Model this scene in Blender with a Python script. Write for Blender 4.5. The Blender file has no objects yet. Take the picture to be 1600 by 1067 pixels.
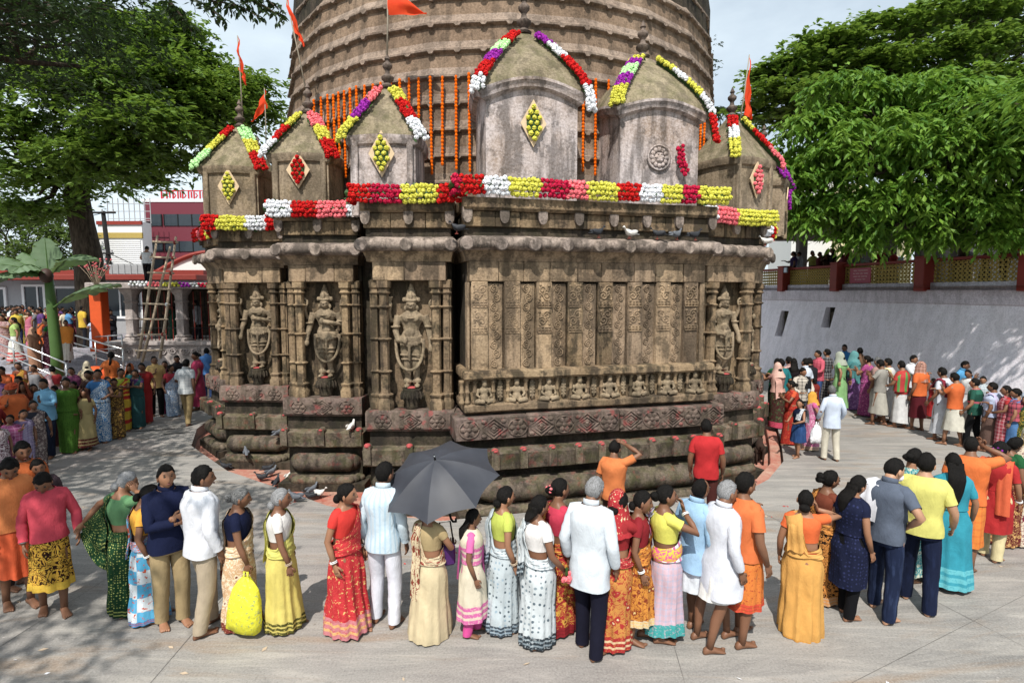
import bpy, math, random
import numpy as np
from mathutils import Vector, Matrix
rad = math.radians
rng = np.random.default_rng(7)
random.seed(7)
SC = bpy.context.scene
COL = SC.collection

# ------------------------------------------------------------------ camera, sky, sun, exposure
CAMZ, PITCH, FPX = 3.85, rad(5.0), 1600 * 20.0 / 36.0
cam = bpy.data.objects.new('camera', bpy.data.cameras.new('camera'))
COL.objects.link(cam)
cam.location = (0, 0, CAMZ)
cam.rotation_euler = (math.pi / 2 - PITCH, 0, 0)
cam.data.lens = 20.0
cam.data.sensor_width = 36.0
cam.data.clip_start, cam.data.clip_end = 0.1, 2000
SC.camera = cam

SHADOW = Vector((0.13, 0.72, -1.0)).normalized()      # direction the sunlight travels
SUN_EL = math.asin(-SHADOW.z)
SUN_AZ = math.atan2(-SHADOW.x, -SHADOW.y)             # clockwise from +Y
world = bpy.data.worlds.new('World')
SC.world = world
world.use_nodes = True
wt = world.node_tree
wt.nodes.clear()
w_out = wt.nodes.new('ShaderNodeOutputWorld')
w_bg = wt.nodes.new('ShaderNodeBackground')
w_sky = wt.nodes.new('ShaderNodeTexSky')
w_sky.sky_type = 'NISHITA'
w_sky.sun_disc = False
w_sky.sun_elevation = SUN_EL
w_sky.sun_rotation = SUN_AZ
w_sky.air_density = 1.2
w_sky.dust_density = 2.5
w_sky.ozone_density = 1.5
w_bg.inputs['Strength'].default_value = 0.098
w_tc = wt.nodes.new('ShaderNodeTexCoord')
w_map = wt.nodes.new('ShaderNodeMapping')
w_map.inputs['Location'].default_value = (0.35, 0.1, 0.2)
w_map.inputs['Scale'].default_value = (1.0, 1.0, 2.2)
w_noise = wt.nodes.new('ShaderNodeTexNoise')
w_noise.inputs['Scale'].default_value = 1.9
w_noise.inputs['Detail'].default_value = 7
w_noise.inputs['Roughness'].default_value = 0.55
w_ramp = wt.nodes.new('ShaderNodeValToRGB')
w_ramp.color_ramp.elements[0].position = 0.36
w_ramp.color_ramp.elements[0].color = (0.55, 0.55, 0.55, 1)
w_ramp.color_ramp.elements[1].position = 0.58
w_ramp.color_ramp.elements[1].color = (0.97, 0.97, 0.97, 1)
w_mix = wt.nodes.new('ShaderNodeMix')
w_mix.data_type = 'RGBA'
wl = wt.links.new
wl(w_tc.outputs['Generated'], w_map.inputs['Vector'])
wl(w_map.outputs['Vector'], w_noise.inputs['Vector'])
wl(w_noise.outputs['Fac'], w_ramp.inputs['Fac'])
wl(w_ramp.outputs['Color'], w_mix.inputs[0])
wl(w_sky.outputs['Color'], w_mix.inputs[6])
w_mix.inputs[7].default_value = (8.4, 9.6, 10.4, 1)     # thin bright cloud veil, in the sky's own units
wl(w_mix.outputs[2], w_bg.inputs['Color'])
wl(w_bg.outputs['Background'], w_out.inputs['Surface'])

sun = bpy.data.objects.new('sun', bpy.data.lights.new('sun', 'SUN'))
COL.objects.link(sun)
sun.data.energy = 5.0
sun.data.angle = rad(0.53)
sun.data.color = (1.0, 0.955, 0.88)
sun.rotation_euler = SHADOW.to_track_quat('-Z', 'Y').to_euler()

SC.view_settings.view_transform = 'Standard'
SC.view_settings.look = 'None'
SC.view_settings.exposure = 0.2
SC.view_settings.gamma = 1.0
SC.view_settings.use_curve_mapping = False
SC.cycles.use_denoising = True
SC.cycles.max_bounces = 6
SC.cycles.transparent_max_bounces = 8

# ------------------------------------------------------------------ helpers
def ray(u, v):
    a, b = (u - 800.0) / FPX, -(v - 533.5) / FPX
    c, s = math.cos(PITCH), math.sin(PITCH)
    return a, c + b * s, -s + b * c

def P(u, v, Y):                      # photo direction at depth Y
    a, b, c = ray(u, v)
    t = Y / b
    return Vector((a * t, Y, CAMZ + c * t))

def G(u, v, z=0.0):                  # photo direction meeting a level surface
    a, b, c = ray(u, v)
    t = (z - CAMZ) / c
    return Vector((a * t, b * t, z))

def lin(h):
    h = h.lstrip('#')
    out = []
    for i in (0, 2, 4):
        x = int(h[i:i + 2], 16) / 255.0
        out.append(x / 12.92 if x <= 0.04045 else ((x + 0.055) / 1.055) ** 2.4)
    return tuple(out)

class MB:
    """collects quads and triangles (with per-corner uvs and material slots) into one mesh"""
    def __init__(s):
        s.V, s.Q, s.T, s.QU, s.TU, s.QM, s.TM, s.n = [], [], [], [], [], [], [], 0
    def add(s, v, q=None, t=None, qu=None, tu=None, m=0):
        v = np.asarray(v, dtype=np.float64).reshape(-1, 3)
        if q is not None and len(q):
            q = np.asarray(q, dtype=np.int64).reshape(-1, 4)
            s.Q.append(q + s.n)
            s.QU.append(np.zeros((len(q), 4, 2)) if qu is None else np.asarray(qu).reshape(-1, 4, 2))
            s.QM.append(np.full(len(q), m))
        if t is not None and len(t):
            t = np.asarray(t, dtype=np.int64).reshape(-1, 3)
            s.T.append(t + s.n)
            s.TU.append(np.zeros((len(t), 3, 2)) if tu is None else np.asarray(tu).reshape(-1, 3, 2))
            s.TM.append(np.full(len(t), m))
        s.V.append(v)
        s.n += len(v)
    def join(s, o, M=None):
        for i, v in enumerate(o.V):
            pass
        if not o.V:
            return
        v = np.concatenate(o.V)
        if M is not None:
            M = np.array(M)
            v = v @ M[:3, :3].T + M[:3, 3]
        for q, u, mm in zip(o.Q, o.QU, o.QM):
            s.Q.append(q + s.n); s.QU.append(u); s.QM.append(mm)
        for q, u, mm in zip(o.T, o.TU, o.TM):
            s.T.append(q + s.n); s.TU.append(u); s.TM.append(mm)
        s.V.append(v)
        s.n += len(v)
    def box(s, c, d, rot=0.0, ch=0.0, jit=0.0, m=0):
        """box centred c with full size d, turned rot about z, edges chamfered by ch"""
        dx, dy, dz = d[0] / 2, d[1] / 2, d[2] / 2
        ch = min(ch, dx * .45, dy * .45, dz * .45)
        if ch <= 0:
            v = np.array([[x * dx, y * dy, z * dz] for x in (-1, 1) for y in (-1, 1) for z in (-1, 1)])
            q = [[0, 1, 3, 2], [4, 6, 7, 5], [0, 4, 5, 1], [2, 3, 7, 6], [0, 2, 6, 4], [1, 5, 7, 3]]
            t = None
        else:
            v, idx = [], {}
            for x in (-1, 1):
                for y in (-1, 1):
                    for z in (-1, 1):
                        for a in range(3):
                            p = [x * dx, y * dy, z * dz]
                            sg = (x, y, z)
                            for b in range(3):
                                if b != a:
                                    p[b] -= sg[b] * ch
                            idx[(x, y, z, a)] = len(v)
                            v.append(p)
            q, t = [], []
            for sg in (-1, 1):
                q.append([idx[(sg, y, z, 0)] for y, z in ((-1, -1), (1, -1), (1, 1), (-1, 1))][::sg])
                q.append([idx[(x, sg, z, 1)] for x, z in ((-1, -1), (-1, 1), (1, 1), (1, -1))][::sg])
                q.append([idx[(x, y, sg, 2)] for x, y in ((-1, -1), (1, -1), (1, 1), (-1, 1))][::sg])
            for a in (-1, 1):
                for b in (-1, 1):
                    k = a * b
                    q.append([idx[(a, b, -1, 0)], idx[(a, b, -1, 1)], idx[(a, b, 1, 1)], idx[(a, b, 1, 0)]][::k])
                    q.append([idx[(a, -1, b, 0)], idx[(a, 1, b, 0)], idx[(a, 1, b, 2)], idx[(a, -1, b, 2)]][::k])
                    q.append([idx[(-1, a, b, 1)], idx[(-1, a, b, 2)], idx[(1, a, b, 2)], idx[(1, a, b, 1)]][::k])
            for x in (-1, 1):
                for y in (-1, 1):
                    for z in (-1, 1):
                        t.append([idx[(x, y, z, 0)], idx[(x, y, z, 1)], idx[(x, y, z, 2)]][::x * y * z])
            v = np.array(v)
        if jit:
            v = v + rng.uniform(-jit, jit, v.shape)
        if rot:
            cs, sn = math.cos(rot), math.sin(rot)
            v = v @ np.array([[cs, -sn, 0], [sn, cs, 0], [0, 0, 1]]).T
        s.add(v + np.asarray(c, dtype=float), q, t, m=m)
    def loft(s, rings, closed=True, cap0=False, cap1=False, uv=None, m=0, flip=False):
        """rings (k,n,3); uv = (U (k,n+1), V (k,n+1)) arrays"""
        rings = np.asarray(rings, dtype=float)
        k, n = rings.shape[:2]
        cols = n if closed else n - 1
        i = np.arange(k - 1)[:, None] * n
        j = np.arange(cols)[None, :]
        j2 = (j + 1) % n
        q = np.stack([i + j, i + j2, i + n + j2, i + n + j], -1).reshape(-1, 4)
        qu = None
        if uv is not None:
            U, W = uv
            A = np.stack([U, W], -1)
            jj = np.arange(cols)
            qu = np.stack([A[:-1, jj], A[:-1, jj + 1], A[1:, jj + 1], A[1:, jj]], 2).reshape(-1, 4, 2)
        if flip:
            q = q[:, ::-1]
            qu = None if qu is None else qu[:, ::-1]
        v = rings.reshape(-1, 3)
        t = []
        if cap0:
            v = np.vstack([v, rings[0].mean(0)])
            c = len(v) - 1
            t += [[(a + 1) % n, a, c] for a in range(n)]
        if cap1:
            v = np.vstack([v, rings[-1].mean(0)])
            c = len(v) - 1
            o = (k - 1) * n
            t += [[o + a, o + (a + 1) % n, c] for a in range(n)]
        if flip:
            t = [x[::-1] for x in t]
        s.add(v, q, t if t else None, qu=qu, m=m)
    def tube(s, pts, r, n=8, cap=True, m=0, flat=1.0, up=(0, 0, 1)):
        pts = np.asarray(pts, dtype=float)
        k = len(pts)
        r = np.broadcast_to(np.asarray(r, dtype=float), (k,))
        d = np.gradient(pts, axis=0)
        d /= np.linalg.norm(d, axis=1)[:, None] + 1e-12
        ref = np.array(up, dtype=float)
        if abs(d[0] @ ref) > 0.9:
            ref = np.array((1.0, 0, 0))
        rings = []
        a = np.arange(n) * 2 * math.pi / n
        for i in range(k):
            x = np.cross(ref, d[i]); x /= np.linalg.norm(x) + 1e-12
            y = np.cross(d[i], x)
            ref = y if abs(np.dot(y, ref)) > 0.05 else ref
            rings.append(pts[i] + r[i] * (np.cos(a)[:, None] * x + flat * np.sin(a)[:, None] * y))
        s.loft(rings, True, cap, cap, m=m)
    def lathe(s, prof, n=12, c=(0, 0, 0), m=0, sq=None):
        """prof: (r, z) from bottom to top; sq: superellipse power for squarer plans"""
        a = np.arange(n) * 2 * math.pi / n + (math.pi / n if sq else 0)
        cx, cy = np.cos(a), np.sin(a)
        if sq:
            f = (np.abs(cx) ** sq + np.abs(cy) ** sq) ** (-1 / sq)
            cx, cy = cx * f, cy * f
        rings = [np.stack([c[0] + r * cx, c[1] + r * cy, np.full(n, c[2] + z)], -1) for r, z in prof]
        s.loft(rings, True, True, True, m=m)
    def ball(s, c, r, nu=8, nv=6, m=0):
        r = np.broadcast_to(np.asarray(r, dtype=float), (3,))
        th = np.linspace(0.001, math.pi - 0.001, nv + 1)
        a = np.arange(nu) * 2 * math.pi / nu
        rings = [np.stack([c[0] + r[0] * math.sin(t) * np.cos(a), c[1] + r[1] * math.sin(t) * np.sin(a),
                           np.full(nu, c[2] - r[2] * math.cos(t))], -1) for t in th]
        s.loft(rings, True, m=m)
    def verts(s):
        return np.concatenate(s.V) if s.V else np.zeros((0, 3))
    def mesh(s, name, mats, smooth=False):
        me = bpy.data.meshes.new(name)
        if not isinstance(mats, (list, tuple)):
            mats = [mats]
        for x in mats:
            me.materials.append(x)
        if not s.V:
            return me
        V = np.concatenate(s.V)
        Q = np.concatenate(s.Q) if s.Q else np.zeros((0, 4), int)
        T = np.concatenate(s.T) if s.T else np.zeros((0, 3), int)
        loops = np.concatenate([Q.ravel(), T.ravel()]).astype(np.int32)
        nf = len(Q) + len(T)
        me.vertices.add(len(V))
        me.vertices.foreach_set('co', V.astype(np.float32).ravel())
        me.loops.add(len(loops))
        me.loops.foreach_set('vertex_index', loops)
        st = np.concatenate([np.arange(len(Q)) * 4, len(Q) * 4 + np.arange(len(T)) * 3]).astype(np.int32)
        me.polygons.add(nf)
        me.polygons.foreach_set('loop_start', st)
        mi = np.concatenate((s.QM if s.QM else []) + (s.TM if s.TM else [])).astype(np.int32)
        me.polygons.foreach_set('material_index', mi)
        me.polygons.foreach_set('use_smooth', np.full(nf, smooth))
        uv = np.concatenate([np.concatenate(s.QU).reshape(-1, 2) if s.Q else np.zeros((0, 2)),
                             np.concatenate(s.TU).reshape(-1, 2) if s.T else np.zeros((0, 2))])
        if np.any(uv):
            me.uv_layers.new(name='UVMap').data.foreach_set('uv', uv.astype(np.float32).ravel())
        me.update(calc_edges=True)
        return me
    def build(s, name, mats, parent=None, smooth=False, loc=None, rot=None):
        return put(name, s.mesh(name, mats, smooth), parent, loc, rot)

def put(name, me, parent=None, loc=None, rot=None, scale=None):
    o = bpy.data.objects.new(name, me)
    COL.objects.link(o)
    if parent is not None:
        o.parent = parent
    if loc is not None:
        o.location = loc
    if rot is not None:
        o.rotation_euler = rot if hasattr(rot, '__len__') else (0, 0, rot)
    if scale is not None:
        o.scale = (scale,) * 3 if not hasattr(scale, '__len__') else scale
    return o

def tag(o, label=None, cat=None, group=None, kind=None):
    if label: o['label'] = label
    if cat: o['category'] = cat
    if group: o['group'] = group
    if kind: o['kind'] = kind
    return o

def thing(name, label, cat, loc=(0, 0, 0), rot=0.0, group=None):
    o = put(name, None, None, loc, rot)
    o.empty_display_size = 0.1
    return tag(o, label, cat, group)

# ------------------------------------------------------------------ materials
class NT:
    def __init__(s, name, rough=0.8, spec=0.3):
        s.m = bpy.data.materials.new(name)
        s.m.use_nodes = True
        s.t = s.m.node_tree
        s.b = s.t.nodes['Principled BSDF']
        s.b.inputs['Roughness'].default_value = rough
        s.b.inputs['Specular IOR Level'].default_value = spec
        s.out = s.t.nodes['Material Output']
    def n(s, typ, ins=None, **props):
        nd = s.t.nodes.new(typ)
        for k, v in props.items():
            setattr(nd, k, v)
        for k, v in (ins or {}).items():
            s.set(nd.inputs[k], v)
        return nd
    def set(s, sock, v):
        if isinstance(v, bpy.types.NodeSocket):
            s.t.links.new(v, sock)
        else:
            if hasattr(v, '__len__') and not isinstance(v, str) and sock.type == 'RGBA' and len(v) == 3:
                v = tuple(v) + (1.0,)
            sock.default_value = v
    def math(s, op, a, b=0.0, c=0.0, clamp=False):
        nd = s.n('ShaderNodeMath', {0: a, 1: b, 2: c}, operation=op, use_clamp=clamp)
        return nd.outputs[0]
    def mix(s, f, a, b, blend='MIX'):
        nd = s.n('ShaderNodeMix', data_type='RGBA', blend_type=blend)
        s.set(nd.inputs[0], f); s.set(nd.inputs[6], a); s.set(nd.inputs[7], b)
        return nd.outputs[2]
    def ramp(s, f, lo, hi):
        nd = s.n('ShaderNodeMapRange', {0: f, 1: lo, 2: hi}, clamp=True)
        return nd.outputs[0]
    def noise(s, vec, scale, detail=3, rough=0.55, dist=0.0):
        ins = {'Scale': scale, 'Detail': detail, 'Roughness': rough, 'Distortion': dist}
        if vec is not None:
            ins['Vector'] = vec
        return s.n('ShaderNodeTexNoise', ins).outputs['Fac']
    def mapping(s, vec, scale=(1, 1, 1), loc=(0, 0, 0), rot=(0, 0, 0)):
        return s.n('ShaderNodeMapping', {'Vector': vec, 'Scale': scale, 'Location': loc, 'Rotation': rot}).outputs[0]
    def pos(s):
        return s.n('ShaderNodeNewGeometry').outputs['Position']
    def color(s, c):
        s.set(s.b.inputs['Base Color'], c)
    def bump(s, h, strength=0.4, dist=0.02):
        nd = s.n('ShaderNodeBump', {'Height': h, 'Strength': strength, 'Distance': dist})
        s.t.links.new(nd.outputs[0], s.b.inputs['Normal'])

def plain(name, c, rough=0.7, spec=0.3, metal=0.0, var=0.25, scale=8.0, bump=0.0):
    k = NT(name, rough, spec)
    n = k.noise(k.pos(), scale, 4)
    dark = tuple(x * (1 - var) for x in c)
    lite = tuple(min(1, x * (1 + var * .5)) for x in c)
    k.color(k.mix(n, dark, lite))
    k.b.inputs['Metallic'].default_value = metal
    if bump:
        k.bump(k.noise(k.pos(), scale * 4, 4), bump, 0.01)
    return k.m

def stone(name, c1, c2, stain=0.5, moss=0.0, tint=0.25, pits=0.5, red=0.0):
    """weathered carved sandstone: two body colours, black streaked stains, optional algae and vermilion"""
    k = NT(name, 0.92, 0.15)
    q_ = 1.0 if c1[0] > .3 else .89
    c1, c2 = (c1[0] * q_, c1[1] * .975 * q_, c1[2] * 1.1 * q_), (c2[0] * q_, c2[1] * .975 * q_, c2[2] * 1.1 * q_)
    p = k.pos()
    big = k.noise(p, 0.9, 5, 0.6)
    fine = k.noise(p, 22, 5, 0.65)
    grain = k.noise(p, 110, 2, 0.6)
    rnd = k.n('ShaderNodeObjectInfo').outputs['Random']
    body = k.mix(k.ramp(big, 0.32, 0.68), c1, c2)
    body = k.mix(k.math('MULTIPLY', k.ramp(fine, 0.45, 0.75), 0.45), body, tuple(min(1, x * 1.55) for x in c2))
    body = k.mix(k.math('MULTIPLY', k.ramp(fine, 0.5, 0.25), 0.45), body, tuple(x * .35 for x in c1))
    body = k.mix(1.0, body, k.n('ShaderNodeCombineColor', {0: k.math('MULTIPLY_ADD', rnd, tint, 1 - tint * .6),
                 1: k.math('MULTIPLY_ADD', rnd, tint, 1 - tint * .6), 2: k.math('MULTIPLY_ADD', rnd, tint * .8, 1 - tint * .55)}).outputs[0], 'MULTIPLY')
    st = k.noise(k.mapping(p, (2.6, 2.6, 0.45)), 1.5, 6, 0.62)
    blot = k.noise(p, 3.1, 5, 0.7)
    sf = k.math('MULTIPLY', k.math('ADD', k.ramp(st, 0.46, 0.60), k.ramp(blot, 0.51, 0.64), clamp=True), stain, clamp=True)
    body = k.mix(sf, body, (0.022, 0.019, 0.016))
    if moss:
        mf = k.math('MULTIPLY', k.ramp(k.noise(p, 4.2, 5, 0.65), 0.42, 0.62), moss)
        body = k.mix(mf, body, (0.075, 0.085, 0.022))
    if red:
        rf = k.math('MULTIPLY', k.ramp(k.noise(p, 5.0, 5, 0.7), 0.55, 0.66), red)
        body = k.mix(rf, body, (0.33, 0.06, 0.06))
    k.color(body)
    vor = k.n('ShaderNodeTexVoronoi', {'Vector': p, 'Scale': 46.0}).outputs['Distance']
    h = k.math('ADD', k.math('MULTIPLY', fine, 0.9), k.math('ADD', k.math('MULTIPLY', grain, 0.45), k.math('MULTIPLY', vor, 0.35 * pits)))
    k.bump(h, 0.75, 0.022)
    return k.m

M = {}
M['stone'] = stone('carved_sandstone', (0.215, 0.150, 0.082), (0.33, 0.245, 0.14), 0.8, 0.08, 0.4)
M['stone_pale'] = stone('pale_sandstone', (0.27, 0.195, 0.11), (0.42, 0.315, 0.19), 0.62, 0, 0.42)
M['stone_eave'] = stone('eave_stone', (0.27, 0.22, 0.165), (0.43, 0.36, 0.275), 0.68)
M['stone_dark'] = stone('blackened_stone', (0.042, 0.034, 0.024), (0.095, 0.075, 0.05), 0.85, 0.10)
M['stone_base'] = stone('algae_stained_stone', (0.115, 0.092, 0.062), (0.21, 0.172, 0.12), 0.72, 0.32, 0.35, red=0.22)
M['stone_red'] = stone('vermilion_rubbed_stone', (0.13, 0.098, 0.072), (0.225, 0.17, 0.13), 0.6, 0.1, red=0.55)
M['stone_statue'] = stone('statue_stone', (0.235, 0.18, 0.105), (0.37, 0.295, 0.18), 0.42, 0.1, 0.1)
M['stone_tower'] = stone('tower_stone', (0.20, 0.14, 0.085), (0.30, 0.22, 0.14), 0.45, 0.0, 0.2)
M['tower_ledge'] = stone('tower_ledge_stone', (0.25, 0.19, 0.13), (0.37, 0.295, 0.21), 0.45, 0.0, 0.12)
M['plaster'] = stone('flaking_lime_plaster', (0.33, 0.255, 0.18), (0.52, 0.48, 0.43), 0.6, 0.0, 0.08, pits=.2)
M['turret_roof'] = stone('lichen_roof_plaster', (0.21, 0.175, 0.10), (0.34, 0.29, 0.18), 0.42, 0.35, 0.1)
M['turret_body'] = stone('turret_stone', (0.27, 0.21, 0.12), (0.42, 0.34, 0.22), 0.5, 0.05, 0.1)
M['finial'] = stone('finial_stone', (0.12, 0.095, 0.07), (0.22, 0.175, 0.13), 0.6, 0.0, 0.1)
M['vermilion'] = plain('vermilion_paste', (0.42, 0.075, 0.075), 0.8, var=0.4, scale=20)
# ------------------------------------------------------------------ ground
k = NT('worn_stone_paving', 0.85, 0.25)
p = k.pos()
blot = k.noise(p, 0.45, 6, 0.62)
base = k.mix(k.ramp(blot, 0.3, 0.7), (0.195, 0.184, 0.171), (0.29, 0.275, 0.257))
vein = k.noise(k.mapping(p, (0.35, 2.6, 1), rot=(0, 0, rad(38))), 1.6, 7, 0.7, 1.2)
base = k.mix(k.math('MULTIPLY', k.ramp(vein, 0.5, 0.66), 0.5), base, (0.42, 0.39, 0.35))
base = k.mix(k.math('MULTIPLY', k.ramp(vein, 0.47, 0.34), 0.4), base, (0.095, 0.093, 0.093))
rust = k.noise(k.mapping(p, (0.4, 1.9, 1), rot=(0, 0, rad(52))), 0.9, 6, 0.65, 0.8)
base = k.mix(k.math('MULTIPLY', k.ramp(rust, 0.54, 0.68), 0.6), base, (0.24, 0.165, 0.105))
pink = k.noise(k.mapping(p, loc=(3.3, 1.7, 0)), 0.16, 3)
base = k.mix(k.math('MULTIPLY', k.ramp(pink, 0.52, 0.7), 0.3), base, (0.29, 0.18, 0.17))
grit = k.noise(p, 42, 4, 0.75)
base = k.mix(k.math('MULTIPLY', k.ramp(grit, 0.5, 0.72), 0.5), base, (0.40, 0.385, 0.365))
base = k.mix(k.math('MULTIPLY', k.ramp(grit, 0.46, 0.28), 0.55), base, (0.06, 0.06, 0.06))
sp = k.n('ShaderNodeTexVoronoi', {'Vector': p, 'Scale': 3.4}).outputs['Distance']
base = k.mix(k.math('MULTIPLY', k.ramp(sp, 0.06, 0.03), 0.6), base, (0.38, 0.35, 0.33))
k.color(base)
k.bump(k.math('ADD', k.math('MULTIPLY', grit, 0.7), k.math('MULTIPLY', vein, 0.6)), 0.5, 0.012)
M['paving'] = k.m
M['far_ground'] = plain('dusty_ground', (0.24, 0.21, 0.16), 0.95, scale=0.3)
k = NT('red_washed_plinth', 0.9, 0.2)
p = k.pos()
base = k.mix(k.ramp(k.noise(p, 1.7, 6, 0.65), 0.35, 0.65), (0.36, 0.105, 0.075), (0.42, 0.25, 0.19))
base = k.mix(k.math('MULTIPLY', k.ramp(k.noise(p, 9, 5, 0.7), 0.5, 0.7), 0.6), base, (0.46, 0.36, 0.29))
base = k.mix(k.math('MULTIPLY', k.ramp(k.noise(p, 3.3, 5, 0.7), 0.55, 0.7), 0.5), base, (0.13, 0.08, 0.055))
k.color(base)
k.bump(k.noise(p, 35, 4, 0.7), 0.6, 0.015)
M['plinth'] = k.m

mb = MB()
mb.add([(-400, -60, -.4), (400, -60, -.4), (400, 900, -.4), (-400, 900, -.4)], [[0, 1, 2, 3]])
tag(mb.build('ground', M['far_ground']), kind='structure')
# ------------------------------------------------------------------ carved temple
TC = Vector((-0.3, 19.0, 0.0))
temple = thing('temple', 'round stone temple with carved niches, turrets and a tall ribbed dome tower', 'temple', TC)

def rel(v):
    return Vector(v) - TC

def sweepU(mb, w, depth, prof, nf=8, jit=0.004, m=0, lat=.4):
    """moulding: profile (off, z) carried round the left side, front and right side of a bay"""
    prof = list(prof)
    path = [(-1, depth, 0), (-1, None, 0)] + [(-1 + 2 * i / nf, None, 1) for i in range(1, nf)] + [(1, None, 0), (1, depth, 0)]
    rings = []
    for t, y, fr in path:
        dz = rng.uniform(-jit, jit); dy = rng.uniform(-jit, jit)
        rings.append([(t * (w / 2 + o * (lat if o > 0 else 1)), (-o if y is None else y) + (dy if y is None else 0), z + dz) for o, z in prof])
    mb.loft(np.array(rings), True, True, True, m=m)

def sub(bay, name, mb, mat, loc=None, rot=None, smooth='auto', mesh=None):
    me = mesh if mesh is not None else mb.mesh(name, mat, True)
    if mesh is None and smooth == 'auto':
        me.set_sharp_from_angle(angle=rad(38))
    return put(name, me, bay, loc, rot)

def remeshed(mb, voxel, mat, name):
    o = mb.build('tmp', mat, None, True)
    md = o.modifiers.new('r', 'REMESH')
    md.mode = 'VOXEL'
    md.voxel_size = voxel
    md.use_smooth_shade = True
    dg = bpy.context.evaluated_depsgraph_get()
    me = bpy.data.meshes.new_from_object(o.evaluated_get(dg))
    me.name = name
    me.materials.clear()
    me.materials.append(mat)
    old = o.data
    bpy.data.objects.remove(o)
    bpy.data.meshes.remove(old)
    return me

def ringtube(mb, c, rx, ry, r, n=16, tilt=0.0, arc=(0, 2 * math.pi), m=0, seg=6):
    a = np.linspace(arc[0], arc[1], n + 1)
    pts = np.stack([c[0] + rx * np.cos(a), c[1] + ry * np.sin(a), c[2] + tilt * np.sin(a)], -1)
    mb.tube(pts, r, seg, m=m)

def statue_mesh(kind):
    mb = MB()
    sh = 0.05 if kind else -0.03
    for s in (-1, 1):
        mb.tube([(s * .085, 0, .03), (s * .085, 0, .2), (s * .08, -.03, .45), (s * .1 + sh * .5, 0, .70), (s * .09 + sh, 0, .92)],
                [.055, .062, .08, .105, .12], 10)
        mb.ball((s * .1, -.09, .03), (.055, .12, .04))
        for z in (.10, .13):
            ringtube(mb, (s * .085, 0, z), .072, .072, .016)
        # lower arm
        sx = s * .25
        if kind == 1 and s > 0:
            arm = [(sx, 0, 1.36), (s * .33, -.02, 1.12), (s * .12, -.17, 1.17), (-.02, -.19, 1.2)]
        elif kind == 0 and s < 0:
            arm = [(sx, 0, 1.36), (s * .30, -.02, 1.08), (s * .24, -.12, .90), (s * .1, -.17, .90)]
        else:
            arm = [(sx, 0, 1.36), (s * .33, 0, 1.08), (s * .37, -.08, .88), (s * .37, -.11, .74)]
        mb.tube(arm, [.075, .062, .052, .045], 9)
        mb.ball(arm[-1], (.055, .05, .075))
        ringtube(mb, (arm[1][0], arm[1][1], arm[1][2] + .07), .08, .08, .016)
        # raised hand with an emblem
        mb.tube([(s * .24, .03, 1.33), (s * .39, .04, 1.26), (s * .42, -.02, 1.42), (s * .40, -.05, 1.52)], [.06, .05, .045, .04], 8)
        if kind == 0 and s < 0:
            mb.lathe([(.02, 0), (.05, .03), (.05, .09), (.035, .12), (.06, .19), (.075, .22)], 10, (s * .40, -.05, 1.5))
        elif s > 0 or kind == 1:
            a = np.linspace(0, 2 * math.pi, 15)
            mb.tube(np.stack([s * .42 + .075 * np.cos(a), np.full(15, -.06), 1.58 + .085 * np.sin(a)], -1), .024, 6)
            mb.ball((s * .42, -.06, 1.58), (.035, .035, .035))
        # ear ornaments
        mb.ball((s * .115, -.02, 1.50), (.028, .035, .055))
        mb.ball((s * .13, .0, 1.66), (.045, .03, .05))
    prof = [(.13, .88), (.20, .93), (.185, 1.0), (.145, 1.08), (.165, 1.17), (.215, 1.28), (.225, 1.36), (.15, 1.42), (.07, 1.45), (.065, 1.5)]
    a = np.arange(18) * 2 * math.pi / 18
    rings = [np.stack([(sh if z < 1.0 else sh * (1.3 - z)) + r * np.cos(a), r * .62 * np.sin(a), np.full(18, z)], -1) for r, z in prof]
    mb.loft(rings, True, True, True)
    mb.ball((sh, -.1, 1.03), (.1, .05, .09))
    mb.ball((0, -.02, 1.57), (.1, .105, .125), 14, 10)
    mb.ball((0, -.125, 1.56), (.018, .03, .03))
    mb.ball((0, -.115, 1.505), (.035, .025, .012))
    for s in (-1, 1):
        mb.ball((s * .042, -.112, 1.585), (.028, .016, .014))
        mb.ball((s * .08, -.115, 1.30), (.075, .04, .06))
    ringtube(mb, (0, -.02, 1.645), .102, .102, .016)
    mb.lathe([(.10, 0), (.108, .04), (.098, .07), (.10, .1), (.08, .15), (.085, .17), (.055, .22), (.058, .24), (.03, .28), (.035, .30), (.008, .33)], 12, (0, 0, 1.64))
    mb.ball((0, -.11, 1.73), (.04, .03, .07))
    for rr, z in ((.085, 1.43), (.125, 1.40), (.16, 1.365)):
        ringtube(mb, (0, -.03, z), rr, rr * .85, .014, 18, tilt=.05)
    for z, rr in ((.97, .21), (.935, .215), (.90, .215), (.865, .22)):
        ringtube(mb, (sh, 0, z), rr, rr * .68, .019, 20, tilt=.03)
    for i in range(-3, 4):
        mb.ball((sh + i * .05, -.15, .81 + abs(i) * .008), (.022, .02, .04))
    a = np.linspace(0, math.pi, 15)
    mb.tube(np.stack([sh + .26 * np.cos(a), -.06 - .1 * np.sin(a), .92 - .58 * np.sin(a) ** .7], -1), .032, 7)
    mb.tube([(sh, -.15, .85), (sh, -.16, .62), (sh, -.13, .5)], [.035, .025, .02], 6)
    for s in (-1, 1):
        ringtube(mb, (s * .1, -.02, .62), .12, .115, .012)
        ringtube(mb, (s * .09, -.03, .54), .108, .1, .012)
    return remeshed(mb, .0125, M['stone_statue'], 'deity_statue')

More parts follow.
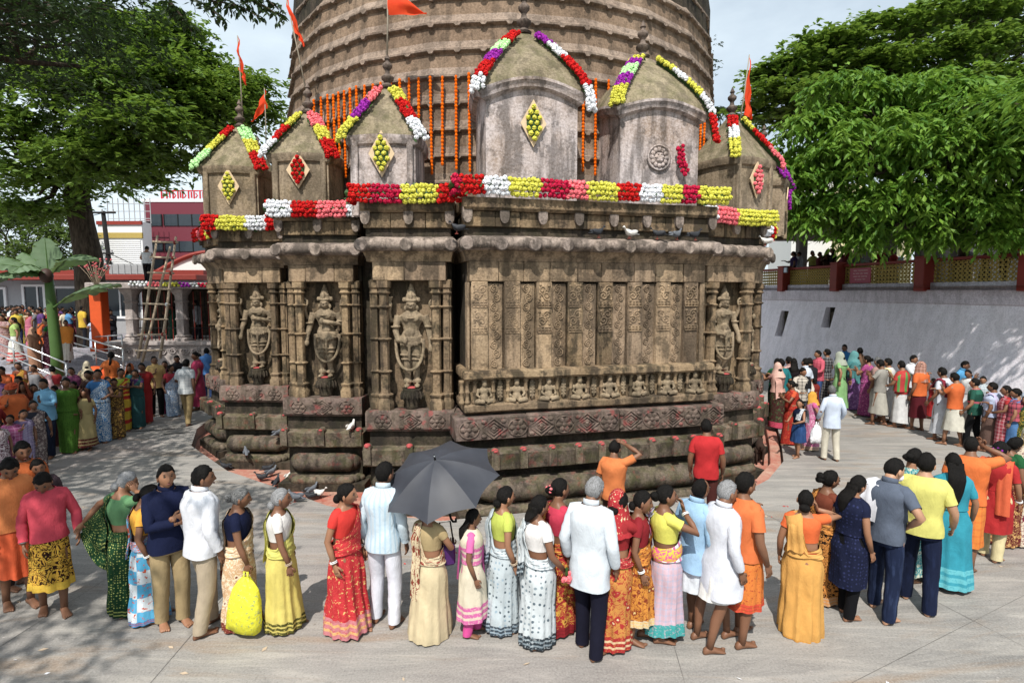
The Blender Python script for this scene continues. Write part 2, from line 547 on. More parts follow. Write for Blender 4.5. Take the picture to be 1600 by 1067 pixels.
def seated_mesh():
    mb = MB()
    mb.ball((0, 0, .12), (.085, .06, .10)); mb.ball((0, 0, .24), (.10, .055, .08))
    mb.ball((0, -.02, .36), (.052, .055, .065)); mb.lathe([(.055, 0), (.05, .04), (.02, .09), (.005, .11)], 8, (0, 0, .40))
    for s in (-1, 1):
        mb.tube([(s * .06, 0, .07), (s * .17, -.05, .06), (s * .02, -.10, .045)], [.055, .05, .035], 7)
        mb.tube([(s * .1, 0, .28), (s * .145, -.02, .17), (s * .1, -.08, .13)], [.035, .03, .025], 6)
    return remeshed(mb, .014, M['stone_statue'], 'seated_figure')

def flat(mb_pts):
    return mb_pts

def rosette_mesh(n=6):
    mb = MB()
    for i in range(n):
        a = 2 * math.pi * i / n
        c, s = math.cos(a), math.sin(a)
        b = MB(); b.ball((0, 0, 0), (.065, .02, .042), 8, 5)
        mb.join(b, Matrix.Translation((.085 * c, 0, .085 * s)) @ Matrix.Rotation(-a, 4, 'Y'))
    mb.ball((0, -.01, 0), (.04, .03, .04))
    a = np.linspace(0, 2 * math.pi, 19)
    mb.tube(np.stack([.155 * np.cos(a), np.zeros(19), .145 * np.sin(a)], -1), .013, 5)
    return mb.mesh('rosette_relief', M['stone_red'], True)

def diamond_mesh():
    mb = MB()
    for r, w in ((.17, .016), (.11, .014), (.055, .02)):
        mb.tube([(r * 1.25, 0, 0), (0, 0, r), (-r * 1.25, 0, 0), (0, 0, -r), (r * 1.25, 0, 0)], w, 5)
    mb.ball((0, -.01, 0), (.035, .025, .035))
    for s in (-1, 1):
        for t in (-1, 1):
            mb.ball((s * .155, 0, t * .12), (.05, .016, .035))
    return mb.mesh('diamond_relief', M['stone_red'], True)

def leaf_relief_mesh():
    mb = MB()
    mb.ball((0, 0, 0), (.06, .03, .2), 8, 8)
    for i in range(5):
        for s in (-1, 1):
            mb.ball((s * .03, -.018, -.12 + i * .06), (.022, .02, .022), 6, 4)
    return mb.mesh('leaf_relief', M['stone_statue'], True)

def vine_mesh(h=1.55, w=.2):
    mb = MB()
    n = 9
    z = np.linspace(0, h, 60)
    mb.tube(np.stack([w * .22 * np.sin(z / h * n * math.pi), np.zeros(60), z], -1), .016, 5)
    for i in range(n):
        s = -1 if i % 2 else 1
        t = np.linspace(0, 1, 16)
        a = math.pi * .5 + s * t * 3.6 * math.pi
        r = .078 * (1 - .85 * t)
        mb.tube(np.stack([-s * .018 + r * np.cos(a), np.full(16, -.004), (i + .5) * h / n + r * np.sin(a)], -1), .015 * (1 - .4 * t), 5)
    return mb.mesh('vine_relief', M['stone_pale'], True)

def swirl_mesh():
    mb = MB()
    for s in (-1, 1):
        t = np.linspace(0, 1, 18)
        a = s * t * 3 * math.pi + (0.6 if s > 0 else 2.4)
        r = .085 * (1 - .8 * t)
        mb.tube(np.stack([s * .045 + r * np.cos(a), np.zeros(18), s * .055 + r * np.sin(a)], -1), .016, 5)
        t = np.linspace(0, 1, 12)
        mb.tube(np.stack([s * (.11 - .07 * t), np.zeros(12), -s * (.13 - .11 * np.sin(t * 2.5))], -1), .013, 5)
    for x, z in ((-.1, .12), (.1, -.12), (.09, .14), (-.09, -.14)):
        mb.ball((x, 0, z), (.03, .02, .025), 6, 4)
    return mb.mesh('scroll_relief', M['stone_pale'], True)

def lattice_mesh(w=.28):
    mb = MB()
    for z in (0, .095):
        mb.box((0, -.004, z), (w, .03, .016), ch=.003)
    for i in range(4):
        x = -w / 2 + (i + .5) * w / 4
        for s in (-1, 1):
            mb.tube([(x - .03, 0, .047 - s * .033), (x + .03, 0, .047 + s * .033)], .011, 5)
    for i in range(5):
        mb.box((-w / 2 + i * w / 4, -.003, .047), (.016, .028, .08), ch=.003)
    return mb.mesh('lattice_relief', M['stone_pale'], True)

def column_mesh(r, h, rings):
    mb = MB()
    mb.lathe([(r * 1.75, 0), (r * 1.8, .13), (r * 1.5, .17), (r * 1.35, .22), (r * 1.6, .25), (r * 1.65, .28), (r * 1.1, .31), (r, .36)] +
             sum([[(r, z - .045), (r * 1.28, z - .02), (r * 1.5, z), (r * 1.28, z + .015), (r, z + .03)] for z in rings], []) +
             [(r, h - .26), (r * 1.45, h - .22), (r * 1.2, h - .19), (r * 1.15, h - .15), (r * 1.55, h - .12), (r * 1.6, h)], 10, sq=5)
    me = mb.mesh('niche_column', M['stone'], True)
    me.set_sharp_from_angle(angle=rad(35))
    return me

ROS, DIA, LEAFR, VINE, SWIRL, LATT = rosette_mesh(), diamond_mesh(), leaf_relief_mesh(), vine_mesh(), swirl_mesh(), lattice_mesh()
STAT = [statue_mesh(0), statue_mesh(1)]
SEAT = seated_mesh()
COLA, COLB = column_mesh(.085, 2.41, (.72, 1.33, 1.93)), column_mesh(.07, 2.41, (.72, 1.33, 1.93))

mb = MB()
mb.lathe([(.10, 0), (.14, .03), (.12, .08), (.17, .2), (.2, .29), (.17, .36), (.19, .4)], 14)
for i in range(14):
    a = 2 * math.pi * i / 14
    b = MB(); b.ball((0, 0, 0), (.02, .045, .09), 6, 5)
    mb.join(b, Matrix.Translation((.185 * math.cos(a), .185 * math.sin(a), .27)) @ Matrix.Rotation(a + math.pi / 2, 4, 'Z') @ Matrix.Rotation(-.25, 4, 'X'))
PED = mb.mesh('lotus_pedestal', M['stone_dark'], True)
mb = MB()
mb.lathe([(.105, 0), (.108, .012), (.06, .02)], 12, (0, 0, .4))
PASTE = mb.mesh('vermilion_offering', M['vermilion'], True)
# upright lug on the slab edge, red with rubbed vermilion on top
mb = MB()
a = np.linspace(0, math.pi, 9)
top = [(-.07, -.26)] + [(.07 * -math.cos(x), .04 + .07 * math.sin(x)) for x in a] + [(.07, -.26)]
pf = np.array([[(x, -.055, z) for x, z in top], [(x, .11, z) for x, z in top]])
mb.loft(pf.transpose(1, 0, 2), False, m=0, flip=False)
n = len(top)
mb.add([(x, -.055, z) for x, z in top] + [(0, -.055, -.1)], None, [[i, i + 1, n] for i in range(n - 1)] + [[n - 1, 0, n]])
LUG = mb.mesh('edge_lug', [M['stone_base']], True); LUG.set_sharp_from_angle(angle=rad(40))
mb = MB()
mb.ball((0, .005, .075), (.066, .085, .042), 8, 5)
LUGRED = mb.mesh('vermilion_mark', M['vermilion'], True)
mb = MB()   # hanging tongue under the parapet
a = np.linspace(0, math.pi, 8)
top = [(-.085, .1)] + [(-.085 * math.cos(x), -.05 - .13 * math.sin(x)) for x in a] + [(.085, .1)]
pf = np.array([[(x, -.05, z) for x, z in top], [(x, .1, z) for x, z in top]])
mb.loft(pf.transpose(1, 0, 2), False)
mb.add([(x, -.05, z) for x, z in top] + [(0, -.06, 0)], None, [[i + 1, i, len(top)] for i in range(len(top) - 1)] + [[0, len(top) - 1, len(top)]])
TONG = mb.mesh('tongue_bracket', M['stone_eave'], True); TONG.set_sharp_from_angle(angle=rad(40))
mb = MB()
mb.lathe([(.10, 0), (.125, .02), (.125, .06), (.1, .09)], 12)
b = MB(); b.join(mb, Matrix.Rotation(rad(90), 4, 'X'))
BOSS = b.mesh('eave_boss', M['stone_eave'], True); BOSS.set_sharp_from_angle(angle=rad(40))

def halfround(off, z, r, n=7, inner=-.12):
    pts = [(inner, z - r)]
    for i in range(n):
        a = -math.pi / 2 + math.pi * i / (n - 1)
        pts.append((off + r * .9 * math.cos(a), z + r * math.sin(a)))
    return pts + [(inner, z + r)]

def blocks(bay, name, mat, x0, x1, z0, z1, y, thick, n, ch=.012, jy=.012):
    """a course of separate dressed stones"""
    cuts = np.linspace(x0, x1, n + 1)
    cuts[1:-1] += rng.uniform(-.22, .22, n - 1) * (x1 - x0) / n
    for i in range(n):
        w = cuts[i + 1] - cuts[i] - .006
        mb = MB()
        mb.box((0, 0, 0), (w, thick, z1 - z0 - .006), ch=ch, jit=.0025)
        sub(bay, name, mb, mat, ((cuts[i] + cuts[i + 1]) / 2, y + thick / 2 + rng.uniform(-jy, jy), (z0 + z1) / 2))

def lobed_roll(bay, w, off, z, r, depth, mat, name='torus_roll'):
    """cushion moulding: a front bolster with rounded ends and stepped bolsters behind its corners"""
    for dx, dy, k in ((0, 0, 0), (.09, .10, 1), (.16, .22, 2)):
        L = w / 2 - .13 + off * .1 + dx
        xs = np.array([-1, -.97, -.9, -.8, -.5, 0, .5, .8, .9, .97, 1.0]) * L
        f = np.array([.15, .55, .85, .98, 1, 1, 1, .98, .85, .55, .15])
        a = np.arange(12) * 2 * math.pi / 12
        rings = [np.stack([np.full(12, x), -off + dy + r * 1.1 + r * 1.1 * g * np.cos(a), z + r * g * np.sin(a) + rng.uniform(-.004, .004)], -1) for x, g in zip(xs, f)]
        mb = MB(); mb.loft(rings, True, True, True)
        sub(bay, name, mb, mat)

def common_top(bay, w, depth, pscale=1.0, lugs=3, tongues=3, stones=3):
    mb = MB(); sweepU(mb, w, depth, [(-.2, 5.28), (.20 * pscale, 5.28), (.26 * pscale, 5.33), (.26 * pscale, 5.5), (-.2, 5.5)])
    sub(bay, 'parapet_slab', mb, M['stone_dark'] if False else M['stone'])
    blocks(bay, 'stone_block', M['stone'], -w / 2 - .05, w / 2 + .05, 5.0, 5.28, -.13 * pscale, .5, stones)
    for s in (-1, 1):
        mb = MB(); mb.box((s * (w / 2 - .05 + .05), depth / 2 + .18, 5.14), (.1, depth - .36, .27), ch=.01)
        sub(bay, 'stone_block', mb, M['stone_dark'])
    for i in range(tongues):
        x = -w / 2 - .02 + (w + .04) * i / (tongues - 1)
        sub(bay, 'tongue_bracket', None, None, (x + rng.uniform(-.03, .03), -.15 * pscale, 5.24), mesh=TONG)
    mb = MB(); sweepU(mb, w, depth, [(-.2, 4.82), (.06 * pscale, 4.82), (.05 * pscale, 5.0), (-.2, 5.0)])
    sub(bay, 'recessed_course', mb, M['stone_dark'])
    mb = MB(); sweepU(mb, w, depth, [(-.1, 4.60), (.22 * pscale, 4.585)] + halfround(.27 * pscale, 4.71, .105)[1:-1] + [(.2 * pscale, 4.84), (-.1, 4.85)], 12, .007)
    sub(bay, 'eave_roll', mb, M['stone_eave'])
    for i in range(lugs):
        x = -w / 2 - .05 + (w + .1) * i / (lugs - 1)
        o = sub(bay, 'eave_boss', None, None, (x, -.31 * pscale, 4.685), mesh=BOSS)
    mb = MB(); sweepU(mb, w, depth, [(-.1, 4.4), (.05, 4.4), (.06, 4.45), (.20 * pscale, 4.585), (-.1, 4.59)])
    sub(bay, 'eave_soffit', mb, M['stone_pale'])

def common_base(bay, w, depth, ps=1.0, orn=3, lugs=3, wide=False):
    lo = .0 if not wide else .12
    mb = MB(); sweepU(mb, w, depth, [(-.1, 1.27), (.17 * ps, 1.25), (.22 * ps, 1.30), (.22 * ps, 1.60), (.19 * ps, 1.64), (-.1, 1.64)], 10, .006)
    sub(bay, 'carved_slab', mb, M['stone_red'])
    n = orn
    for i in range(n):
        x = -w / 2 + (i + .5) * w / n
        o = sub(bay, 'rosette' if i % 2 == 0 else 'diamond_relief', None, None, (x, -.225 * ps, 1.445), mesh=ROS if i % 2 == 0 else DIA)
        o.scale = (min(1.0, w / n / .4), 1, .92)
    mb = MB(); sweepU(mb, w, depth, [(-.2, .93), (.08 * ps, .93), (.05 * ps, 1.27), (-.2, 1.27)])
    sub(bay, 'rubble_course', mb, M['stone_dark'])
    mb = MB(); sweepU(mb, w, depth, [(-.1, .60), (.27 * ps, .60), (.33 * ps, .63), (.36 * ps, .92), (.1, .96), (-.1, .96)], 10, .008)
    sub(bay, 'lug_slab', mb, M['stone_base'])
    for i in range(lugs):
        t = i / (lugs - 1) if lugs > 1 else .5
        x = -w / 2 - .02 + (w + .04) * t
        o = sub(bay, 'edge_lug', None, None, (x, -.345 * ps, .925), mesh=LUG)
        sub_o = put('vermilion_mark', LUGRED, bay, (x, -.345 * ps, .925))
        sub_o.scale = (1, 1, rng.uniform(.8, 1.15))
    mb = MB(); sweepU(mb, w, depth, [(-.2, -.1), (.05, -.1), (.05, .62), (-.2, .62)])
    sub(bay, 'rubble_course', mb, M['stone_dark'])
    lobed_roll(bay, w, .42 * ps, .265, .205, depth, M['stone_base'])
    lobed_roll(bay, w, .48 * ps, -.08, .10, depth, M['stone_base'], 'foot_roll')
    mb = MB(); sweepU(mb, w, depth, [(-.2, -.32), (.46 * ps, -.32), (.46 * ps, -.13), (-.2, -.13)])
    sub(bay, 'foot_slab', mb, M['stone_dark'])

def niche_bay(x, y, yaw, kind, ps=.8, w=1.52, depth=1.5, statue=True):
    loc = rel((x, y, 0))
    mb = MB()
    mb.box((0, .31 + (depth - .31) / 2, 3.3), (w - .02, depth - .31, 4.2))
    mb.box((0, depth / 2 + .02, .66), (w - .1, depth, 1.94))
    bay = put('niche_bay', mb.mesh('niche_bay', M['stone_dark']), temple, loc, yaw)
    mb = MB(); mb.box((0, .29, 2.9), (w - .2, .05, 2.6), ch=.01, jit=.003)
    sub(bay, 'niche_back', mb, M['stone'])
    for s in (-1, 1):
        mb = MB(); mb.box((s * (w / 2 - .035), .19, 2.85), (.07, .26, 2.45), ch=.01)
        sub(bay, 'jamb', mb, M['stone'])
    common_top(bay, w, depth, ps)
    common_base(bay, w, depth, ps)
    blocks(bay, 'lintel_block', M['stone_pale'], -w / 2 + .08, w / 2 - .08, 4.05, 4.4, -.055, .35, 2 + kind)
    for s in (-1, 1):
        put('niche_column', COLA, bay, (s * .485, .02, 1.64))
        put('niche_column', COLB, bay, (s * .67, .10, 1.64))
    if statue:
        put('deity_statue', STAT[kind % 2], bay, (0, .16, 2.04), rng.uniform(-.06, .06))
        put('lotus_pedestal', PED, bay, (0, .10, 1.63))
        put('vermilion_offering', PASTE, bay, (0, .06, 1.64))
    return bay

BAYS = {}
BAYS['b3'] = niche_bay(-1.90, 10.6, 0, 0)
BAYS['b2'] = niche_bay(-3.96, 11.9, -.02, 1)
BAYS['b1'] = niche_bay(-6.07, 13.4, -.05, 1)
BAYS['l0'] = niche_bay(-7.62, 14.75, rad(-48), 0, .8, 1.5)
BAYS['r1'] = niche_bay(4.72, 12.4, rad(24), 0, .75)
BAYS['r2'] = niche_bay(5.9, 13.95, rad(52), 1, .6, 1.4)
BAYS['r3'] = niche_bay(6.75, 16.1, rad(78), 1, .6, 1.5)

# main wall between the niches
W, D = 4.84, 2.2
YM = math.atan2(1.2, 4.69)
MAINLOC = Vector((1.535, 10.9, 0))
mb = MB()
mb.box((0, D / 2 + .1, 2.65), (W - .04, D - .2, 5.3))
mb.box((0, D / 2 + .02, 1.1), (W - .1, D - .04, 2.2))
main = put('main_wall', mb.mesh('main_wall', M['stone_dark']), temple, rel(MAINLOC), YM)
common_top(main, W, D, .85, 9, 8, 9)
blocks(main, 'lintel_block', M['stone_pale'], -W / 2 + .03, W / 2 - .03, 4.03, 4.4, -.05, .25, 9)
pitch = 4.42 / 7.2
for i in range(8):
    x = -2.2 + i * pitch + .0
    mb = MB(); mb.box((0, .06, .805), (.30, .22, 1.61), ch=.01, jit=.003)
    sub(main, 'pilaster', mb, M['stone_pale'] if i not in (3, 4) else M['stone'], (x, rng.uniform(-.012, .012), 2.42))
    for z in (3.83, 3.36):
        put('scroll_relief', SWIRL, main, (x, -.052, z), scale=(rng.choice([-1, 1]) * rng.uniform(.9, 1.1), 1, rng.choice([-1, 1]) * rng.uniform(.9, 1.1)))
    for z in (3.565, 3.09):
        put('lattice_relief', LATT, main, (x, -.052, z))
    if i < 7:
        mb = MB(); mb.box((0, .06, .79), (.285, .1, 1.58), ch=.008, jit=.002)
        sub(main, 'vine_strip', mb, M['stone_pale'], (x + .297, -.005, 2.42))
        put('vine_relief', VINE, main, (x + .297, .003, 2.44))
for x in (-2.4,):
    mb = MB(); mb.box((x, .1, 3.22), (.05, .2, 1.6), ch=.008); sub(main, 'edge_strip', mb, M['stone_pale'])
mb = MB(); mb.box((2.36, .08, 3.22), (.1, .2, 1.6), ch=.008); sub(main, 'edge_strip', mb, M['stone_pale'])
# frieze of seated figures
mb = MB(); sweepU(mb, W, D, [(-.1, 2.26), (.23, 2.26), (.27, 2.30), (.25, 2.40), (.2, 2.43), (-.1, 2.43)], 16, .012)
sub(main, 'frieze_cap', mb, M['stone'])
mb = MB(); sweepU(mb, W, D, [(-.1, 1.66), (.2, 1.66), (.26, 1.70), (.26, 1.80), (.22, 1.83), (-.1, 1.83)], 16, .008)
sub(main, 'frieze_sill', mb, M['stone'])
mb = MB(); sweepU(mb, W, D, [(-.1, 1.8), (.1, 1.8), (.1, 2.3), (-.1, 2.3)])
sub(main, 'frieze_back', mb, M['stone'])
mb = MB()
mb.lathe([(.05, 0), (.052, .05), (.036, .07), (.034, .19), (.05, .21), (.05, .23), (.034, .25), (.034, .37), (.05, .39), (.055, .44)], 8)
COLF = mb.mesh('frieze_column', M['stone'], True)
for i in range(8):
    x = -2.15 + i * pitch
    put('seated_figure', SEAT, main, (x, -.155, 1.82), rng.uniform(-.2, .2))
    for s in (-1, 1):
        put('frieze_column', COLF, main, (x + s * .17, -.17, 1.825))
    if i < 7:
        put('leaf_relief', LEAFR, main, (x + pitch / 2, -.12, 2.05))
for x in (-2.56, -2.46, 2.5, 2.62):
    put('frieze_column', COLF, main, (x, -.17 if abs(x) < 2.6 else -.1, 1.825))
# carved slab below the frieze, in three stones
for x0, x1, dz in ((-2.72, -1.38, 0), (-1.375, .45, .012), (.455, 2.72, -.004)):
    mb = MB(); mb.box(((x0 + x1) / 2, .15, 1.40 + dz), (x1 - x0, 1.0, .42), ch=.02, jit=.004)
    sub(main, 'carved_slab', mb, M['stone_red'])
for i in range(12):
    o = put('rosette' if i % 2 == 0 else 'diamond_relief', ROS if i % 2 == 0 else DIA, main, (-2.46 + i * .447, -.36, 1.40), scale=(1.15, 1, 1.08))
mb = MB(); sweepU(mb, W, D, [(-.2, .95), (.14, .95), (.12, 1.2), (.1, 1.66), (-.2, 1.66)])
sub(main, 'rubble_course', mb, M['stone_dark'])
mb = MB(); sweepU(mb, W, D, [(-.1, .64), (.42, .64), (.48, .67), (.52, .96), (.15, 1.02), (-.1, 1.02)], 14, .01)
sub(main, 'lug_slab', mb, M['stone_base'])
for i in range(11):
    x = -2.5 + i * .5 + rng.uniform(-.06, .06)
    put('edge_lug', LUG, main, (x, -.505, .955))
    put('vermilion_mark', LUGRED, main, (x, -.505, .955))
mb = MB(); sweepU(mb, W, D, [(-.2, -.1), (.2, -.1), (.2, .66), (-.2, .66)])
sub(main, 'rubble_course', mb, M['stone_dark'])
lobed_roll(main, W, .60, .26, .23, D, M['stone_base'])
lobed_roll(main, W, .66, -.08, .11, D, M['stone_base'], 'foot_roll')
mb = MB(); sweepU(mb, W, D, [(-.2, -.32), (.62, -.32), (.62, -.13), (-.2, -.13)])
sub(main, 'foot_slab', mb, M['stone_dark'])

# core behind the bays and the roof terrace
mb = MB()
mb.lathe([(7.35, -.32), (7.35, 5.32), (6.9, 5.34)], 28)
put('core_wall', mb.mesh('core_wall', M['stone_dark']), temple, (0, 0, 0))

# sunken red washed apron round the foot, edged by the paving
AZ = -.30
pts = [(-9.6, 19.0), (-8.9, 15.8), (-8.05, 14.0), (-6.15, 12.0), (-4.3, 10.7), (-3.36, 10.0), (-2.7, 9.7), (-1.2, 9.3), (4.55, 10.75), (5.3, 11.45), (6.2, 12.7), (6.95, 14.4), (7.75, 16.4), (8.2, 19.0)]
mb = MB()
ring = [(x, y, AZ) for x, y in pts]
mid = [(TC.x + (x - TC.x) * .5, TC.y + (y - TC.y) * .5, AZ) for x, y in pts]
mb.loft([ring, mid], False, flip=True)
tag(mb.build('red_plinth_floor', M['plinth']), kind='structure')
mb = MB()
out = [(-24, 19), (-24, 14), (-24, 8), (-24, 2), (-24, -3), (-14, -3), (-8, -3), (-2, -3), (8, -3), (24, -3), (24, 4), (24, 10), (24, 15), (24, 19)]
mb.loft([[(x, y, 0) for x, y in out], [(x, y, 0) for x, y in pts]], False)
mb.loft([[(x, y, 0) for x, y in pts], [(x, y, AZ - .02) for x, y in pts]], False)
mb.add([(-24, 19, 0), (-9.6, 19, 0), (-9.6, 36, 0), (-24, 36, 0), (8.2, 19, 0), (24, 19, 0), (24, 36, 0), (8.2, 36, 0)], [[0, 1, 2, 3], [4, 5, 6, 7], [1, 4, 7, 2]])
tag(mb.build('courtyard_paving', M['paving']), kind='structure')
M['joint'] = plain('mortar_joint', (0.125, 0.118, 0.11), .95, var=.4, scale=6)
mb = MB()
jr = np.random.default_rng(44)
def joint(a, b, w=.0035):
    d = Vector(b) - Vector(a); n_ = Vector((-d.y, d.x)).normalized() * w
    a, b = Vector(a), Vector(b)
    k_ = 14
    pr = [a.lerp(b, i / k_) for i in range(k_ + 1)]
    jw = jr.uniform(.25, 1.1, k_ + 1)
    mb.loft([[(q.x - n_.x * j, q.y - n_.y * j, .004) for q, j in zip(pr, jw)], [(q.x + n_.x * j, q.y + n_.y * j, .004) for q, j in zip(pr, jw)]], False)
for i, (u0, v0, u1, v1) in enumerate(((470, 792, 235, 1067), (1070, 1067, 1010, 860), (1600, 1010, 1190, 800), (0, 1010, 330, 800), (1330, 1067, 1600, 930), (1600, 800, 1240, 700), (20, 760, 360, 690), (930, 900, 1600, 880), (1215, 745, 1600, 760), (60, 700, 300, 640),)):
    a, b = G(u0, v0), G(u1, v1)
    joint((a.x, a.y), (b.x, b.y))
tag(mb.build('paving_joint', M['joint'], smooth=False), kind='structure')
mb = MB()
for u, v in ((198, 668), (226, 673), (254, 671), (276, 677)):
    q = G(u, v); mb.box((q.x, q.y, .005), (.62, .07, .006), .35)
tag(mb.build('drain_slots', plain('drain_void', (.015, .014, .013), .9)), 'row of narrow drain slots in the shaded paving beside the left queue', 'drain')
mb = MB()
for (x0, y0), (x1, y1) in list(zip(pts[:-1], pts[1:]))[8:12]:
    n = max(1, int(math.hypot(x1 - x0, y1 - y0) / .7))
    L = math.hypot(x1 - x0, y1 - y0) / n
    a_ = math.atan2(y1 - y0, x1 - x0)
    for i in range(n):
        t = (i + .5) / n
        mb.box((x0 + (x1 - x0) * t - .16 * math.sin(a_), y0 + (y1 - y0) * t + .16 * math.cos(a_), -.2), (L - .015, .24, .22), a_, ch=.015, jit=.004)
tag(mb.build('kerb', M['plinth']), kind='structure')

# ------------------------------------------------------------------ ribbed tower
def tower_r(z):
    zs = [5.3, 6.5, 8, 10, 12.5, 15, 17.5, 19.5, 21, 22]
    rs = [6.42, 6.5, 6.5, 6.38, 6.05, 5.4, 4.3, 3.0, 1.7, .6]
    return float(np.interp(z, zs, rs))
mb = MB(); mb.lathe([(6.3, 5.2), (6.3, 12), (5.6, 14), (4.2, 17), (1.5, 20.5)], 24)
tower = put('tower', mb.mesh('tower', M['stone_dark']), temple)
tower_boss = MB()
NS, H = 24, .555
z = 5.3
course = 0
ang = np.arange(NS) * 2 * math.pi / NS + math.pi / NS * .3
while z < 21.3:
    r0, r1 = tower_r(z), tower_r(z + H)
    led = .062
    prof = [(r0, z), (r0 - .02, z + H * .52), (r0 + led * .8, z + H * .60), (r0 + led, z + H * .62), (r0 + led, z + H * .69), (r0 + led * .4, z + H * .75), (r1, z + H)]
    mb = MB()
    # separate facets, each facet wall a flat face; the ledge gets sagging scallops
    rings = []
    for r, zz in prof:
        rings.append(np.stack([r * np.cos(ang), r * np.sin(ang), np.full(NS, zz)], -1))
    mb.loft(rings, True)
    for q in range(len(mb.QM[0])):
        if 2 * NS <= q:
            mb.QM[0][q] = 1
    me = mb.mesh('stone_course', [M['stone_tower'], M['tower_ledge']])
    put('stone_course', me, tower)
    if z < 14:
        for i in range(NS):
            a0, a1 = ang[i], ang[(i + 1) % NS]
            for t in (0.0, .34, .67):
                R = r0 + led + .012
                x = R * (math.cos(a0) * (1 - t) + math.cos(a1) * t)
                y = R * (math.sin(a0) * (1 - t) + math.sin(a1) * t)
                if y > 2:
                    continue
                am = math.atan2(y, x)
                b = MB()
                bot = -.06 if t == 0 else -.045
                b.add([(-.075, 0, .0), (-.035, -.008, bot), (.035, -.008, bot), (.075, 0, .0), (.075, .0, .04), (-.075, .0, .04),
                       (-.075, .07, .0), (-.035, .07, bot), (.035, .07, bot), (.075, .07, .0)],
                      [[0, 1, 2, 3], [0, 3, 4, 5], [1, 7, 8, 2], [0, 6, 7, 1], [2, 8, 9, 3]])
                tower_boss.join(b, Matrix.Translation((x, y, z + H * .6)) @ Matrix.Rotation(am + math.pi / 2, 4, 'Z'))
    z += H
    course += 1
tag(put('ledge_scallop', tower_boss.mesh('ledge_scallop', M['tower_ledge']), tower), kind='stuff')

# ------------------------------------------------------------------ turrets on the roof
def finial_mesh(s=1.0):
    mb = MB()
    mb.lathe([(.14, 0), (.16, .04), (.10, .08), (.07, .12), (.10, .16), (.145, .20), (.15, .25), (.10, .29), (.06, .33), (.05, .40), (.08, .44), (.115, .48), (.12, .53), (.085, .57), (.05, .60), (.045, .64), (.07, .66), (.05, .70), (.012, .80)], 12)
    me = mb.mesh('finial', M['finial'], True)
    me.set_sharp_from_angle(angle=rad(50))
    return me
FIN = finial_mesh()

def turret(x, y, yaw, w, d, zb, zw, arch, zap, body, roofmat, plaster=False):
    """square shrine turret: four walls, bowed cornice and a curved hipped roof; returns ridge paths in world space"""
    loc = rel((x, y, 0))
    n = 10
    def perim(hw, hd, zc, za, per=n):
        pts = []
        for (ax, ay), (bx, by) in (((-1, -1), (1, -1)), ((1, -1), (1, 1)), ((1, 1), (-1, 1)), ((-1, 1), (-1, -1))):
            for i in range(per):
                t = i / per
                bow = math.sin(math.pi * t)
                nx, ny = (ay if ax != bx else 0) * 0, 0
                X, Y = ax + (bx - ax) * t, ay + (by - ay) * t
                # slightly bowed faces
                if ax == bx: X *= 1 + .06 * bow
                else: Y *= 1 + .06 * bow
                pts.append((X * hw, Y * hd, zc + za * bow))
        return np.array(pts)
    hw, hd = w / 2, d / 2
    mb = MB()
    mb.loft([perim(hw, hd, zb, 0), perim(hw, hd, (zb + zw) / 2, 0), perim(hw, hd, zw + .02, arch)], True)
    if not plaster:
        for s in (-1, 1):
            mb.box((s * (hw - .1), -hd - .03, (zb + zw) / 2), (.12, .1, zw - zb), ch=.02)
    t = put('turret', mb.mesh('turret', body, False), temple, loc, yaw)
    mb = MB()
    o = .09 if plaster else .05
    mb.loft([perim(hw * .98, hd * .98, zw - .14, arch), perim(hw + o, hd + o, zw - .10, arch), perim(hw + o + .02, hd + o + .02, zw - .03, arch),
             perim(hw + o * 1.6, hd + o * 1.6, zw + .01, arch), perim(hw + o * 1.6, hd + o * 1.6, zw + .06, arch), perim(hw * .95, hd * .95, zw + .1, arch)], True)
    sub(t, 'bowed_cornice', mb, body)
    mb = MB()
    rings = []
    K = 9
    ridge = []
    for i in range(K):
        f = i / (K - 1)
        shrink = (1 - f ** 1.02) * .94 + .06 if not plaster else (1 - f ** 1.38) * .95 + .05
        pr = perim((hw + o * 1.5) * shrink, (hd + o * 1.5) * shrink, zw + .06 + (zap - zw - .06) * f, arch * (1 - f) ** 1.5)
        rings.append(pr)
        ridge.append([pr[c * n] for c in range(4)])
    mb.loft(rings, True, False, True)
    sub(t, 'turret_roof', mb, roofmat)
    put('finial', FIN, t, (0, 0, zap - .03), 0, 1.0 if plaster else .85)
    Mw = Matrix.Translation((x, y, 0)) @ Matrix.Rotation(yaw, 4, 'Z')
    t['_'] = 0
    del t['_']
    return t, Mw, [[Mw @ Vector(r[c]) for r in ridge] for c in range(4)], Mw @ Vector((0, -hd, (zb + zw) / 2))

TUR = {}
TUR['big'] = turret(.24, 12.0, rad(10), 1.78, 1.7, 5.3, 7.52, .26, 9.05, M['plaster'], M['turret_roof'], True)
TUR['big2'] = turret(2.88, 13.05, rad(14), 1.8, 1.75, 5.3, 7.5, .22, 9.0, M['plaster'], M['turret_roof'], True)
TUR['t0'] = turret(-2.5, 11.85, rad(0), 1.26, 1.15, 5.3, 6.76, .03, 7.95, M['plaster'], M['turret_roof'])
TUR['t2'] = turret(-4.62, 13.3, rad(-2), 1.26, 1.15, 5.3, 6.76, .03, 7.9, M['turret_body'], M['turret_roof'])
TUR['t1'] = turret(-6.85, 14.75, rad(4), 1.3, 1.5, 5.3, 6.76, .03, 8.0, M['turret_body'], M['turret_roof'])
TUR['tl'] = turret(-7.5, 17.2, rad(-40), 1.2, 1.2, 5.3, 6.7, .03, 7.75, M['turret_body'], M['turret_roof'])
TUR['tr1'] = turret(5.15, 13.75, rad(30), 1.3, 1.3, 5.3, 6.76, .03, 7.95, M['turret_body'], M['turret_roof'])
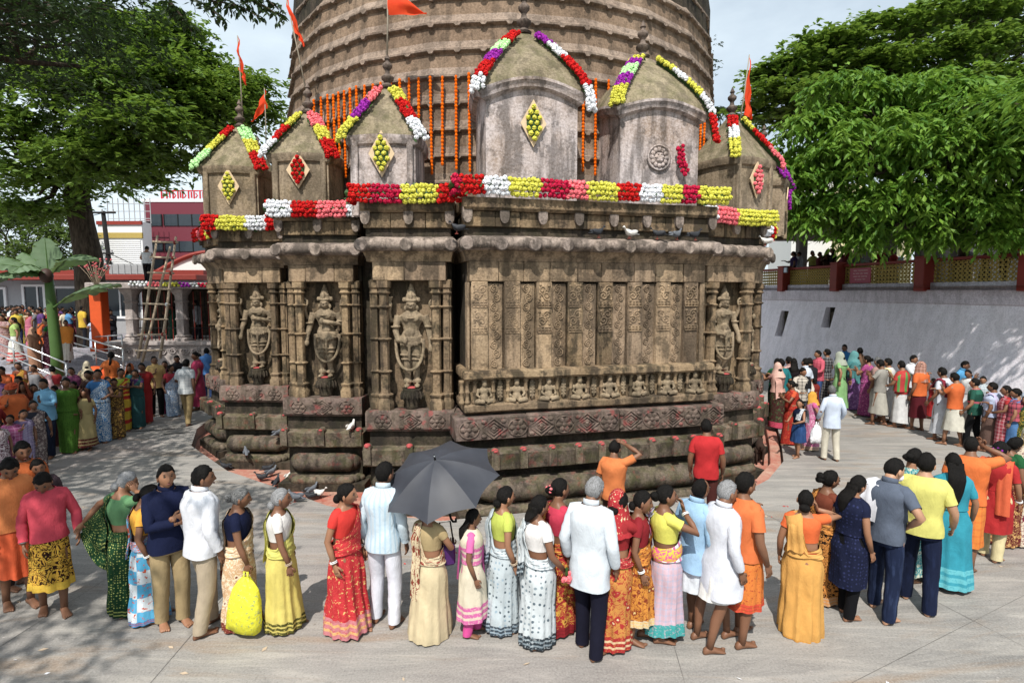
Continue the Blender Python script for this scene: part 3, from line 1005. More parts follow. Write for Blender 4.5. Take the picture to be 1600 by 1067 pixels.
TUR['tr2'] = turret(6.85, 15.9, rad(60), 1.1, 1.1, 5.3, 6.7, .03, 7.7, M['turret_body'], M['turret_roof'])
# lotus medallion on the second big turret
mb = MB()
mb.lathe([(.27, 0), (.27, .03), (.24, .04), (.235, .02), (.1, .02), (.09, .05), (.05, .06)], 20)
for i in range(12):
    a = 2 * math.pi * i / 12
    mb.ball((.165 * math.cos(a), .165 * math.sin(a), .03), (.055, .055, .025), 6, 4)
for i in range(6):
    a = 2 * math.pi * i / 6
    mb.ball((.075 * math.cos(a), .075 * math.sin(a), .045), (.03, .03, .03), 6, 4)
o = put('lotus_medallion', mb.mesh('lotus_medallion', M['plaster'], True), TUR['big2'][0], (-.06, -.945, 6.62), (rad(90), 0, 0))
# ------------------------------------------------------------------ flower garlands, plaques, marigold strings, flags
def flower_mat(name, c, c2):
    k = NT(name, 0.85, 0.05)
    rnd = k.n('ShaderNodeObjectInfo').outputs['Random']
    n = k.noise(k.n('ShaderNodeTexCoord').outputs['Object'], 30, 3)
    col = k.mix(k.ramp(n, .35, .65), c2, c)
    col = k.mix(k.math('MULTIPLY', rnd, .35), col, c2)
    k.color(col)
    k.b.inputs['Subsurface Weight'].default_value = 0.0
    return k.m
FC = {'red': ('#cf2b24', '#96141a'), 'crimson': ('#c92a4c', '#8d1530'), 'pink': ('#f08a8c', '#cf5a66'), 'yellow': ('#dcd868', '#b2ae3c'),
      'white': ('#f0f0f2', '#c3c6cc'), 'green': ('#cdf0b8', '#9ccf8a'), 'purple': ('#a43aa6', '#6d1a78')}
FLOW = {}
for nm, (a, b) in FC.items():
    m_ = flower_mat(nm + '_petals', lin(a), lin(b))
    FLOW[nm] = []
    for v in range(3):
        mb = MB()
        nu, nv = 14, 8
        th = np.linspace(0.05, math.pi - .05, nv + 1)
        rings = []
        for i, t in enumerate(th):
            a_ = np.arange(nu) * 2 * math.pi / nu + (i % 2) * math.pi / nu
            rr = .047 * (1 + rng.uniform(-.13, .12, nu) + (.1 if i % 2 else -.1))
            rings.append(np.stack([rr * math.sin(t) * np.cos(a_), rr * math.sin(t) * np.sin(a_), -rr * math.cos(t)], -1))
        mb.loft(rings, True, True, True)
        FLOW[nm].append(mb.mesh(nm + '_pompom', m_, False))
M['garland_leaf'] = plain('garland_leaf', (0.03, 0.075, 0.015), 0.6)

def resample(path, step):
    pts = [Vector(p) for p in path]
    out, acc = [], 0.0
    for a, b in zip(pts[:-1], pts[1:]):
        L = (b - a).length
        d = acc
        while d < L:
            out.append((a + (b - a) * (d / L), (b - a).normalized()))
            d += step
        acc = d - L
    return out

def flower_at(parent, col, p, r=1.0):
    e = (rng.uniform(0, 6.28), rng.uniform(0, 6.28), rng.uniform(0, 6.28))
    return put('flower', FLOW[col][int(rng.integers(3))], parent, p, e, rng.uniform(.86, 1.12) * r)

def garland(label, path, segs, na=4, out=(0, -1, 0), group=None, bulge=.06, step=.088, size=1.0, side=None):
    out0 = Vector(out).normalized()
    rows = resample(path, step * size)
    org = rows[0][0]
    g = thing('garland', label, 'flower garland', org, 0, group)
    tot = sum(s[1] for s in segs)
    bounds, acc = [], 0
    for c, l in segs:
        acc += l / tot
        bounds.append((acc, c))
    lf = MB()
    back = []
    for i, (p, t) in enumerate(rows):
        f = (i + .5) / len(rows)
        sd = (Vector(side) if side else t.cross(out0)).normalized()
        o = sd.cross(t).normalized()
        if o.dot(out0) < 0: o = -o
        back.append(p - org - o * .0)
        for kx in range(na):
            x = kx - (na - 1) / 2
            q = p + sd * x * .083 * size + o * bulge * math.cos(math.pi * x / na) + t * ((kx % 2) * .5 * step * size)
            q += Vector(rng.uniform(-.013, .013, 3))
            ff = f + ((kx % 2) * .5) / len(rows) + rng.uniform(-.006, .006)
            col = next((c for b_, c in bounds if ff <= b_), bounds[-1][1])
            flower_at(g, col, q - org, size)
            if rng.random() < .8:
                b = q - org + Vector(rng.uniform(-.05, .05, 3)) - o * .02
                d1 = Vector(rng.normal(size=3)).normalized() * .055; d2 = Vector(rng.normal(size=3)).normalized() * .03
                lf.add([b - d1, b - d2, b + d1, b + d2], [[0, 1, 2, 3]])
    if len(back) > 1:
        mb = MB(); mb.tube(back, .05 * na / 3 * size, 6)
        mb.build('leafy_backing', M['garland_leaf'], g)
    tag(lf.build('leaf_sprays', M['garland_leaf'], g), kind='stuff')
    return g

def bay_rail(bx, by, yaw, w, off, segs, label, z=5.6, wrapL=0.0, wrapR=0.0, group='flower garlands along the parapet', step=.086):
    Mx = Matrix.Translation((bx, by, 0)) @ Matrix.Rotation(yaw, 4, 'Z')
    pts = []
    if wrapL: pts.append(Mx @ Vector((-w / 2 - off, -off + wrapL, z)))
    pts += [Mx @ Vector((-w / 2 - off, -off, z)), Mx @ Vector((0, -off, z - .02)), Mx @ Vector((w / 2 + off, -off, z))]
    if wrapR: pts.append(Mx @ Vector((w / 2 + off, -off + wrapR, z)))
    o = Mx.to_3x3() @ Vector((0, -1, 0.15))
    return garland(label, pts, segs, 4, o, group, side=(0, 0, 1), step=step)

bay_rail(MAINLOC.x, MAINLOC.y, YM, W, .27, [('crimson', 30), ('red', 35), ('white', 34), ('yellow', 46), ('crimson', 38), ('pink', 32), ('yellow', 42), ('red', 36), ('white', 36), ('yellow', 34), ('crimson', 27), ('yellow', 52)],
         'long many coloured pompom garland along the parapet of the wide wall', 5.70, wrapL=.25)
bay_rail(-1.9, 10.6, 0, 1.52, .27, [('red', 58), ('crimson', 40), ('yellow', 48), ('red', 36)], 'red, pink and yellow garland on the parapet below the grey small turret', 5.6, wrapL=.35)
bay_rail(-3.96, 11.9, 0, 1.52, .25, [('red', 24), ('white', 32), ('red', 36), ('pink', 38), ('white', 22)], 'garland with two white runs on the parapet below the red plaque', 5.52, wrapL=.3)
bay_rail(-6.07, 13.4, 0, 1.52, .25, [('red', 34), ('yellow', 38), ('white', 28), ('red', 28)], 'red, yellow and white garland on the parapet of the outer niche', 5.42, wrapL=.2)
bay_rail(-7.62, 14.75, rad(-48), 1.5, .22, [('red', 30), ('pink', 12), ('red', 22), ('yellow', 14), ('red', 22)], 'red garland tipped with pink hanging off the far corner of the parapet', 5.34)
bay_rail(4.72, 12.4, rad(24), 1.52, .25, [('white', 18), ('pink', 30), ('yellow', 58)], 'white, pink and yellow garland on the parapet past the wide wall', 5.43)
bay_rail(5.9, 13.95, rad(52), 1.4, .2, [('yellow', 20), ('white', 26), ('red', 12), ('yellow', 22)], 'short garland ending in white, red and yellow at the far parapet corner', 5.36, wrapR=.6)
bay_rail(6.75, 16.1, rad(78), 1.5, .25, [('red', 20), ('yellow', 24), ('white', 20)], 'far end of the parapet garland turning behind the temple', 5.32)

RG = 'flower garlands on the turret ridges'
def ridge_garland(key, c, segs, label, na=3, extra=0.0, lift=.05):
    t, Mw, ridges, front = TUR[key]
    pts = [Vector(p) for p in ridges[c]][::-1]
    pts = pts[1:]
    if extra:
        d = (pts[-1] - pts[-2]).normalized()
        d = (d + Vector((0, 0, -1.2))).normalized()
        pts.append(pts[-1] + d * extra)
    ax = Mw.to_translation()
    mid = pts[len(pts) // 2]
    out = Vector((mid.x - ax.x, mid.y - ax.y, 0)).normalized() + Vector((0, 0, .55))
    out = out.normalized()
    pts = [p + out * lift for p in pts]
    return garland(label, pts, segs, na, out, RG, .06, size=1.0 if na > 3 else .95)

ridge_garland('big', 0, [('red', 3), ('green', 2.6), ('purple', 2.2), ('red', 2.6), ('white', 2)], 'ridge garland from red through pale green and purple to white on the widest turret', 4, .1)
ridge_garland('big', 1, [('purple', 3), ('white', 2.6), ('red', 5.5), ('white', 3)], 'ridge garland of purple, white, long red and white on the widest turret', 4, .35)
ridge_garland('big2', 0, [('yellow', 1.3), ('purple', 1.5), ('green', 2.5), ('purple', 2.4), ('yellow', 3)], 'ridge garland with two purple bands on the turret with the lotus medallion', 4, .0)
ridge_garland('big2', 1, [('yellow', 3), ('white', 2.3), ('yellow', 2.5), ('white', 3), ('red', 3.2)], 'ridge garland of yellow and white ending in red on the medallion turret', 4, .6)
ridge_garland('t0', 0, [('pink', 2.6), ('purple', 3.2), ('yellow', 3.4)], 'pink, purple and yellow ridge garland on the small pale turret', 4, .12)
ridge_garland('t0', 1, [('yellow', 2.6), ('red', 3.6), ('white', 3.4)], 'yellow, red and white ridge garland on the small pale turret', 4, .1)
ridge_garland('t0', 3, [('pink', 3), ('yellow', 5)], 'pink and yellow garland hanging behind the small pale turret', 3, .9)
ridge_garland('t2', 0, [('yellow', 3.2), ('red', 3.0), ('white', 3)], 'yellow, red and white ridge garland above the red plaque', 4, .05)
ridge_garland('t2', 1, [('pink', 3), ('yellow', 3.2), ('red', 3.4)], 'pink, yellow and red ridge garland above the red plaque', 4, .12)
ridge_garland('t2', 3, [('white', 2), ('pink', 5)], 'pink garland hanging down behind the turret with the red plaque', 3, 1.0)
ridge_garland('t1', 0, [('red', 2.2), ('yellow', 3.2), ('green', 3.6)], 'red, yellow and pale green ridge garland on the outermost turret', 4, .12)
ridge_garland('t1', 1, [('green', 3), ('yellow', 3), ('red', 3.2)], 'pale green, yellow and red ridge garland on the outermost turret', 4, .1)
ridge_garland('t1', 3, [('green', 3), ('yellow', 3), ('pink', 3)], 'pale green, yellow and pink garland on the back ridge of the outermost turret', 3)
ridge_garland('tr1', 0, [('red', 2.5), ('white', 3), ('yellow', 3.4)], 'red, white and yellow ridge garland on the brown turret by the trees', 3, .05)
ridge_garland('tr1', 1, [('yellow', 2.4), ('red', 3.6), ('pink', 3.4)], 'yellow, red and pink ridge garland on the brown turret by the trees', 4, .12)
ridge_garland('tr2', 1, [('white', 2), ('purple', 4)], 'purple garland on the hindmost turret by the trees', 3, .1)
ridge_garland('tr2', 0, [('pink', 2), ('purple', 3)], 'pink and purple garland on the front ridge of the hindmost turret', 3)

M['plywood'] = plain('cream_board', (0.62, 0.47, 0.30), 0.7, scale=12)
def plaque(key, col, label, dz=0.0, hw=.25, hh=.44, tilt=0.0, dx=0.0):
    t, Mw, ridges, front = TUR[key]
    yaw = Mw.to_euler().z
    loc = front + Vector((0, 0, dz)) + (Mw.to_3x3() @ Vector((dx, -.10, 0)))
    g = thing('flower_plaque', label, 'flower plaque', loc, yaw, 'diamond flower plaques on the turrets')
    mb = MB()
    pf = [(0, 0, hh), (-hw, 0, 0), (0, 0, -hh), (hw, 0, 0)]
    v = [(x, -.012, z) for x, y, z in pf] + [(x, .012, z) for x, y, z in pf]
    mb.add(v, [[0, 1, 2, 3], [7, 6, 5, 4], [0, 4, 5, 1], [1, 5, 6, 2], [2, 6, 7, 3], [3, 7, 4, 0]])
    mb.build('board', M['plywood'], g)
    bk = MB(); bk.ball((0, -.02, 0), (hw * .55, .03, hh * .62), 10, 6)
    bk.build('leafy_backing', M['garland_leaf'], g)
    for i, z in enumerate(np.linspace(-hh * .66, hh * .66, 7)):
        n = (1, 2, 3, 3, 3, 2, 1)[i] if i % 2 == 0 else 2
        for j in range(n):
            flower_at(g, col, ((j - (n - 1) / 2) * .115 + rng.uniform(-.012, .012), -.06 + abs(j - (n - 1) / 2) * .02, z), .95)
    return g
plaque('big', 'yellow', 'cream diamond board with yellow flowers on the widest turret', .6)
plaque('t0', 'yellow', 'cream diamond board with yellow flowers on the small pale turret', .45)
plaque('t2', 'red', 'cream diamond board with red flowers on a small turret', .45, .26, .40)
plaque('t1', 'yellow', 'cream diamond board with yellow flowers on the outermost turret', .33)
plaque('tr1', 'pink', 'cream diamond board with pink flowers on the brown turret', .33, .24, .42)
plaque('tr2', 'purple', 'purple flowered diamond board on the hindmost turret', .3, .2, .34)
t, Mw, _, fr = TUR['big2']
q = fr + Mw.to_3x3() @ Vector((.38, -.16, .45))
garland('loose bunch of crimson flowers beside the lotus medallion', [q, q + Vector((.02, 0, -.3)), q + Vector((.16, -.02, -.58))], [('crimson', 1)], 2, (0, -1, 0), None, .03)

# marigold strings down the tower
M['marigold'] = flower_mat('marigold', lin('#f07818'), lin('#c84e08'))
def marigold_mesh(L):
    mb = MB()
    n = int(L / .075)
    prof = []
    for i in range(n):
        r = .035 * rng.uniform(.85, 1.15)
        prof += [(r * .6, -L + i * L / n), (r, -L + (i + .5) * L / n)]
    mb.lathe(prof + [(.02, 0)], 7)
    return mb.mesh('marigold_string', M['marigold'], False)
MARI = [marigold_mesh(1.95), marigold_mesh(2.05), marigold_mesh(1.85)]
def on_tower(u, r):
    a, b, _ = ray(u, 200)
    d = Vector((a, b)).normalized()
    c = Vector((TC.x, TC.y))
    h = d.dot(c)
    disc = h * h - (c.dot(c) - r * r)
    return d * (h - math.sqrt(max(0, disc)))
for i, u in enumerate([481, 491.5, 502.6, 513, 522, 530, 539, 548, 558, 571, 584, 596, 612, 625.6, 640, 655, 673, 692, 713, 733, 753, 911, 930, 950, 968, 1068, 1085, 1095, 1101]):
    q = on_tower(u, 6.62)
    o = put('marigold_string', MARI[i % 3], None, (q.x, q.y, 8.42 + rng.uniform(-.03, .03)), (rng.uniform(-.012, .012), rng.uniform(-.012, .012), 0))
    nth = ('first', 'second', 'third', 'fourth', 'fifth', 'sixth', 'seventh', 'eighth', 'ninth', 'tenth', 'eleventh')
    a_, b_ = ((i, 'from the tower edge beside the red plaque turret') if i < 10 else (i - 10, 'beginning behind the small pale turret') if i < 21 else (i - 21, 'past the widest turret') if i < 25 else (i - 25, 'at the right edge of the tower'))
    tag(o, '%s marigold string %s' % (nth[a_], b_), 'flower string', 'marigold strings hanging down the tower')

# flags
k = NT('saffron_flag_cloth', 0.8, 0.2)
k.color(k.mix(k.noise(k.pos(), 6, 3), lin('#c8301c'), lin('#ee5a2e')))
tr_ = k.n('ShaderNodeBsdfTranslucent', {'Color': lin('#e84a20')})
ms_ = k.n('ShaderNodeMixShader', {0: .3, 1: k.b.outputs[0], 2: tr_.outputs[0]})
k.t.links.new(ms_.outputs[0], k.out.inputs['Surface'])
M['flag'] = k.m
M['pole'] = plain('weathered_bamboo', (0.30, 0.26, 0.2), 0.7)
def flag(label, base, top, poly, limp=0.0, ph=0.0):
    """pole from base to top; poly: [(along pole 0-1 from the top, metres out, metres down)] triangle corners"""
    base, top = Vector(base), Vector(top)
    g = thing('flag', label, 'flag', base, 0, 'orange flags on the turrets')
    mb = MB(); mb.tube([base - base, (top - base) * .5 + Vector((.01, 0, 0)), top - base], [.018, .016, .012], 6)
    mb.build('flagpole', M['pole'], g, True)
    a, b, c = [Vector(x) for x in poly]           # hoist top, hoist bottom, tip, relative to top
    n, m_ = 12, 6
    pts = []
    for i in range(n + 1):
        f = i / n
        row = []
        for j in range(m_ + 1):
            s = j / m_
            p = (a * (1 - s) + b * s) * (1 - f) + c * f
            p = p + Vector((0, 1, 0)) * (.05 * math.sin(f * 9 + ph + s * 2) * f ** .6 + .03 * math.sin(s * 7 + f * 4 + ph)) + Vector((limp * .03 * math.sin(f * 14 + s * 9), 0, 0))
            row.append(tuple(top - base + p))
        pts.append(row)
    mb = MB(); mb.loft(np.array(pts), False)
    mb.build('flag_cloth', M['flag'], g, True)
    return g
def fin_top(key, dz=.62):
    t, Mw, r, f = TUR[key]
    v = Mw.to_translation()
    return Vector((v.x, v.y, {'t0': 7.95, 't2': 7.9, 't1': 8.0, 'tl': 7.75, 'tr1': 7.95}[key] + dz))
b = fin_top('t0'); flag('broad orange flag blowing sideways above the small pale turret', b, P(605, -28, b.y), [(0, 0, -.05), (0, 0, -.62), (.78, 0, -.62)], 0)
b = fin_top('t2', .3); tp = P(441, -30, b.y); d = (b - tp).normalized()
flag('limp orange flag on a leaning pole over the red plaque turret', b, tp, [d * .1, d * 1.05, d * 1.35 + Vector((.2, 0, -.1))], 1, 1.0)
b = fin_top('t1', .2) + Vector((.07, 0, 0)); tp = P(371, 56, b.y); flag('narrow orange flag hanging down its pole on the outermost turret', b, tp, [(0, 0, 0), (0, 0, -.75), (.17, 0, -1.2)], 1, 2.0)
b = fin_top('tl', -.1); b = P(416, 232, 17.0); tp = P(413, 138, 17.0); flag('small orange flag fluttering down in front of the big leafy tree', b, tp, [(0, 0, 0), (.06, 0, -.55), (-.38, 0, -.95)], 1, .4)
b = fin_top('tr1', -.1) + Vector((.18, 0, -.2)); tp = P(1171, 86, b.y); flag('narrow red flag hanging against the green trees', b, tp, [(0, 0, -.03), (-.09, 0, -1.35), (.09, 0, -1.45)], 1, 3.0)
# ------------------------------------------------------------------ trees
def leaf_mat(name, c1, c2, c3, trans=0.35):
    k = NT(name, 0.55, 0.35)
    g = k.n('ShaderNodeNewGeometry')
    r = g.outputs['Random Per Island']
    big = k.noise(g.outputs['Position'], 1.5, 4, .6)
    col = k.mix(r, c1, c2)
    col = k.mix(k.math('MULTIPLY', k.ramp(big, .5, .75), .6), col, c3)
    k.color(col)
    t = k.n('ShaderNodeBsdfTranslucent', {'Color': k.mix(.35, col, tuple(min(1, x * 1.6) for x in c3))})
    ms = k.n('ShaderNodeMixShader', {0: trans, 1: k.b.outputs[0], 2: t.outputs[0]})
    k.t.links.new(ms.outputs[0], k.out.inputs['Surface'])
    return k.m
M['leaf_rain'] = leaf_mat('rain_tree_leaf', (0.06, 0.125, 0.016), (0.13, 0.225, 0.03), (0.24, 0.34, 0.05))
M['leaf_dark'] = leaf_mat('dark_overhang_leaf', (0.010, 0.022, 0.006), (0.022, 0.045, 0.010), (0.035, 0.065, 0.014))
M['leaf_bright'] = leaf_mat('drooping_tree_leaf', (0.045, 0.13, 0.012), (0.15, 0.28, 0.03), (0.28, 0.42, 0.06))
M['leaf_light'] = leaf_mat('light_tree_leaf', (0.07, 0.12, 0.025), (0.13, 0.19, 0.045), (0.16, 0.22, 0.06))
k = NT('rough_bark', 0.95, 0.1)
p = k.pos()
n1 = k.noise(k.mapping(p, (6, 6, 1.2)), 2.0, 6, .7)
k.color(k.mix(k.ramp(n1, .35, .7), (0.025, 0.02, 0.015), (0.11, 0.085, 0.065)))
k.bump(n1, 0.9, 0.06)
M['bark'] = k.m

def leaves(mb, centers, radii, per, size, droop, flatz, r, aspect=2.6, clus=None):
    """leaf blades scattered round spray centres; droop tilts blades downwards"""
    n = len(centers) * per
    c = np.repeat(np.asarray(centers), per, axis=0)
    rr = np.repeat(np.asarray(radii), per)[:, None]
    # every spray is a handful of twigs with the leaves ranked along them
    T = 6
    m = len(centers)
    td = r.normal(size=(m, T, 3)); td[:, :, 2] = td[:, :, 2] * flatz * .6 - droop * .35
    td /= np.linalg.norm(td, axis=2)[:, :, None]
    ti = np.tile(np.arange(per) % T, m)
    d = td[np.repeat(np.arange(m), per), ti]
    s_ = r.random((n, 1)) ** .75
    pos = c + d * rr * 1.45 * s_ + np.array([0, 0, -1.0]) * (droop * .75 * rr * s_ ** 2) + r.normal(size=(n, 3)) * rr * .07
    side_ = np.cross(d, np.array([0, 0, 1.0])); side_ /= np.linalg.norm(side_, axis=1)[:, None] + 1e-9
    ax = d * .75 + side_ * r.choice([-1.0, 1.0], size=(n, 1)) * r.uniform(.3, 1.0, (n, 1)) + r.normal(size=(n, 3)) * .18
    ax[:, 2] -= droop * (.4 + .8 * s_[:, 0])
    ax /= np.linalg.norm(ax, axis=1)[:, None]
    up = r.normal(size=(n, 3)) * .4 + np.array([0, 0, 1.0])
    sd = np.cross(ax, up); sd /= np.linalg.norm(sd, axis=1)[:, None] + 1e-9
    L = size * r.uniform(.65, 1.25, (n, 1))
    nrm = np.cross(sd, ax)
    w = L / aspect
    v = np.stack([pos - ax * L * .5, pos + sd * w * .5 + nrm * w * .12, pos + ax * L * .5, pos - sd * w * .5 + nrm * w * .12], 1)
    q = np.arange(n * 4).reshape(-1, 4)
    mb.add(v.reshape(-1, 3), q)

def limb(mb, a, b, r0, r1, r, n=7, wob=.08, seg=7):
    a, b = np.array(a, float), np.array(b, float)
    L = np.linalg.norm(b - a)
    t = np.linspace(0, 1, n)
    pts = a + (b - a) * t[:, None]
    pts[1:-1] += r.normal(size=(n - 2, 3)) * wob * L * .35
    pts[:, 2] += np.sin(t * math.pi) * L * .06
    mb.tube(pts, r0 + (r1 - r0) * t, seg)
    return pts

def tree(name, label, cat, base, trunk, boughs, leafmat, per, size, droop, flatz, srad, seed, nspray, group=None, shell=.55, aspect=2.6, barkmat=None, filt=None):
    """trunk: [(x,y,z,r)...]; boughs: list of (centre, (rx,ry,rz)) foliage masses fed by limbs from the trunk top"""
    r = np.random.default_rng(seed)
    base = Vector(base)
    g = thing(name, label, cat, base, 0, group)
    tb = MB()
    tp = np.array([x[:3] for x in trunk]); tr = [x[3] for x in trunk]
    if len(trunk) > 1:
        tb.tube(tp - np.array(base), tr, 14)
    lb = MB()
    cs, rs = [], []
    top = tp[-1]
    for (c, rad3, ns) in boughs:
        c = np.array(c, float); rad3 = np.array(rad3, float)
        k0 = tp[max(0, len(tp) - 1 - int(r.integers(2)))]
        pts = limb(tb, k0 - np.array(base), c - np.array(base) - np.array([0, 0, rad3[2] * .5]), tr[-1] * .6, .05, r, 8)
        for _ in range(max(3, ns // 9)):
            d = r.normal(size=3); d /= np.linalg.norm(d); d[2] = abs(d[2]) * .6
            limb(tb, pts[-3 + int(r.integers(2))], c - np.array(base) + d * rad3 * .85, .05, .012, r, 5, .1, 5)
        d = r.normal(size=(ns, 3)); d /= np.linalg.norm(d, axis=1)[:, None]
        lo = r.random(ns) < .72
        d[:, 2] = np.where(lo, np.abs(d[:, 2]), d[:, 2])
        rad_ = np.where(r.random(ns) < shell, r.uniform(.85, 1.06, ns), r.uniform(.3, .9, ns))
        pts_ = c + d * rad3 * rad_[:, None]
        cs.append(pts_); rs.append(np.full(ns, srad) * r.uniform(.6, 1.3, ns))
    cs = np.concatenate(cs) - np.array(base); rs = np.concatenate(rs)
    if filt is not None:
        ok = filt(cs + np.array(base)); cs, rs = cs[ok], rs[ok]
    leaves(lb, cs, rs, per, size, droop, flatz, r, aspect)
    tb.build('trunk', barkmat or M['bark'], g, True)
    lb.build('crown', leafmat, g, False)
    return g

def in_view_y(v_lo):
    return None

# big tree behind the steps: dark leaning trunk, layered bright crown
r_ = np.random.default_rng(3)
def masses(spec, seed):
    out = []
    for u, v, Y, ru, rv, ns in spec:
        c = P(u, v, Y)
        s = Y / FPX
        out.append((tuple(c), (ru * s, ru * s * .8, rv * s), ns))
    return out
tb_ = P(135, 440, 24.5)
tree('rain_tree', 'big tree with leaning dark trunk and bright layered crown behind the steps', 'tree', (tb_.x, tb_.y, 0),
     [(tb_.x + .2, tb_.y, 0, .66), (*P(138, 400, 24.5), .52), (*P(128, 350, 24.5), .46), (*P(120, 310, 24.3), .46), (*P(122, 270, 24), .36), (*P(130, 210, 23.5), .26)],
     masses([(60, 285, 23, 90, 38, 100), (20, 215, 22, 70, 50, 100), (150, 255, 21.5, 80, 34, 110), (220, 205, 21, 85, 36, 130), (160, 150, 21.5, 90, 42, 130),
             (250, 130, 22, 80, 40, 120), (310, 175, 23, 70, 36, 110), (355, 160, 24, 52, 30, 80), (335, 215, 24.5, 46, 20, 50), (200, 75, 22.5, 80, 45, 110),
             (262, 255, 23.5, 46, 18, 44), (385, 140, 25, 40, 22, 45), (400, 180, 25.5, 34, 20, 40), (70, 130, 22, 80, 55, 110), (300, 105, 24, 50, 28, 70), (270, 50, 23.5, 36, 26, 40), (45, 330, 23.5, 46, 14, 40), (352, 262, 25, 26, 9, 18), (215, 285, 24, 40, 12, 26)], 1),
     M['leaf_rain'], 44, .28, .15, .40, .66, 11, 0, aspect=2.2)
# near tree: its boughs hang over the camera's left side and dapple the paving
near = [((-10.6, 11.6, 9.4), (1.9, 2.2, 1.5), 110), ((-10.6, 7.4, 8.4), (1.7, 2.0, 1.2), 70), ((-11.0, 15.0, 10.4), (2.0, 2.2, 1.7), 110), ((-13.4, 15.5, 10.2), (2.4, 2.2, 1.9), 90),
        ((-12.4, 9.4, 8.8), (2.0, 2.2, 1.6), 80), ((-7.2, 3.4, 8.5), (1.9, 1.7, .8), 50), ((-10.4, 4.4, 8.6), (2.2, 1.9, 1.0), 60), ((-6.0, 1.4, 8.6), (1.5, 1.6, .8), 34),
        ((-9.0, 1.2, 8.8), (2.2, 2, 1.0), 50), ((-13.0, 6.2, 8.8), (2.2, 2.0, 1.2), 55), ((-13.6, 12.4, 9.2), (2.2, 2.2, 1.6), 90), ((-14.8, 9.2, 8.6), (2.2, 2.2, 1.5), 60),
        ((-11.8, 1.8, 9), (2.2, 2, 1), 45), ((-7.5, -1.4, 9), (2.4, 2.2, .9), 40), ((-11.5, -1.5, 9), (2.4, 2.2, .9), 40)]
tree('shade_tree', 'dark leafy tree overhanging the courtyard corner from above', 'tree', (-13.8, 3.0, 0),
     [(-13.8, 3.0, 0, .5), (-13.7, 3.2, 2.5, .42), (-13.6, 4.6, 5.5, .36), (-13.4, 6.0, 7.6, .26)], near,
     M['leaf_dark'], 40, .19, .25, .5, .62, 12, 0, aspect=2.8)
# twig hanging into the sky by the near tree
sp = MB(); tw = MB()
r2 = np.random.default_rng(5)
for (u0, v0, u1, v1, Y) in ((262, 4, 300, 52, 8.2), (300, -10, 372, 10, 8.0), (330, 2, 405, 28, 8.0), (370, -6, 442, 30, 8.1), (290, -6, 350, 34, 8.3), (380, -14, 436, 16, 8.2), (250, -10, 285, 30, 8.3)):
    a, b = P(u0, v0, Y), P(u1, v1, Y)
    t = np.linspace(0, 1, 9)
    pts = np.array(a) + (np.array(b) - np.array(a)) * t[:, None] + np.stack([0 * t, 0 * t, .05 * np.sin(t * 3)], -1)
    tw.tube(pts, .012 * (1 - .7 * t) + .003, 5)
    leaves(sp, pts[1:], np.full(8, .09), 9, .13, .7, 1.0, r2, 2.6)
g = thing('hanging_bough', 'thin dark bough with drooping leaves against the sky', 'branch', P(260, -40, 8.3))
o = g.location
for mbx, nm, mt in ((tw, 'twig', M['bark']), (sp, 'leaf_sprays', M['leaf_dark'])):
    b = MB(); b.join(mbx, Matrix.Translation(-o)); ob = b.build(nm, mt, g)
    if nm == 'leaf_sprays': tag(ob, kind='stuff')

# right: tall spreading tree behind, drooping tree in front
tb_ = P(1490, 400, 36)
tree('spreading_tree', 'tall spreading tree with flat layered crown filling the upper right sky', 'tree', (tb_.x, tb_.y, 0),
     [(tb_.x, tb_.y, 0, .9), (*P(1490, 330, 36), .7), (*P(1485, 260, 36), .55), (*P(1480, 200, 36), .42)],
     masses([(1250, 105, 33, 52, 16, 60), (1215, 145, 33, 42, 16, 50), (1300, 75, 33, 60, 17, 70), (1240, 190, 34, 60, 20, 60), (1330, 115, 34, 70, 18, 80), (1400, 50, 33, 75, 19, 80), (1390, 100, 32, 60, 16, 60),
             (1490, 30, 33, 80, 20, 90), (1480, 85, 32, 80, 18, 80), (1570, 15, 33, 70, 20, 70), (1580, 70, 32, 70, 20, 70), (1560, 130, 31, 70, 20, 70), (1450, 130, 33, 70, 18, 60), (1300, 160, 35, 60, 18, 60),
             (1180, 175, 35, 28, 12, 25), (1280, 140, 31, 34, 12, 30), (1500, 165, 30, 90, 22, 60), (1390, 170, 32, 60, 20, 50), (1590, 190, 30, 60, 30, 50), (1640, 60, 33, 60, 40, 60), (1185, 120, 34, 22, 9, 18)], 2),
     M['leaf_rain'], 34, .42, .1, .26, .72, 21, 0, aspect=2.0)
tb_ = P(1505, 400, 18.6)
tree('drooping_tree', 'bright green drooping tree leaning over the white wall', 'tree', (tb_.x, tb_.y, 3.9),
     [(tb_.x, tb_.y, 3.9, .16), (*P(1510, 350, 18.6), .14), (*P(1495, 300, 18.4), .12), (*P(1480, 250, 18.3), .1)],
     masses([(1285, 215, 18.6, 60, 45, 90), (1262, 290, 18.6, 52, 60, 100), (1330, 160, 18.6, 70, 40, 100), (1370, 240, 17.6, 85, 60, 150), (1310, 340, 18.2, 62, 42, 100), (1400, 330, 17.6, 75, 45, 120),
             (1430, 160, 18.5, 75, 38, 100), (1480, 250, 17.2, 85, 60, 140), (1520, 170, 17.8, 70, 45, 100), (1560, 260, 16.6, 70, 60, 120), (1500, 335, 17.2, 70, 34, 90), (1580, 330, 16.8, 55, 40, 80), (1600, 180, 17.2, 60, 50, 90), (1450, 372, 17.6, 40, 14, 24), (1240, 330, 19, 26, 28, 36), (1345, 372, 18, 36, 16, 26), (1560, 372, 16.6, 40, 12, 26), (1650, 270, 16.5, 60, 70, 90)], 3),
     M['leaf_bright'], 34, .29, .75, .8, .36, 22, 0, aspect=3.0, shell=.8)
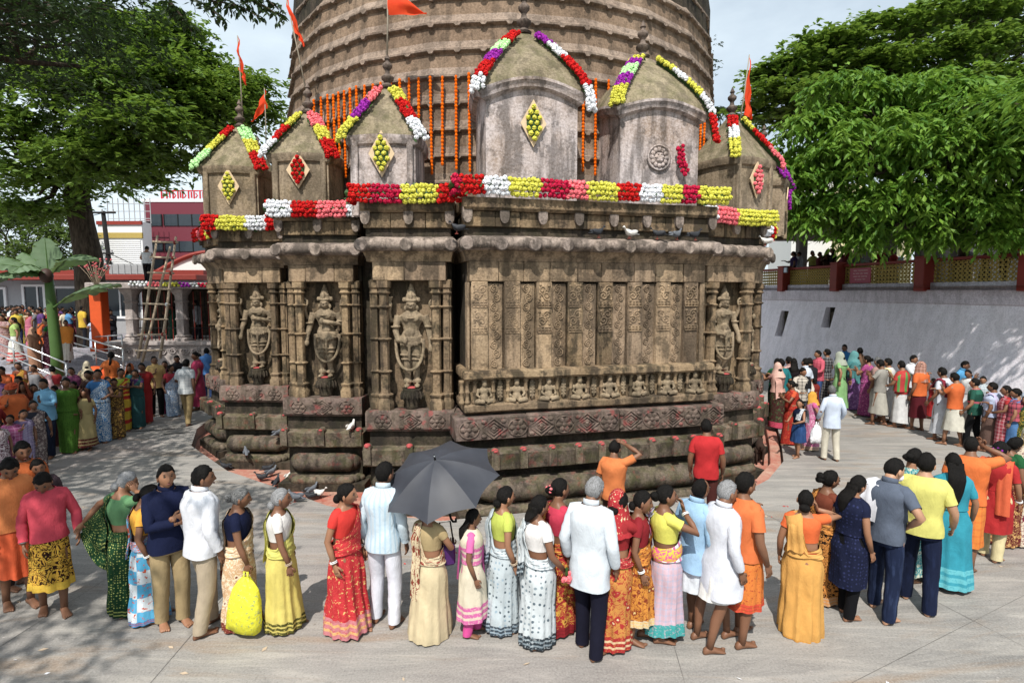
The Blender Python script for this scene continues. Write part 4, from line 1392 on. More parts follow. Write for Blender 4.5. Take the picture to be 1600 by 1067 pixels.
# tree beside the wall, outside the frame, that throws the shade on it
tree('wall_tree', 'leafy tree at the right end of the white wall', 'tree', (16.5, 9.5, 0),
     [(16.5, 9.5, 0, .3), (16.3, 9.6, 4, .25), (15.9, 9.8, 6.4, .2)],
     [((15.2, 10.5, 8.2), (2.6, 2.6, 1.1), 80), ((14.6, 13.6, 8.4), (2.4, 2.4, .9), 80), ((16.4, 13.2, 9.0), (2.6, 2.4, 1.1), 60), ((14.3, 16.6, 8.8), (2.2, 2.2, .8), 70), ((17, 7.5, 8.4), (2.6, 2.4, 1.1), 60), ((15.2, 7.2, 8.0), (2.0, 2.2, 1.0), 50), ((13.6, 20.0, 8.8), (2.0, 2.2, .8), 60), ((12.6, 23.5, 8.8), (2.0, 2.2, .8), 55)],
     M['leaf_bright'], 58, .26, .5, .6, .75, 23, 0, aspect=2.8)
# far trees
tb_ = P(40, 400, 42)
tree('light_tree', 'pale green bushy tree far behind the banana plant', 'tree', (tb_.x, tb_.y, 0), [(tb_.x, tb_.y, 0, .4), (tb_.x, tb_.y, 4, .3)],
     masses([(15, 355, 42, 40, 26, 60), (60, 345, 42, 40, 26, 60), (95, 375, 42, 30, 24, 50), (30, 400, 42, 60, 26, 70), (85, 415, 42, 44, 20, 50), (-20, 330, 42, 40, 30, 50)], 4),
     M['leaf_light'], 36, .36, .2, .6, .9, 31, 0)
for u, v, Y, lab, n_ in ((1118, 175, 44, 'slim palm top showing between the tower and the trees', 16), (1112, 85, 40, 'dark leafy twig tops beside the tower edge', 0)):
    c = P(u, v, Y)
    g = thing('palm_tree' if n_ else 'slender_tree', lab, 'tree', (c.x, c.y, 0))
    tb = MB(); tb.tube([(0, 0, 0), (.1, 0, c.z * .5), (0, 0, c.z)], [.2, .16, .12], 8)
    tb.build('trunk', M['bark'], g, True)
    lb = MB()
    if n_:
        for i in range(n_):
            a = 2 * math.pi * i / n_ + .2
            t = np.linspace(0, 1, 7)
            sp_ = np.stack([1.9 * t * math.cos(a), 1.9 * t * math.sin(a), c.z + .9 * t - 1.9 * t * t], -1)
            for j in range(1, 7):
                leaves(lb, sp_[j:j + 1], [.16], 10, .5, .6, 1, r2, 6)
    else:
        leaves(lb, np.array([[x, 0, c.z + z] for x, z in ((-.6, 0), (.1, -.4), (.2, .6), (0, -1.2))]), [.5] * 4, 30, .3, .3, 1, r2)
    lb.build('crown', M['leaf_dark'], g)

# ------------------------------------------------------------------ right wall, terrace and railing
M['whitewash'] = stone('whitewashed_wall', (0.84, 0.81, 0.77), (0.88, 0.86, 0.83), 0.12, 0, 0.03, pits=.1)
M['whitewash_dull'] = stone('dull_whitewash', (0.62, 0.58, 0.57), (0.72, 0.68, 0.665), 0.2, 0, 0.03, pits=.1)
M['red_paint'] = plain('dark_red_paint', (0.24, 0.035, 0.025), 0.6, scale=4)
M['jali'] = plain('yellow_concrete', (0.42, 0.31, 0.09), 0.85, scale=10)
M['black'] = plain('dark_void', (0.01, 0.01, 0.01), 0.9)
M['shade_floor'] = plain('terrace_floor', (0.22, 0.2, 0.18), 0.9)
WA, WB = Vector((15.62, 9.0, 0)), Vector((11.75, 35.0, 0))       # line of the railing
WD = (WB - WA).normalized(); WN = Vector((-WD.y, WD.x, 0))       # WN points into the courtyard (-x)
if WN.x > 0: WN = -WN
WY = math.atan2(WD.y, WD.x)
wl_len = (WB - WA).length
wall = thing('retaining_wall', 'long white sloping retaining wall on the right of the courtyard', 'wall', WA, WY)
# local frame: x along the wall, y toward +left of WD
ysgn = 1 if (Matrix.Rotation(WY, 3, 'Z') @ Vector((0, 1, 0))).dot(WN) > 0 else -1
foot = .85
def wall_y(z): return ysgn * foot * (1 - z / 3.45) ** 1.0
niches = []
for u, vt, vb in ((1218, 495, 560), (1291, 487, 521)):
    # where the pixel meets the battered face
    best = None
    for i in range(400):
        s = wl_len * i / 400
        q = WA + WD * s
        uu = 800 + FPX * q.x / q.y
        if best is None or abs(uu - u) < best[0]: best = (abs(uu - u), s)
    niches.append((best[1] - (.6 if u < 1250 else .35), .28, 1.75 if u < 1250 else 2.35, 2.95 if u < 1250 else 3.2))
cuts = sorted([0, wl_len] + sum([[n_[0] - n_[1], n_[0] + n_[1]] for n_ in niches], []))
mb = MB()
for a, b in zip(cuts[:-1], cuts[1:]):
    hole = next((n_ for n_ in niches if abs(a - (n_[0] - n_[1])) < 1e-6), None)
    spans = [(0, 3.45)] if hole is None else [(0, hole[2]), (hole[3], 3.45)]
    for z0, z1 in spans:
        nx = max(1, int((b - a) / 1.5))
        for i in range(nx):
            x0, x1 = a + (b - a) * i / nx, a + (b - a) * (i + 1) / nx
            mb.add([(x0, wall_y(z0), z0), (x1, wall_y(z0), z0), (x1, wall_y(z1), z1), (x0, wall_y(z1), z1)], [[0, 1, 2, 3]])
    if hole:
        z0, z1 = hole[2], hole[3]
        f = [(a, wall_y(z0), z0), (b, wall_y(z0), z0), (b, wall_y(z1), z1), (a, wall_y(z1), z1)]
        bk = [(x, y - ysgn * .4, z) for x, y, z in f]
        mb.add(f + bk, [[0, 1, 5, 4], [1, 2, 6, 5], [2, 3, 7, 6], [3, 0, 4, 7]])
mb.build('battered_face', M['whitewash'], wall)
for n_ in niches:
    z0, z1 = n_[2], n_[3]
    mb = MB()
    ym = wall_y((z0 + z1) / 2) - ysgn * .3
    mb.box((n_[0], ym - ysgn * .05, (z0 + z1) / 2), (n_[1] * 2 + .02, .1, z1 - z0 + .02))
    mb.build('niche_back', M['stone_dark'], wall)
    mb = MB()
    mb.box((n_[0] - .03, ym + ysgn * .06, (z0 + z1) / 2 - .1), (.26, .12, (z1 - z0) * .72), ch=.03)
    mb.ball((n_[0] - .03, ym + ysgn * .1, z1 - .3), (.1, .08, .12))
    mb.build('niche_figure', M['stone_dark'], wall, True)
mb = MB()
mb.box((wl_len / 2, -ysgn * .2, 3.68), (wl_len, .5, .46), ch=.02)
mb.build('coping_band', M['whitewash_dull'], wall)
mb = MB()
mb.box((wl_len / 2, -ysgn * .28, 4.03), (wl_len, .40, .25), ch=.015)
mb.build('kerb_band', M['whitewash_dull'], wall)
rail = thing('terrace_railing', 'perforated yellow railing panels between dark red posts above the white wall', 'railing', WA + Vector((0, 0, 4.155)), WY)
# photo posts at u = 1222, 1305, 1439, 1600
def s_at(u):
    return min(((abs(800 + FPX * (WA + WD * (wl_len * i / 2000)).x / (WA + WD * (wl_len * i / 2000)).y - u), wl_len * i / 2000) for i in range(2000)))[1]
ps = [s_at(1222), s_at(1305), s_at(1439), s_at(1604)]
ps = sorted(ps + [ps[-1] - 4.5 if ps[-1] > 4.5 else .2, ps[0] + 5])
mb0 = MB()
for s in ps:
    mb = MB(); mb.box((s, -ysgn * .14 + ysgn * .12, .28), (.42, .42, 1.14), ch=.02); mb.box((s, -ysgn * .02, .87), (.46, .46, .06), ch=.02)
    mb.build('post', M['red_paint'], rail)
for a, b in zip(ps[:-1], ps[1:]):
    L = b - a - .42
    x0 = a + .21
    mb = MB(); mb.box(((a + b) / 2, -ysgn * .2, .76), (L, .26, .10), ch=.015); mb.build('handrail', M['red_paint'], rail)
    # perforated panel: bars, cross bars and round-cornered holes as real openings
    mb = MB()
    nx, nz, h = max(3, int(L / .155)), 5, .70
    pw, ph = L / nx, h / nz
    for i in range(nx):
        for j in range(nz):
            cx, cz = x0 + (i + .5) * pw, .005 + (j + .5) * ph
            A = np.arange(8) * math.pi / 4 + math.pi / 8
            inner = [(cx + .30 * pw * math.cos(t), cz + .32 * ph * math.sin(t)) for t in A]
            outer = []
            for t in A:
                c_, s_ = math.cos(t), math.sin(t)
                kk = .5 / max(abs(c_), abs(s_))
                outer.append((cx + pw * kk * c_, cz + ph * kk * s_))
            y0, y1 = -ysgn * .18, -ysgn * .24
            v = [(x, y0, z) for x, z in outer] + [(x, y0, z) for x, z in inner] + [(x, y1, z) for x, z in inner]
            q = []
            for t in range(8):
                t2 = (t + 1) % 8
                q += [[t, t2, 8 + t2, 8 + t], [8 + t, 8 + t2, 16 + t2, 16 + t]]
            mb.add(v, q)
    mb.build('perforated_panel', M['jali'], rail)
# notice on the railing
M['notice_red'] = plain('red_notice', (0.38, 0.06, 0.10), 0.5, var=.1)
M['notice_ink'] = plain('faded_lettering', (0.62, 0.42, 0.42), 0.6, var=.1)
s0 = s_at(1338)
nt_ = thing('notice_board', 'small red notice with faded lines of writing hung on the railing', 'sign', WA + WD * s0 + WN * .02 + Vector((0, 0, 4.5)), WY)
mb = MB(); mb.box((0, -ysgn * .1, -.02), (1.1, .03, .60), ch=.008); mb.build('board', M['notice_red'], nt_)
for j, row in enumerate(([.5, .2], [.22, .14, .2, .1], [.3, .12, .22], [.16, .22, .1])):
    x = -sum(row) / 2 - .04 * (len(row) - 1) / 2
    mb = MB()
    for w_ in row:
        n_ = int(w_ / .03)
        for i in range(n_):
            xx = (x + i * .03)
            hh = .03 * rng.uniform(.7, 1.2)
            mb.box((-ysgn * xx if False else xx, -ysgn * .083, .17 - j * .115 + rng.uniform(-.006, .006)), (.021, .004, hh))
        mb.box((x + w_ / 2, -ysgn * .0835, .19 - j * .115), (w_, .004, .007))
        x += w_ + .04
    mb.build('writing', M['notice_ink'], nt_)
s0 = s_at(1227)
lt_ = thing('floodlight', 'small pale floodlight clipped to the end of the railing', 'lamp', WA + WD * s0 + WN * .12 + Vector((0, 0, 4.86)), WY)
mb = MB(); mb.box((0, 0, 0), (.42, .06, .26), ch=.01); mb.build('housing', plain('lamp_housing', (.25, .27, .3), .5), lt_)
mb = MB(); mb.box((0, ysgn * .034, 0), (.36, .01, .2)); mb.build('glass', plain('lamp_glass', (.45, .55, .65), .2, .6), lt_)

# terrace behind the railing with a shaded pavilion
mb = MB()
mb.add([(WA.x + .1, WA.y - 6, 4.02), (60, WA.y - 6, 4.02), (60, 60, 4.02), (WB.x + .1, WB.y, 4.02), (WB.x, 60, 4.02)], [[0, 1, 2, 3]], [[3, 2, 4]])
tag(mb.build('upper_terrace', M['shade_floor']), kind='structure')
M['concrete_post'] = plain('grey_post', (0.30, 0.29, 0.28), 0.8)
M['dark_red_roof'] = plain('dark_red_roof', (0.09, 0.02, 0.018), 0.7)
pav = thing('terrace_pavilion', 'shaded pavilion with grey posts and dark red roof behind the railing', 'pavilion', (22, 26, 4.02))
for u, Y in ((1252, 29), (1352, 27), (1390, 27), (1440, 26), (1470, 25), (1497, 24), (1510, 23)):
    q = P(u, 400, Y) - Vector((22, 26, 4.02))
    mb = MB(); mb.box((q.x, q.y, 1.4), (.42, .42, 2.8), ch=.03); mb.build('post', M['concrete_post'], pav)
mb = MB(); mb.box((4, 2.0, 2.95), (30, 13, .22)); mb.box((4, -4.55, 2.82), (30, .2, .4)); mb.build('roof', M['dark_red_roof'], pav)
M['cream_wall'] = plain('cream_wall', (0.68, 0.60, 0.36), 0.8, var=.1)
M['pale_wall'] = plain('pale_wall', (0.68, 0.68, 0.66), 0.8, var=.1)
for nm, u0, u1, Y, zt, mt, lab in (('pale_building', 1236, 1310, 46, 8.5, 'pale_wall', 'pale building with window bands glimpsed behind the pavilion'), ('cream_building', 1310, 1345, 45, 8.2, 'cream_wall', 'cream yellow house wall glimpsed between pavilion posts'),
                                   ('cream_building', 1385, 1425, 44, 8.2, 'cream_wall', 'cream house with a window behind the tree trunk'), ('white_building', 1528, 1640, 30, 6.6, 'pale_wall', 'white building wall in sun behind the right end of the pavilion')):
    a, b = P(u0, 390, Y), P(u1, 390, Y)
    g = thing(nm, lab, 'building', ((a.x + b.x) / 2, Y + 2, 4.0))
    w_ = b.x - a.x
    mb = MB(); mb.box((0, 0, zt / 2), (w_, 4, zt)); mb.build('wall', M[mt], g)
    for i in range(max(1, int(w_ / 2.0))):
        x = -w_ / 2 + (i + .5) * w_ / max(1, int(w_ / 2.0))
        mb = MB(); mb.box((x, -2.0, 2.0), (.8, .12, 1.1), ch=.02); wf = mb.build('window', M['pale_wall'], g)
        mb = MB(); mb.box((x, -2.05, 2.0), (.64, .06, .94)); mb.build('pane', plain('dark_glass', (.03, .04, .05), .15, .5) if 'dark_glass' not in bpy.data.materials else bpy.data.materials['dark_glass'], wf)

# ------------------------------------------------------------------ left: terrace, steps, rails, pavilion, houses
M['grey_step'] = stone('grey_granite', (0.24, 0.24, 0.235), (0.36, 0.355, 0.35), 0.12, 0, .05, pits=.2)
M['steel'] = plain('stainless_steel', (0.62, 0.62, 0.62), 0.28, .5, metal=.9, var=.1)
M['orange_red'] = plain('orange_red_paint', (0.62, 0.09, 0.02), 0.6, var=.2, scale=5)
M['relief_band'] = stone('pale_relief_stone', (0.34, 0.30, 0.25), (0.46, 0.42, 0.36), 0.25, 0, .1)
TZ = 1.5
mb = MB()
mb.box((-35.4, 33.2, TZ / 2 - .01), (44, 20, TZ)); 
tag(mb.build('left_terrace', M['grey_step']), kind='structure')
# steps run down toward the courtyard
st = thing('stone_steps', 'grey stone steps climbing to the crowded left terrace', 'steps', (-16.3, 23.2, 0))
ns = 7
for i in range(ns):
    mb = MB()
    h = TZ * (ns - i) / (ns + 1)
    mb.box((-2.2, -.20 - i * .40, h / 2), (8.4, .42, h), ch=.012)
    mb.build('step', M['grey_step'], st)
def rails(label, pts, posts, up=.9):
    pts = [Vector(p) for p in pts]
    g = thing('handrail', label, 'railing', pts[0], 0, 'steel handrails on the steps')
    for i, k_ in enumerate((1.0, .66, .33)):
        mb = MB(); mb.tube([p - pts[0] + Vector((0, 0, up * k_)) for p in pts], .028 if i == 0 else .02, 8)
        mb.build('rail', M['steel'], g, True)
    for t in posts:
        f = t * (len(pts) - 1); i = min(int(f), len(pts) - 2); q = pts[i].lerp(pts[i + 1], f - i) - pts[0]
        mb = MB(); mb.tube([q, q + Vector((0, 0, up))], .025, 8); mb.build('post', M['steel'], g, True)
    return g
a0, a1 = P(-40, 545, 19.0), P(106, 610, 17.6)
rails('long slanting steel handrail in front of the steps on the left', [a0, a1], (0, .45, 1.0), .85)
b0, b1 = P(112, 558, 22.0), P(194, 585, 20.0)
rails('short slanting steel handrail beside the orange red pillar', [b0, b1], (0, .5, 1.0), .9)
c0, c1 = P(150, 556, 22.3), P(192, 554, 21.6)
rails('level steel guard rail in front of the orange red pillar', [c0, c1], (0, .5, 1.0), .75)
# orange red pillar
q = P(159, 540, 22.5)
pl = thing('red_pillar', 'square orange red pillar under the banana leaf', 'pillar', (q.x, q.y, TZ))
mb = MB(); mb.box((0, 0, 1.22), (.46, .46, 2.45), ch=.02); mb.build('shaft', M['orange_red'], pl)
mb = MB(); mb.box((0, 0, .09), (.56, .56, .18), ch=.02); mb.build('base', M['orange_red'], pl)
for u, v, Y, rx, lab in ((150, 585, 20.6, 1.0, 'rounded orange boulder behind the handrail beside the steps'), (12, 600, 17.4, .62, 'rounded orange boulder at the left edge of the steps')):
    q = P(u, v, Y)
    mb = MB(); mb.ball((0, 0, .25), (rx * .6, .4, .36), 14, 10); 
    ob = mb.build('painted_boulder', M['orange_red'], None, True, (q.x, q.y, max(0, q.z - .3))); tag(ob, lab, 'boulder')
# stone pavilion on its plinth
pv = thing('stone_pavilion', 'low stone pavilion with ringed pillars and a barred front', 'pavilion', (-12.7, 22.6, 0))
mb = MB(); mb.box((0.2, 2.0, .95), (7.0, 4.4, 1.9), ch=.02); mb.build('plinth', M['relief_band'], pv)
mb = MB(); mb.box((.2, -.24, 1.82), (7.1, .14, .16), ch=.02); mb.build('plinth_cap', M['relief_band'], pv)
for i in range(15):
    mb = MB()
    x = -2.95 + i * .45
    t = np.linspace(0, 1, 14); s_ = 1 if i % 2 else -1
    a = t * 3.4 * math.pi
    mb.tube(np.stack([x + .18 * (1 - .8 * t) * np.cos(a), np.full(14, -.23), 1.5 + s_ * .14 * (1 - .8 * t) * np.sin(a)], -1), .03, 5)
    mb.build('scroll_relief', M['relief_band'], pv, True)
cm = MB(); cm.lathe([(.30, 0), (.30, .1), (.24, .14), (.27, .2), (.2, .25), (.2, .8), (.24, .86), (.2, .92), (.2, 1.5), (.25, 1.56), (.2, 1.62), (.22, 1.8), (.32, 1.95), (.36, 2.05)], 10, sq=6)
CM = cm.mesh('pavilion_pillar', M['relief_band'], True); CM.set_sharp_from_angle(angle=rad(35))
for x in (-2.45, -.45, 1.75):
    put('pillar', CM, pv, (x, .1, 1.9))
mb = MB(); mb.box((.1, 2.0, 4.08), (7.6, 5.4, .24), ch=.03); mb.build('roof_slab', M['relief_band'], pv)
mb = MB(); mb.box((.2, 2.2, 3.0), (7.0, .2, 2.1)); mb.build('back_wall', M['stone_dark'], pv)
bars = MB()
for i in range(34):
    x = -2.2 + i * .145
    if min(abs(x + .45), abs(x - 1.75)) < .28: continue
    mb = MB(); mb.tube([(x, .18, 1.9), (x, .18, 3.85)], .016, 5); mb.build('bar', M['red_paint'] if i % 2 else M['black'], pv)
for z in (2.4, 3.3):
    mb = MB(); mb.tube([(-2.3, .18, z), (2.9, .18, z)], .02, 5); mb.build('cross_bar', M['black'], pv)
garland('white, yellow and pink garland along the edge of the low stone pavilion', [Vector((-12.7 - 1.9, 21.85, 4.16)), Vector((-12.7 + 1, 21.85, 4.1)), Vector((-12.7 + 3.6, 21.85, 4.18))],
        [('white', 3), ('pink', 2), ('yellow', 3), ('purple', 2), ('white', 1), ('crimson', 3), ('pink', 2), ('red', 2), ('yellow', 5)], 2, (0, -1, .3), None, .04, .13, 1.1, side=(0, 0, 1))
# bamboo ladder
M['bamboo'] = plain('bamboo_pole', (0.46, 0.36, 0.26), 0.7, scale=14)
q0 = P(233, 556, 19.6)
ld = thing('bamboo_ladder', 'bamboo ladder tied with red cloth leaning on the stone pavilion', 'ladder', q0)
def lp(u, v, Y): return P(u, v, Y) - q0
A0, A1, B0, B1 = lp(216, 560, 19.6), lp(246, 368, 20.2), lp(250, 560, 19.6), lp(275, 370, 20.2)
for a, b in ((A0, A1), (B0, B1), (lp(222, 566, 20.3), lp(266, 385, 20.4))):
    mb = MB(); mb.tube([a, a.lerp(b, .35) + Vector((.02, 0, 0)), a.lerp(b, .7), b], [.05, .046, .042, .036], 8); mb.build('rail', M['bamboo'], ld, True)
for i in range(8):
    t = .065 + i * .126
    a, b = A0.lerp(A1, t), B0.lerp(B1, t + rng.uniform(-.006, .006))
    e = (b - a).normalized() * .12
    mb = MB(); mb.tube([a - e + Vector((0, -.04, 0)), b + e + Vector((0, -.04, 0))], .034, 7); mb.build('rung', M['bamboo'], ld, True)
    if i in (1, 3, 5, 6, 7):
        mb = MB(); mb.ball(tuple(b + Vector((0, -.03, 0))), (.06, .06, .07), 7, 5); mb.build('cloth_tie', M['red_paint'] if i != 3 else M['pale_wall'], ld, True)
# low building with white framed windows behind the crowd
M['maroon'] = plain('maroon_panel', (0.145, 0.028, 0.042), 0.5, var=.12)
M['red_roof'] = plain('red_eave', (0.22, 0.035, 0.025), 0.6)
M['grey_wall'] = plain('grey_wall', (0.33, 0.33, 0.34), 0.8)
M['white_frame'] = plain('white_frame', (0.72, 0.72, 0.72), 0.5, var=.08)
M['dark_glass'] = bpy.data.materials.get('dark_glass')
q = P(60, 470, 31)
lb_ = thing('low_building', 'long low building with red eaves and white framed windows behind the crowd', 'building', (q.x, 32, TZ))
mb = MB(); mb.box((0, 2, 1.5), (17, 4, 3.0)); mb.build('wall', M['grey_wall'], lb_)
mb = MB(); mb.box((0, .3, 3.12), (17.6, 3.2, .3), ch=.03); mb.box((0, 2, 3.4), (17, 4, .3)); mb.build('roof', M['red_roof'], lb_)
for x, w_, h_ in ((-3.6, 2.1, 1.7), (-1.0, 1.3, 2.0), (1.2, 2.2, 1.8), (3.6, 1.6, 1.8), (5.8, 1.6, 1.8), (-6.4, 1.8, 1.7)):
    wz = 1.75
    mb = MB(); mb.box((x, -.02, wz), (w_ - .06, .06, h_ - .06)); pn = mb.build('window', M['dark_glass'], lb_)
    mb = MB()
    for s in (-1, 1):
        mb.box((x + s * (w_ / 2 - .06), -.06, wz), (.14, .1, h_)); mb.box((x, -.058, wz + s * (h_ / 2 - .06)), (w_ - .1, .1, .13))
    mb.box((x + .2, -.056, wz), (.08, .08, h_ - .1))
    mb.build('frame', M['white_frame'], pn)
# maroon office block
q0, q1 = P(224, 310, 48), P(345, 310, 48)
mo = thing('maroon_building', 'maroon panelled office block with dark window strips and red rooftop lettering', 'building', ((q0.x + q1.x) / 2, 50, 0))
w_ = q1.x - q0.x
ztop = P(280, 316, 48).z
mb = MB(); mb.box((0, 2, ztop / 2), (w_, 8, ztop)); mb.build('wall', M['maroon'], mo)
for v0, v1 in ((335, 353), (377, 393), (405, 420)):
    z1, z0 = P(280, v0, 48).z, P(280, v1, 48).z
    for u0, u1 in ((236, 253), (257, 322)):
        x0, x1 = P(u0, 340, 48).x - (q0.x + q1.x) / 2, P(u1, 340, 48).x - (q0.x + q1.x) / 2
        mb = MB(); mb.box(((x0 + x1) / 2, -2.02, (z0 + z1) / 2), (x1 - x0, .1, z1 - z0)); wn = mb.build('window', M['dark_glass'], mo)
        for t in np.linspace(0, 1, 2 + int((x1 - x0) / 1.4)):
            mb = MB(); mb.box((x0 + (x1 - x0) * t, -2.08, (z0 + z1) / 2), (.07, .06, z1 - z0)); mb.build('mullion', M['black'], wn)
mb = MB(); mb.box((0, -1.9, ztop + .12), (w_ + .2, .3, .22)); mb.build('parapet_band', M['white_frame'], mo)
M['sign_red'] = plain('red_sign', (0.55, 0.03, 0.04), 0.5, var=.1)
x = -w_ / 2 + 1.6
i = 0
while x < w_ / 2 - .3:
    ww = rng.uniform(.28, .42)
    mb = MB()
    mb.box((x - ww / 2 + .05, -1.9, ztop + .62), (.09, .1, .66))
    if i % 3 != 1: mb.box((x + .03, -1.9, ztop + .93), (ww * .8, .1, .09))
    if i % 2: mb.box((x + ww * .25, -1.9, ztop + .6), (.09, .1, .5))
    else: mb.tube([(x - .04, -1.9, ztop + .35), (x + ww * .3, -1.9, ztop + .55), (x - .02, -1.9, ztop + .75)], .05, 6)
    mb.box((x, -1.9, ztop + .95), (ww + .1, .09, .06))
    mb.build('sign_letter', M['sign_red'], mo)
    x += ww + .08; i += 1
for x in (1.0, 2.9):
    mb = MB(); mb.lathe([(.62, 0), (.62, .8), (.5, .95), (.2, 1.05)], 14, (x, 1.0, ztop)); mb.build('water_tank', M['black'], mo, True)
# glass stair strip and white shuttered building beside it
q0, q1 = P(206, 350, 47), P(224, 350, 47)
gs = thing('glass_block', 'dark glass stair strip beside the maroon office block', 'building', ((q0.x + q1.x) / 2, 49, 0))
zt = P(215, 345, 47).z
mb = MB(); mb.box((0, 1, zt / 2), (q1.x - q0.x, 4, zt)); mb.build('wall', M['dark_glass'], gs)
for i in range(7):
    mb = MB(); mb.box((0, -1.03, 4 + i * .95), (q1.x - q0.x, .06, .06)); mb.build('mullion', M['grey_wall'], gs)
q0, q1 = P(138, 350, 44), P(208, 350, 44)
wb = thing('shuttered_building', 'white building with ribbed roller shutter and yellow stripe behind the tree trunk', 'building', ((q0.x + q1.x) / 2, 46, 0))
w_ = q1.x - q0.x
zt = P(170, 344, 44).z
mb = MB(); mb.box((0, -.4, zt / 2), (w_, 1.2, zt)); mb.build('wall', M['white_frame'], wb)
for v, mt, h_ in ((346, 'red_paint', .28), (366, 'jali', .42)):
    z = P(170, v, 44).z
    mb = MB(); mb.box((0, -1.03, z), (w_ + .1, .16, h_)); mb.build('stripe', M[mt], wb)
z1, z0 = P(170, 373, 44).z, P(170, 425, 44).z
for i in range(16):
    z = z0 + (z1 - z0) * (i + .5) / 16
    mb = MB(); mb.box((0, -1.04, z), (w_ * .92, .07, (z1 - z0) / 16 - .035), ch=.02); mb.build('shutter_slat', M['white_frame'], wb)
for i in range(3):
    z = P(170, 336 - i * 12, 44).z
    mb = MB(); mb.box((0, .2, z), (w_, .06, .05)); mb.build('roof_rail', M['grey_wall'], wb)
for i in range(9):
    x = -w_ / 2 + w_ * i / 8
    mb = MB(); mb.box((x, .2, zt + 1.0), (.05, .05, 2.0)); mb.build('roof_post', M['grey_wall'], wb)
# white gabled hall with red verge
q0, q1 = P(232, 420, 34), P(345, 420, 34)
gh = thing('gabled_hall', 'white gabled hall with curved red verge behind the pavilion roof', 'building', ((q0.x + q1.x) / 2, 36, 0))
w_ = q1.x - q0.x
z0, z1, z2 = P(250, 421, 34).z, P(330, 393, 34).z, P(235, 428, 34).z
arc = [(-w_ / 2 + w_ * t, z2 + (z1 - z2) * math.sin(t * math.pi * .6)) for t in np.linspace(0, 1, 12)]
mb = MB(); f = [(x, -1.5, z) for x, z in arc]; b = [(x, -1.5, 0) for x, z in arc]
mb.loft([b, f], False); mb.loft([f, [(x, 2, z) for x, z in arc]], False); mb.build('wall', M['pale_wall'], gh)
mb = MB(); mb.tube([(x, -1.56, z) for x, z in arc], .14, 6); mb.build('verge', M['red_roof'], gh)
mb = MB(); mb.box((0, -1.6, P(280, 431, 34).z), (w_, .3, .2)); mb.build('string_course', M['red_roof'], gh)
q = P(206, 420, 30)
mb = MB(); mb.box((0, 0, 0), (2.2, .12, .5), ch=.02)
for i in range(7): mb.box((-.95 + i * .32, -.07, 0), (.06, .05, .5))
tag(mb.build('corrugated_sheet', M['grey_wall'], None, False, P(205, 421, 30), .05), 'grey corrugated sheet lying behind the pavilion roof', 'metal sheet')
# utility pole with cross arms
q = P(172, 430, 33)
up = thing('utility_pole', 'dark leaning utility pole with cross arms and wires', 'utility pole', (q.x, q.y, 0))
tp = P(161, 330, 33) - Vector((q.x, q.y, 0))
mb = MB(); mb.tube([(0, 0, 0), (.02, 0, q.z), tp], [.16, .14, .11], 8); mb.build('pole', M['black'], up, True)
for dz, L in ((-.1, 1.5), (-2.4, .9), (-3.3, .7)):
    f = (tp.z + dz) / tp.z
    mb = MB(); mb.box((tp.x * f * .9, -.1, tp.z + dz), (L, .1, .1)); ar = mb.build('cross_arm', M['black'], up)
    for s in (-1, 0, 1):
        mb = MB(); mb.lathe([(.05, 0), (.03, .06), (.05, .1), (.02, .16)], 7, (tp.x * f * .9 + s * L * .42, -.1, tp.z + dz + .05)); mb.build('insulator', M['grey_wall'], ar)
for (x0, z0_, x1, y1, z1_) in ((0, -2.3, 9, 3, 3.0), (0, -3.2, -14, 4, 6.6), (0, -.1, -14, 4, 8.0)):
    a, b = tp + Vector((x0, 0, z0_)), Vector((x1, y1, z1_))
    t = np.linspace(0, 1, 14)
    pts = np.array(a) + (np.array(b) - np.array(a)) * t[:, None]
    pts[:, 2] -= .6 * np.sin(t * math.pi)
    mb = MB(); mb.tube(pts, .02, 4); mb.build('wire', M['black'], up)

# banana plant
k = NT('banana_leaf', .45, .4)
k.color(k.mix(k.noise(k.pos(), 3, 3), (0.10, 0.17, 0.085), (0.20, 0.27, 0.17)))
t_ = k.n('ShaderNodeBsdfTranslucent', {'Color': (0.12, 0.22, 0.06, 1)})
ms = k.n('ShaderNodeMixShader', {0: .25, 1: k.b.outputs[0], 2: t_.outputs[0]})
k.t.links.new(ms.outputs[0], k.out.inputs['Surface'])
M['banana_leaf'] = k.m
M['banana_stem'] = plain('green_stem', (0.06, 0.12, 0.03), 0.5, scale=4)
q = P(86, 528, 19.8)
bp = thing('banana_plant', 'banana plant with broad grey green leaves and a thick green stem', 'plant', (q.x, q.y, TZ - .6))
O = Vector((q.x, q.y, TZ - .6))
mb = MB(); top = P(76, 432, 19.8) - O
mb.tube([(0, 0, 0), (.02, 0, .8), top * .8, top], [.20, .18, .15, .13], 12); mb.build('stem', M['banana_stem'], bp, True)
mb = MB(); mb.ball(tuple(top + Vector((0, -.1, .02))), (.22, .2, .26)); mb.build('bud', plain('banana_bud', (.05, .025, .02), .6), bp, True)
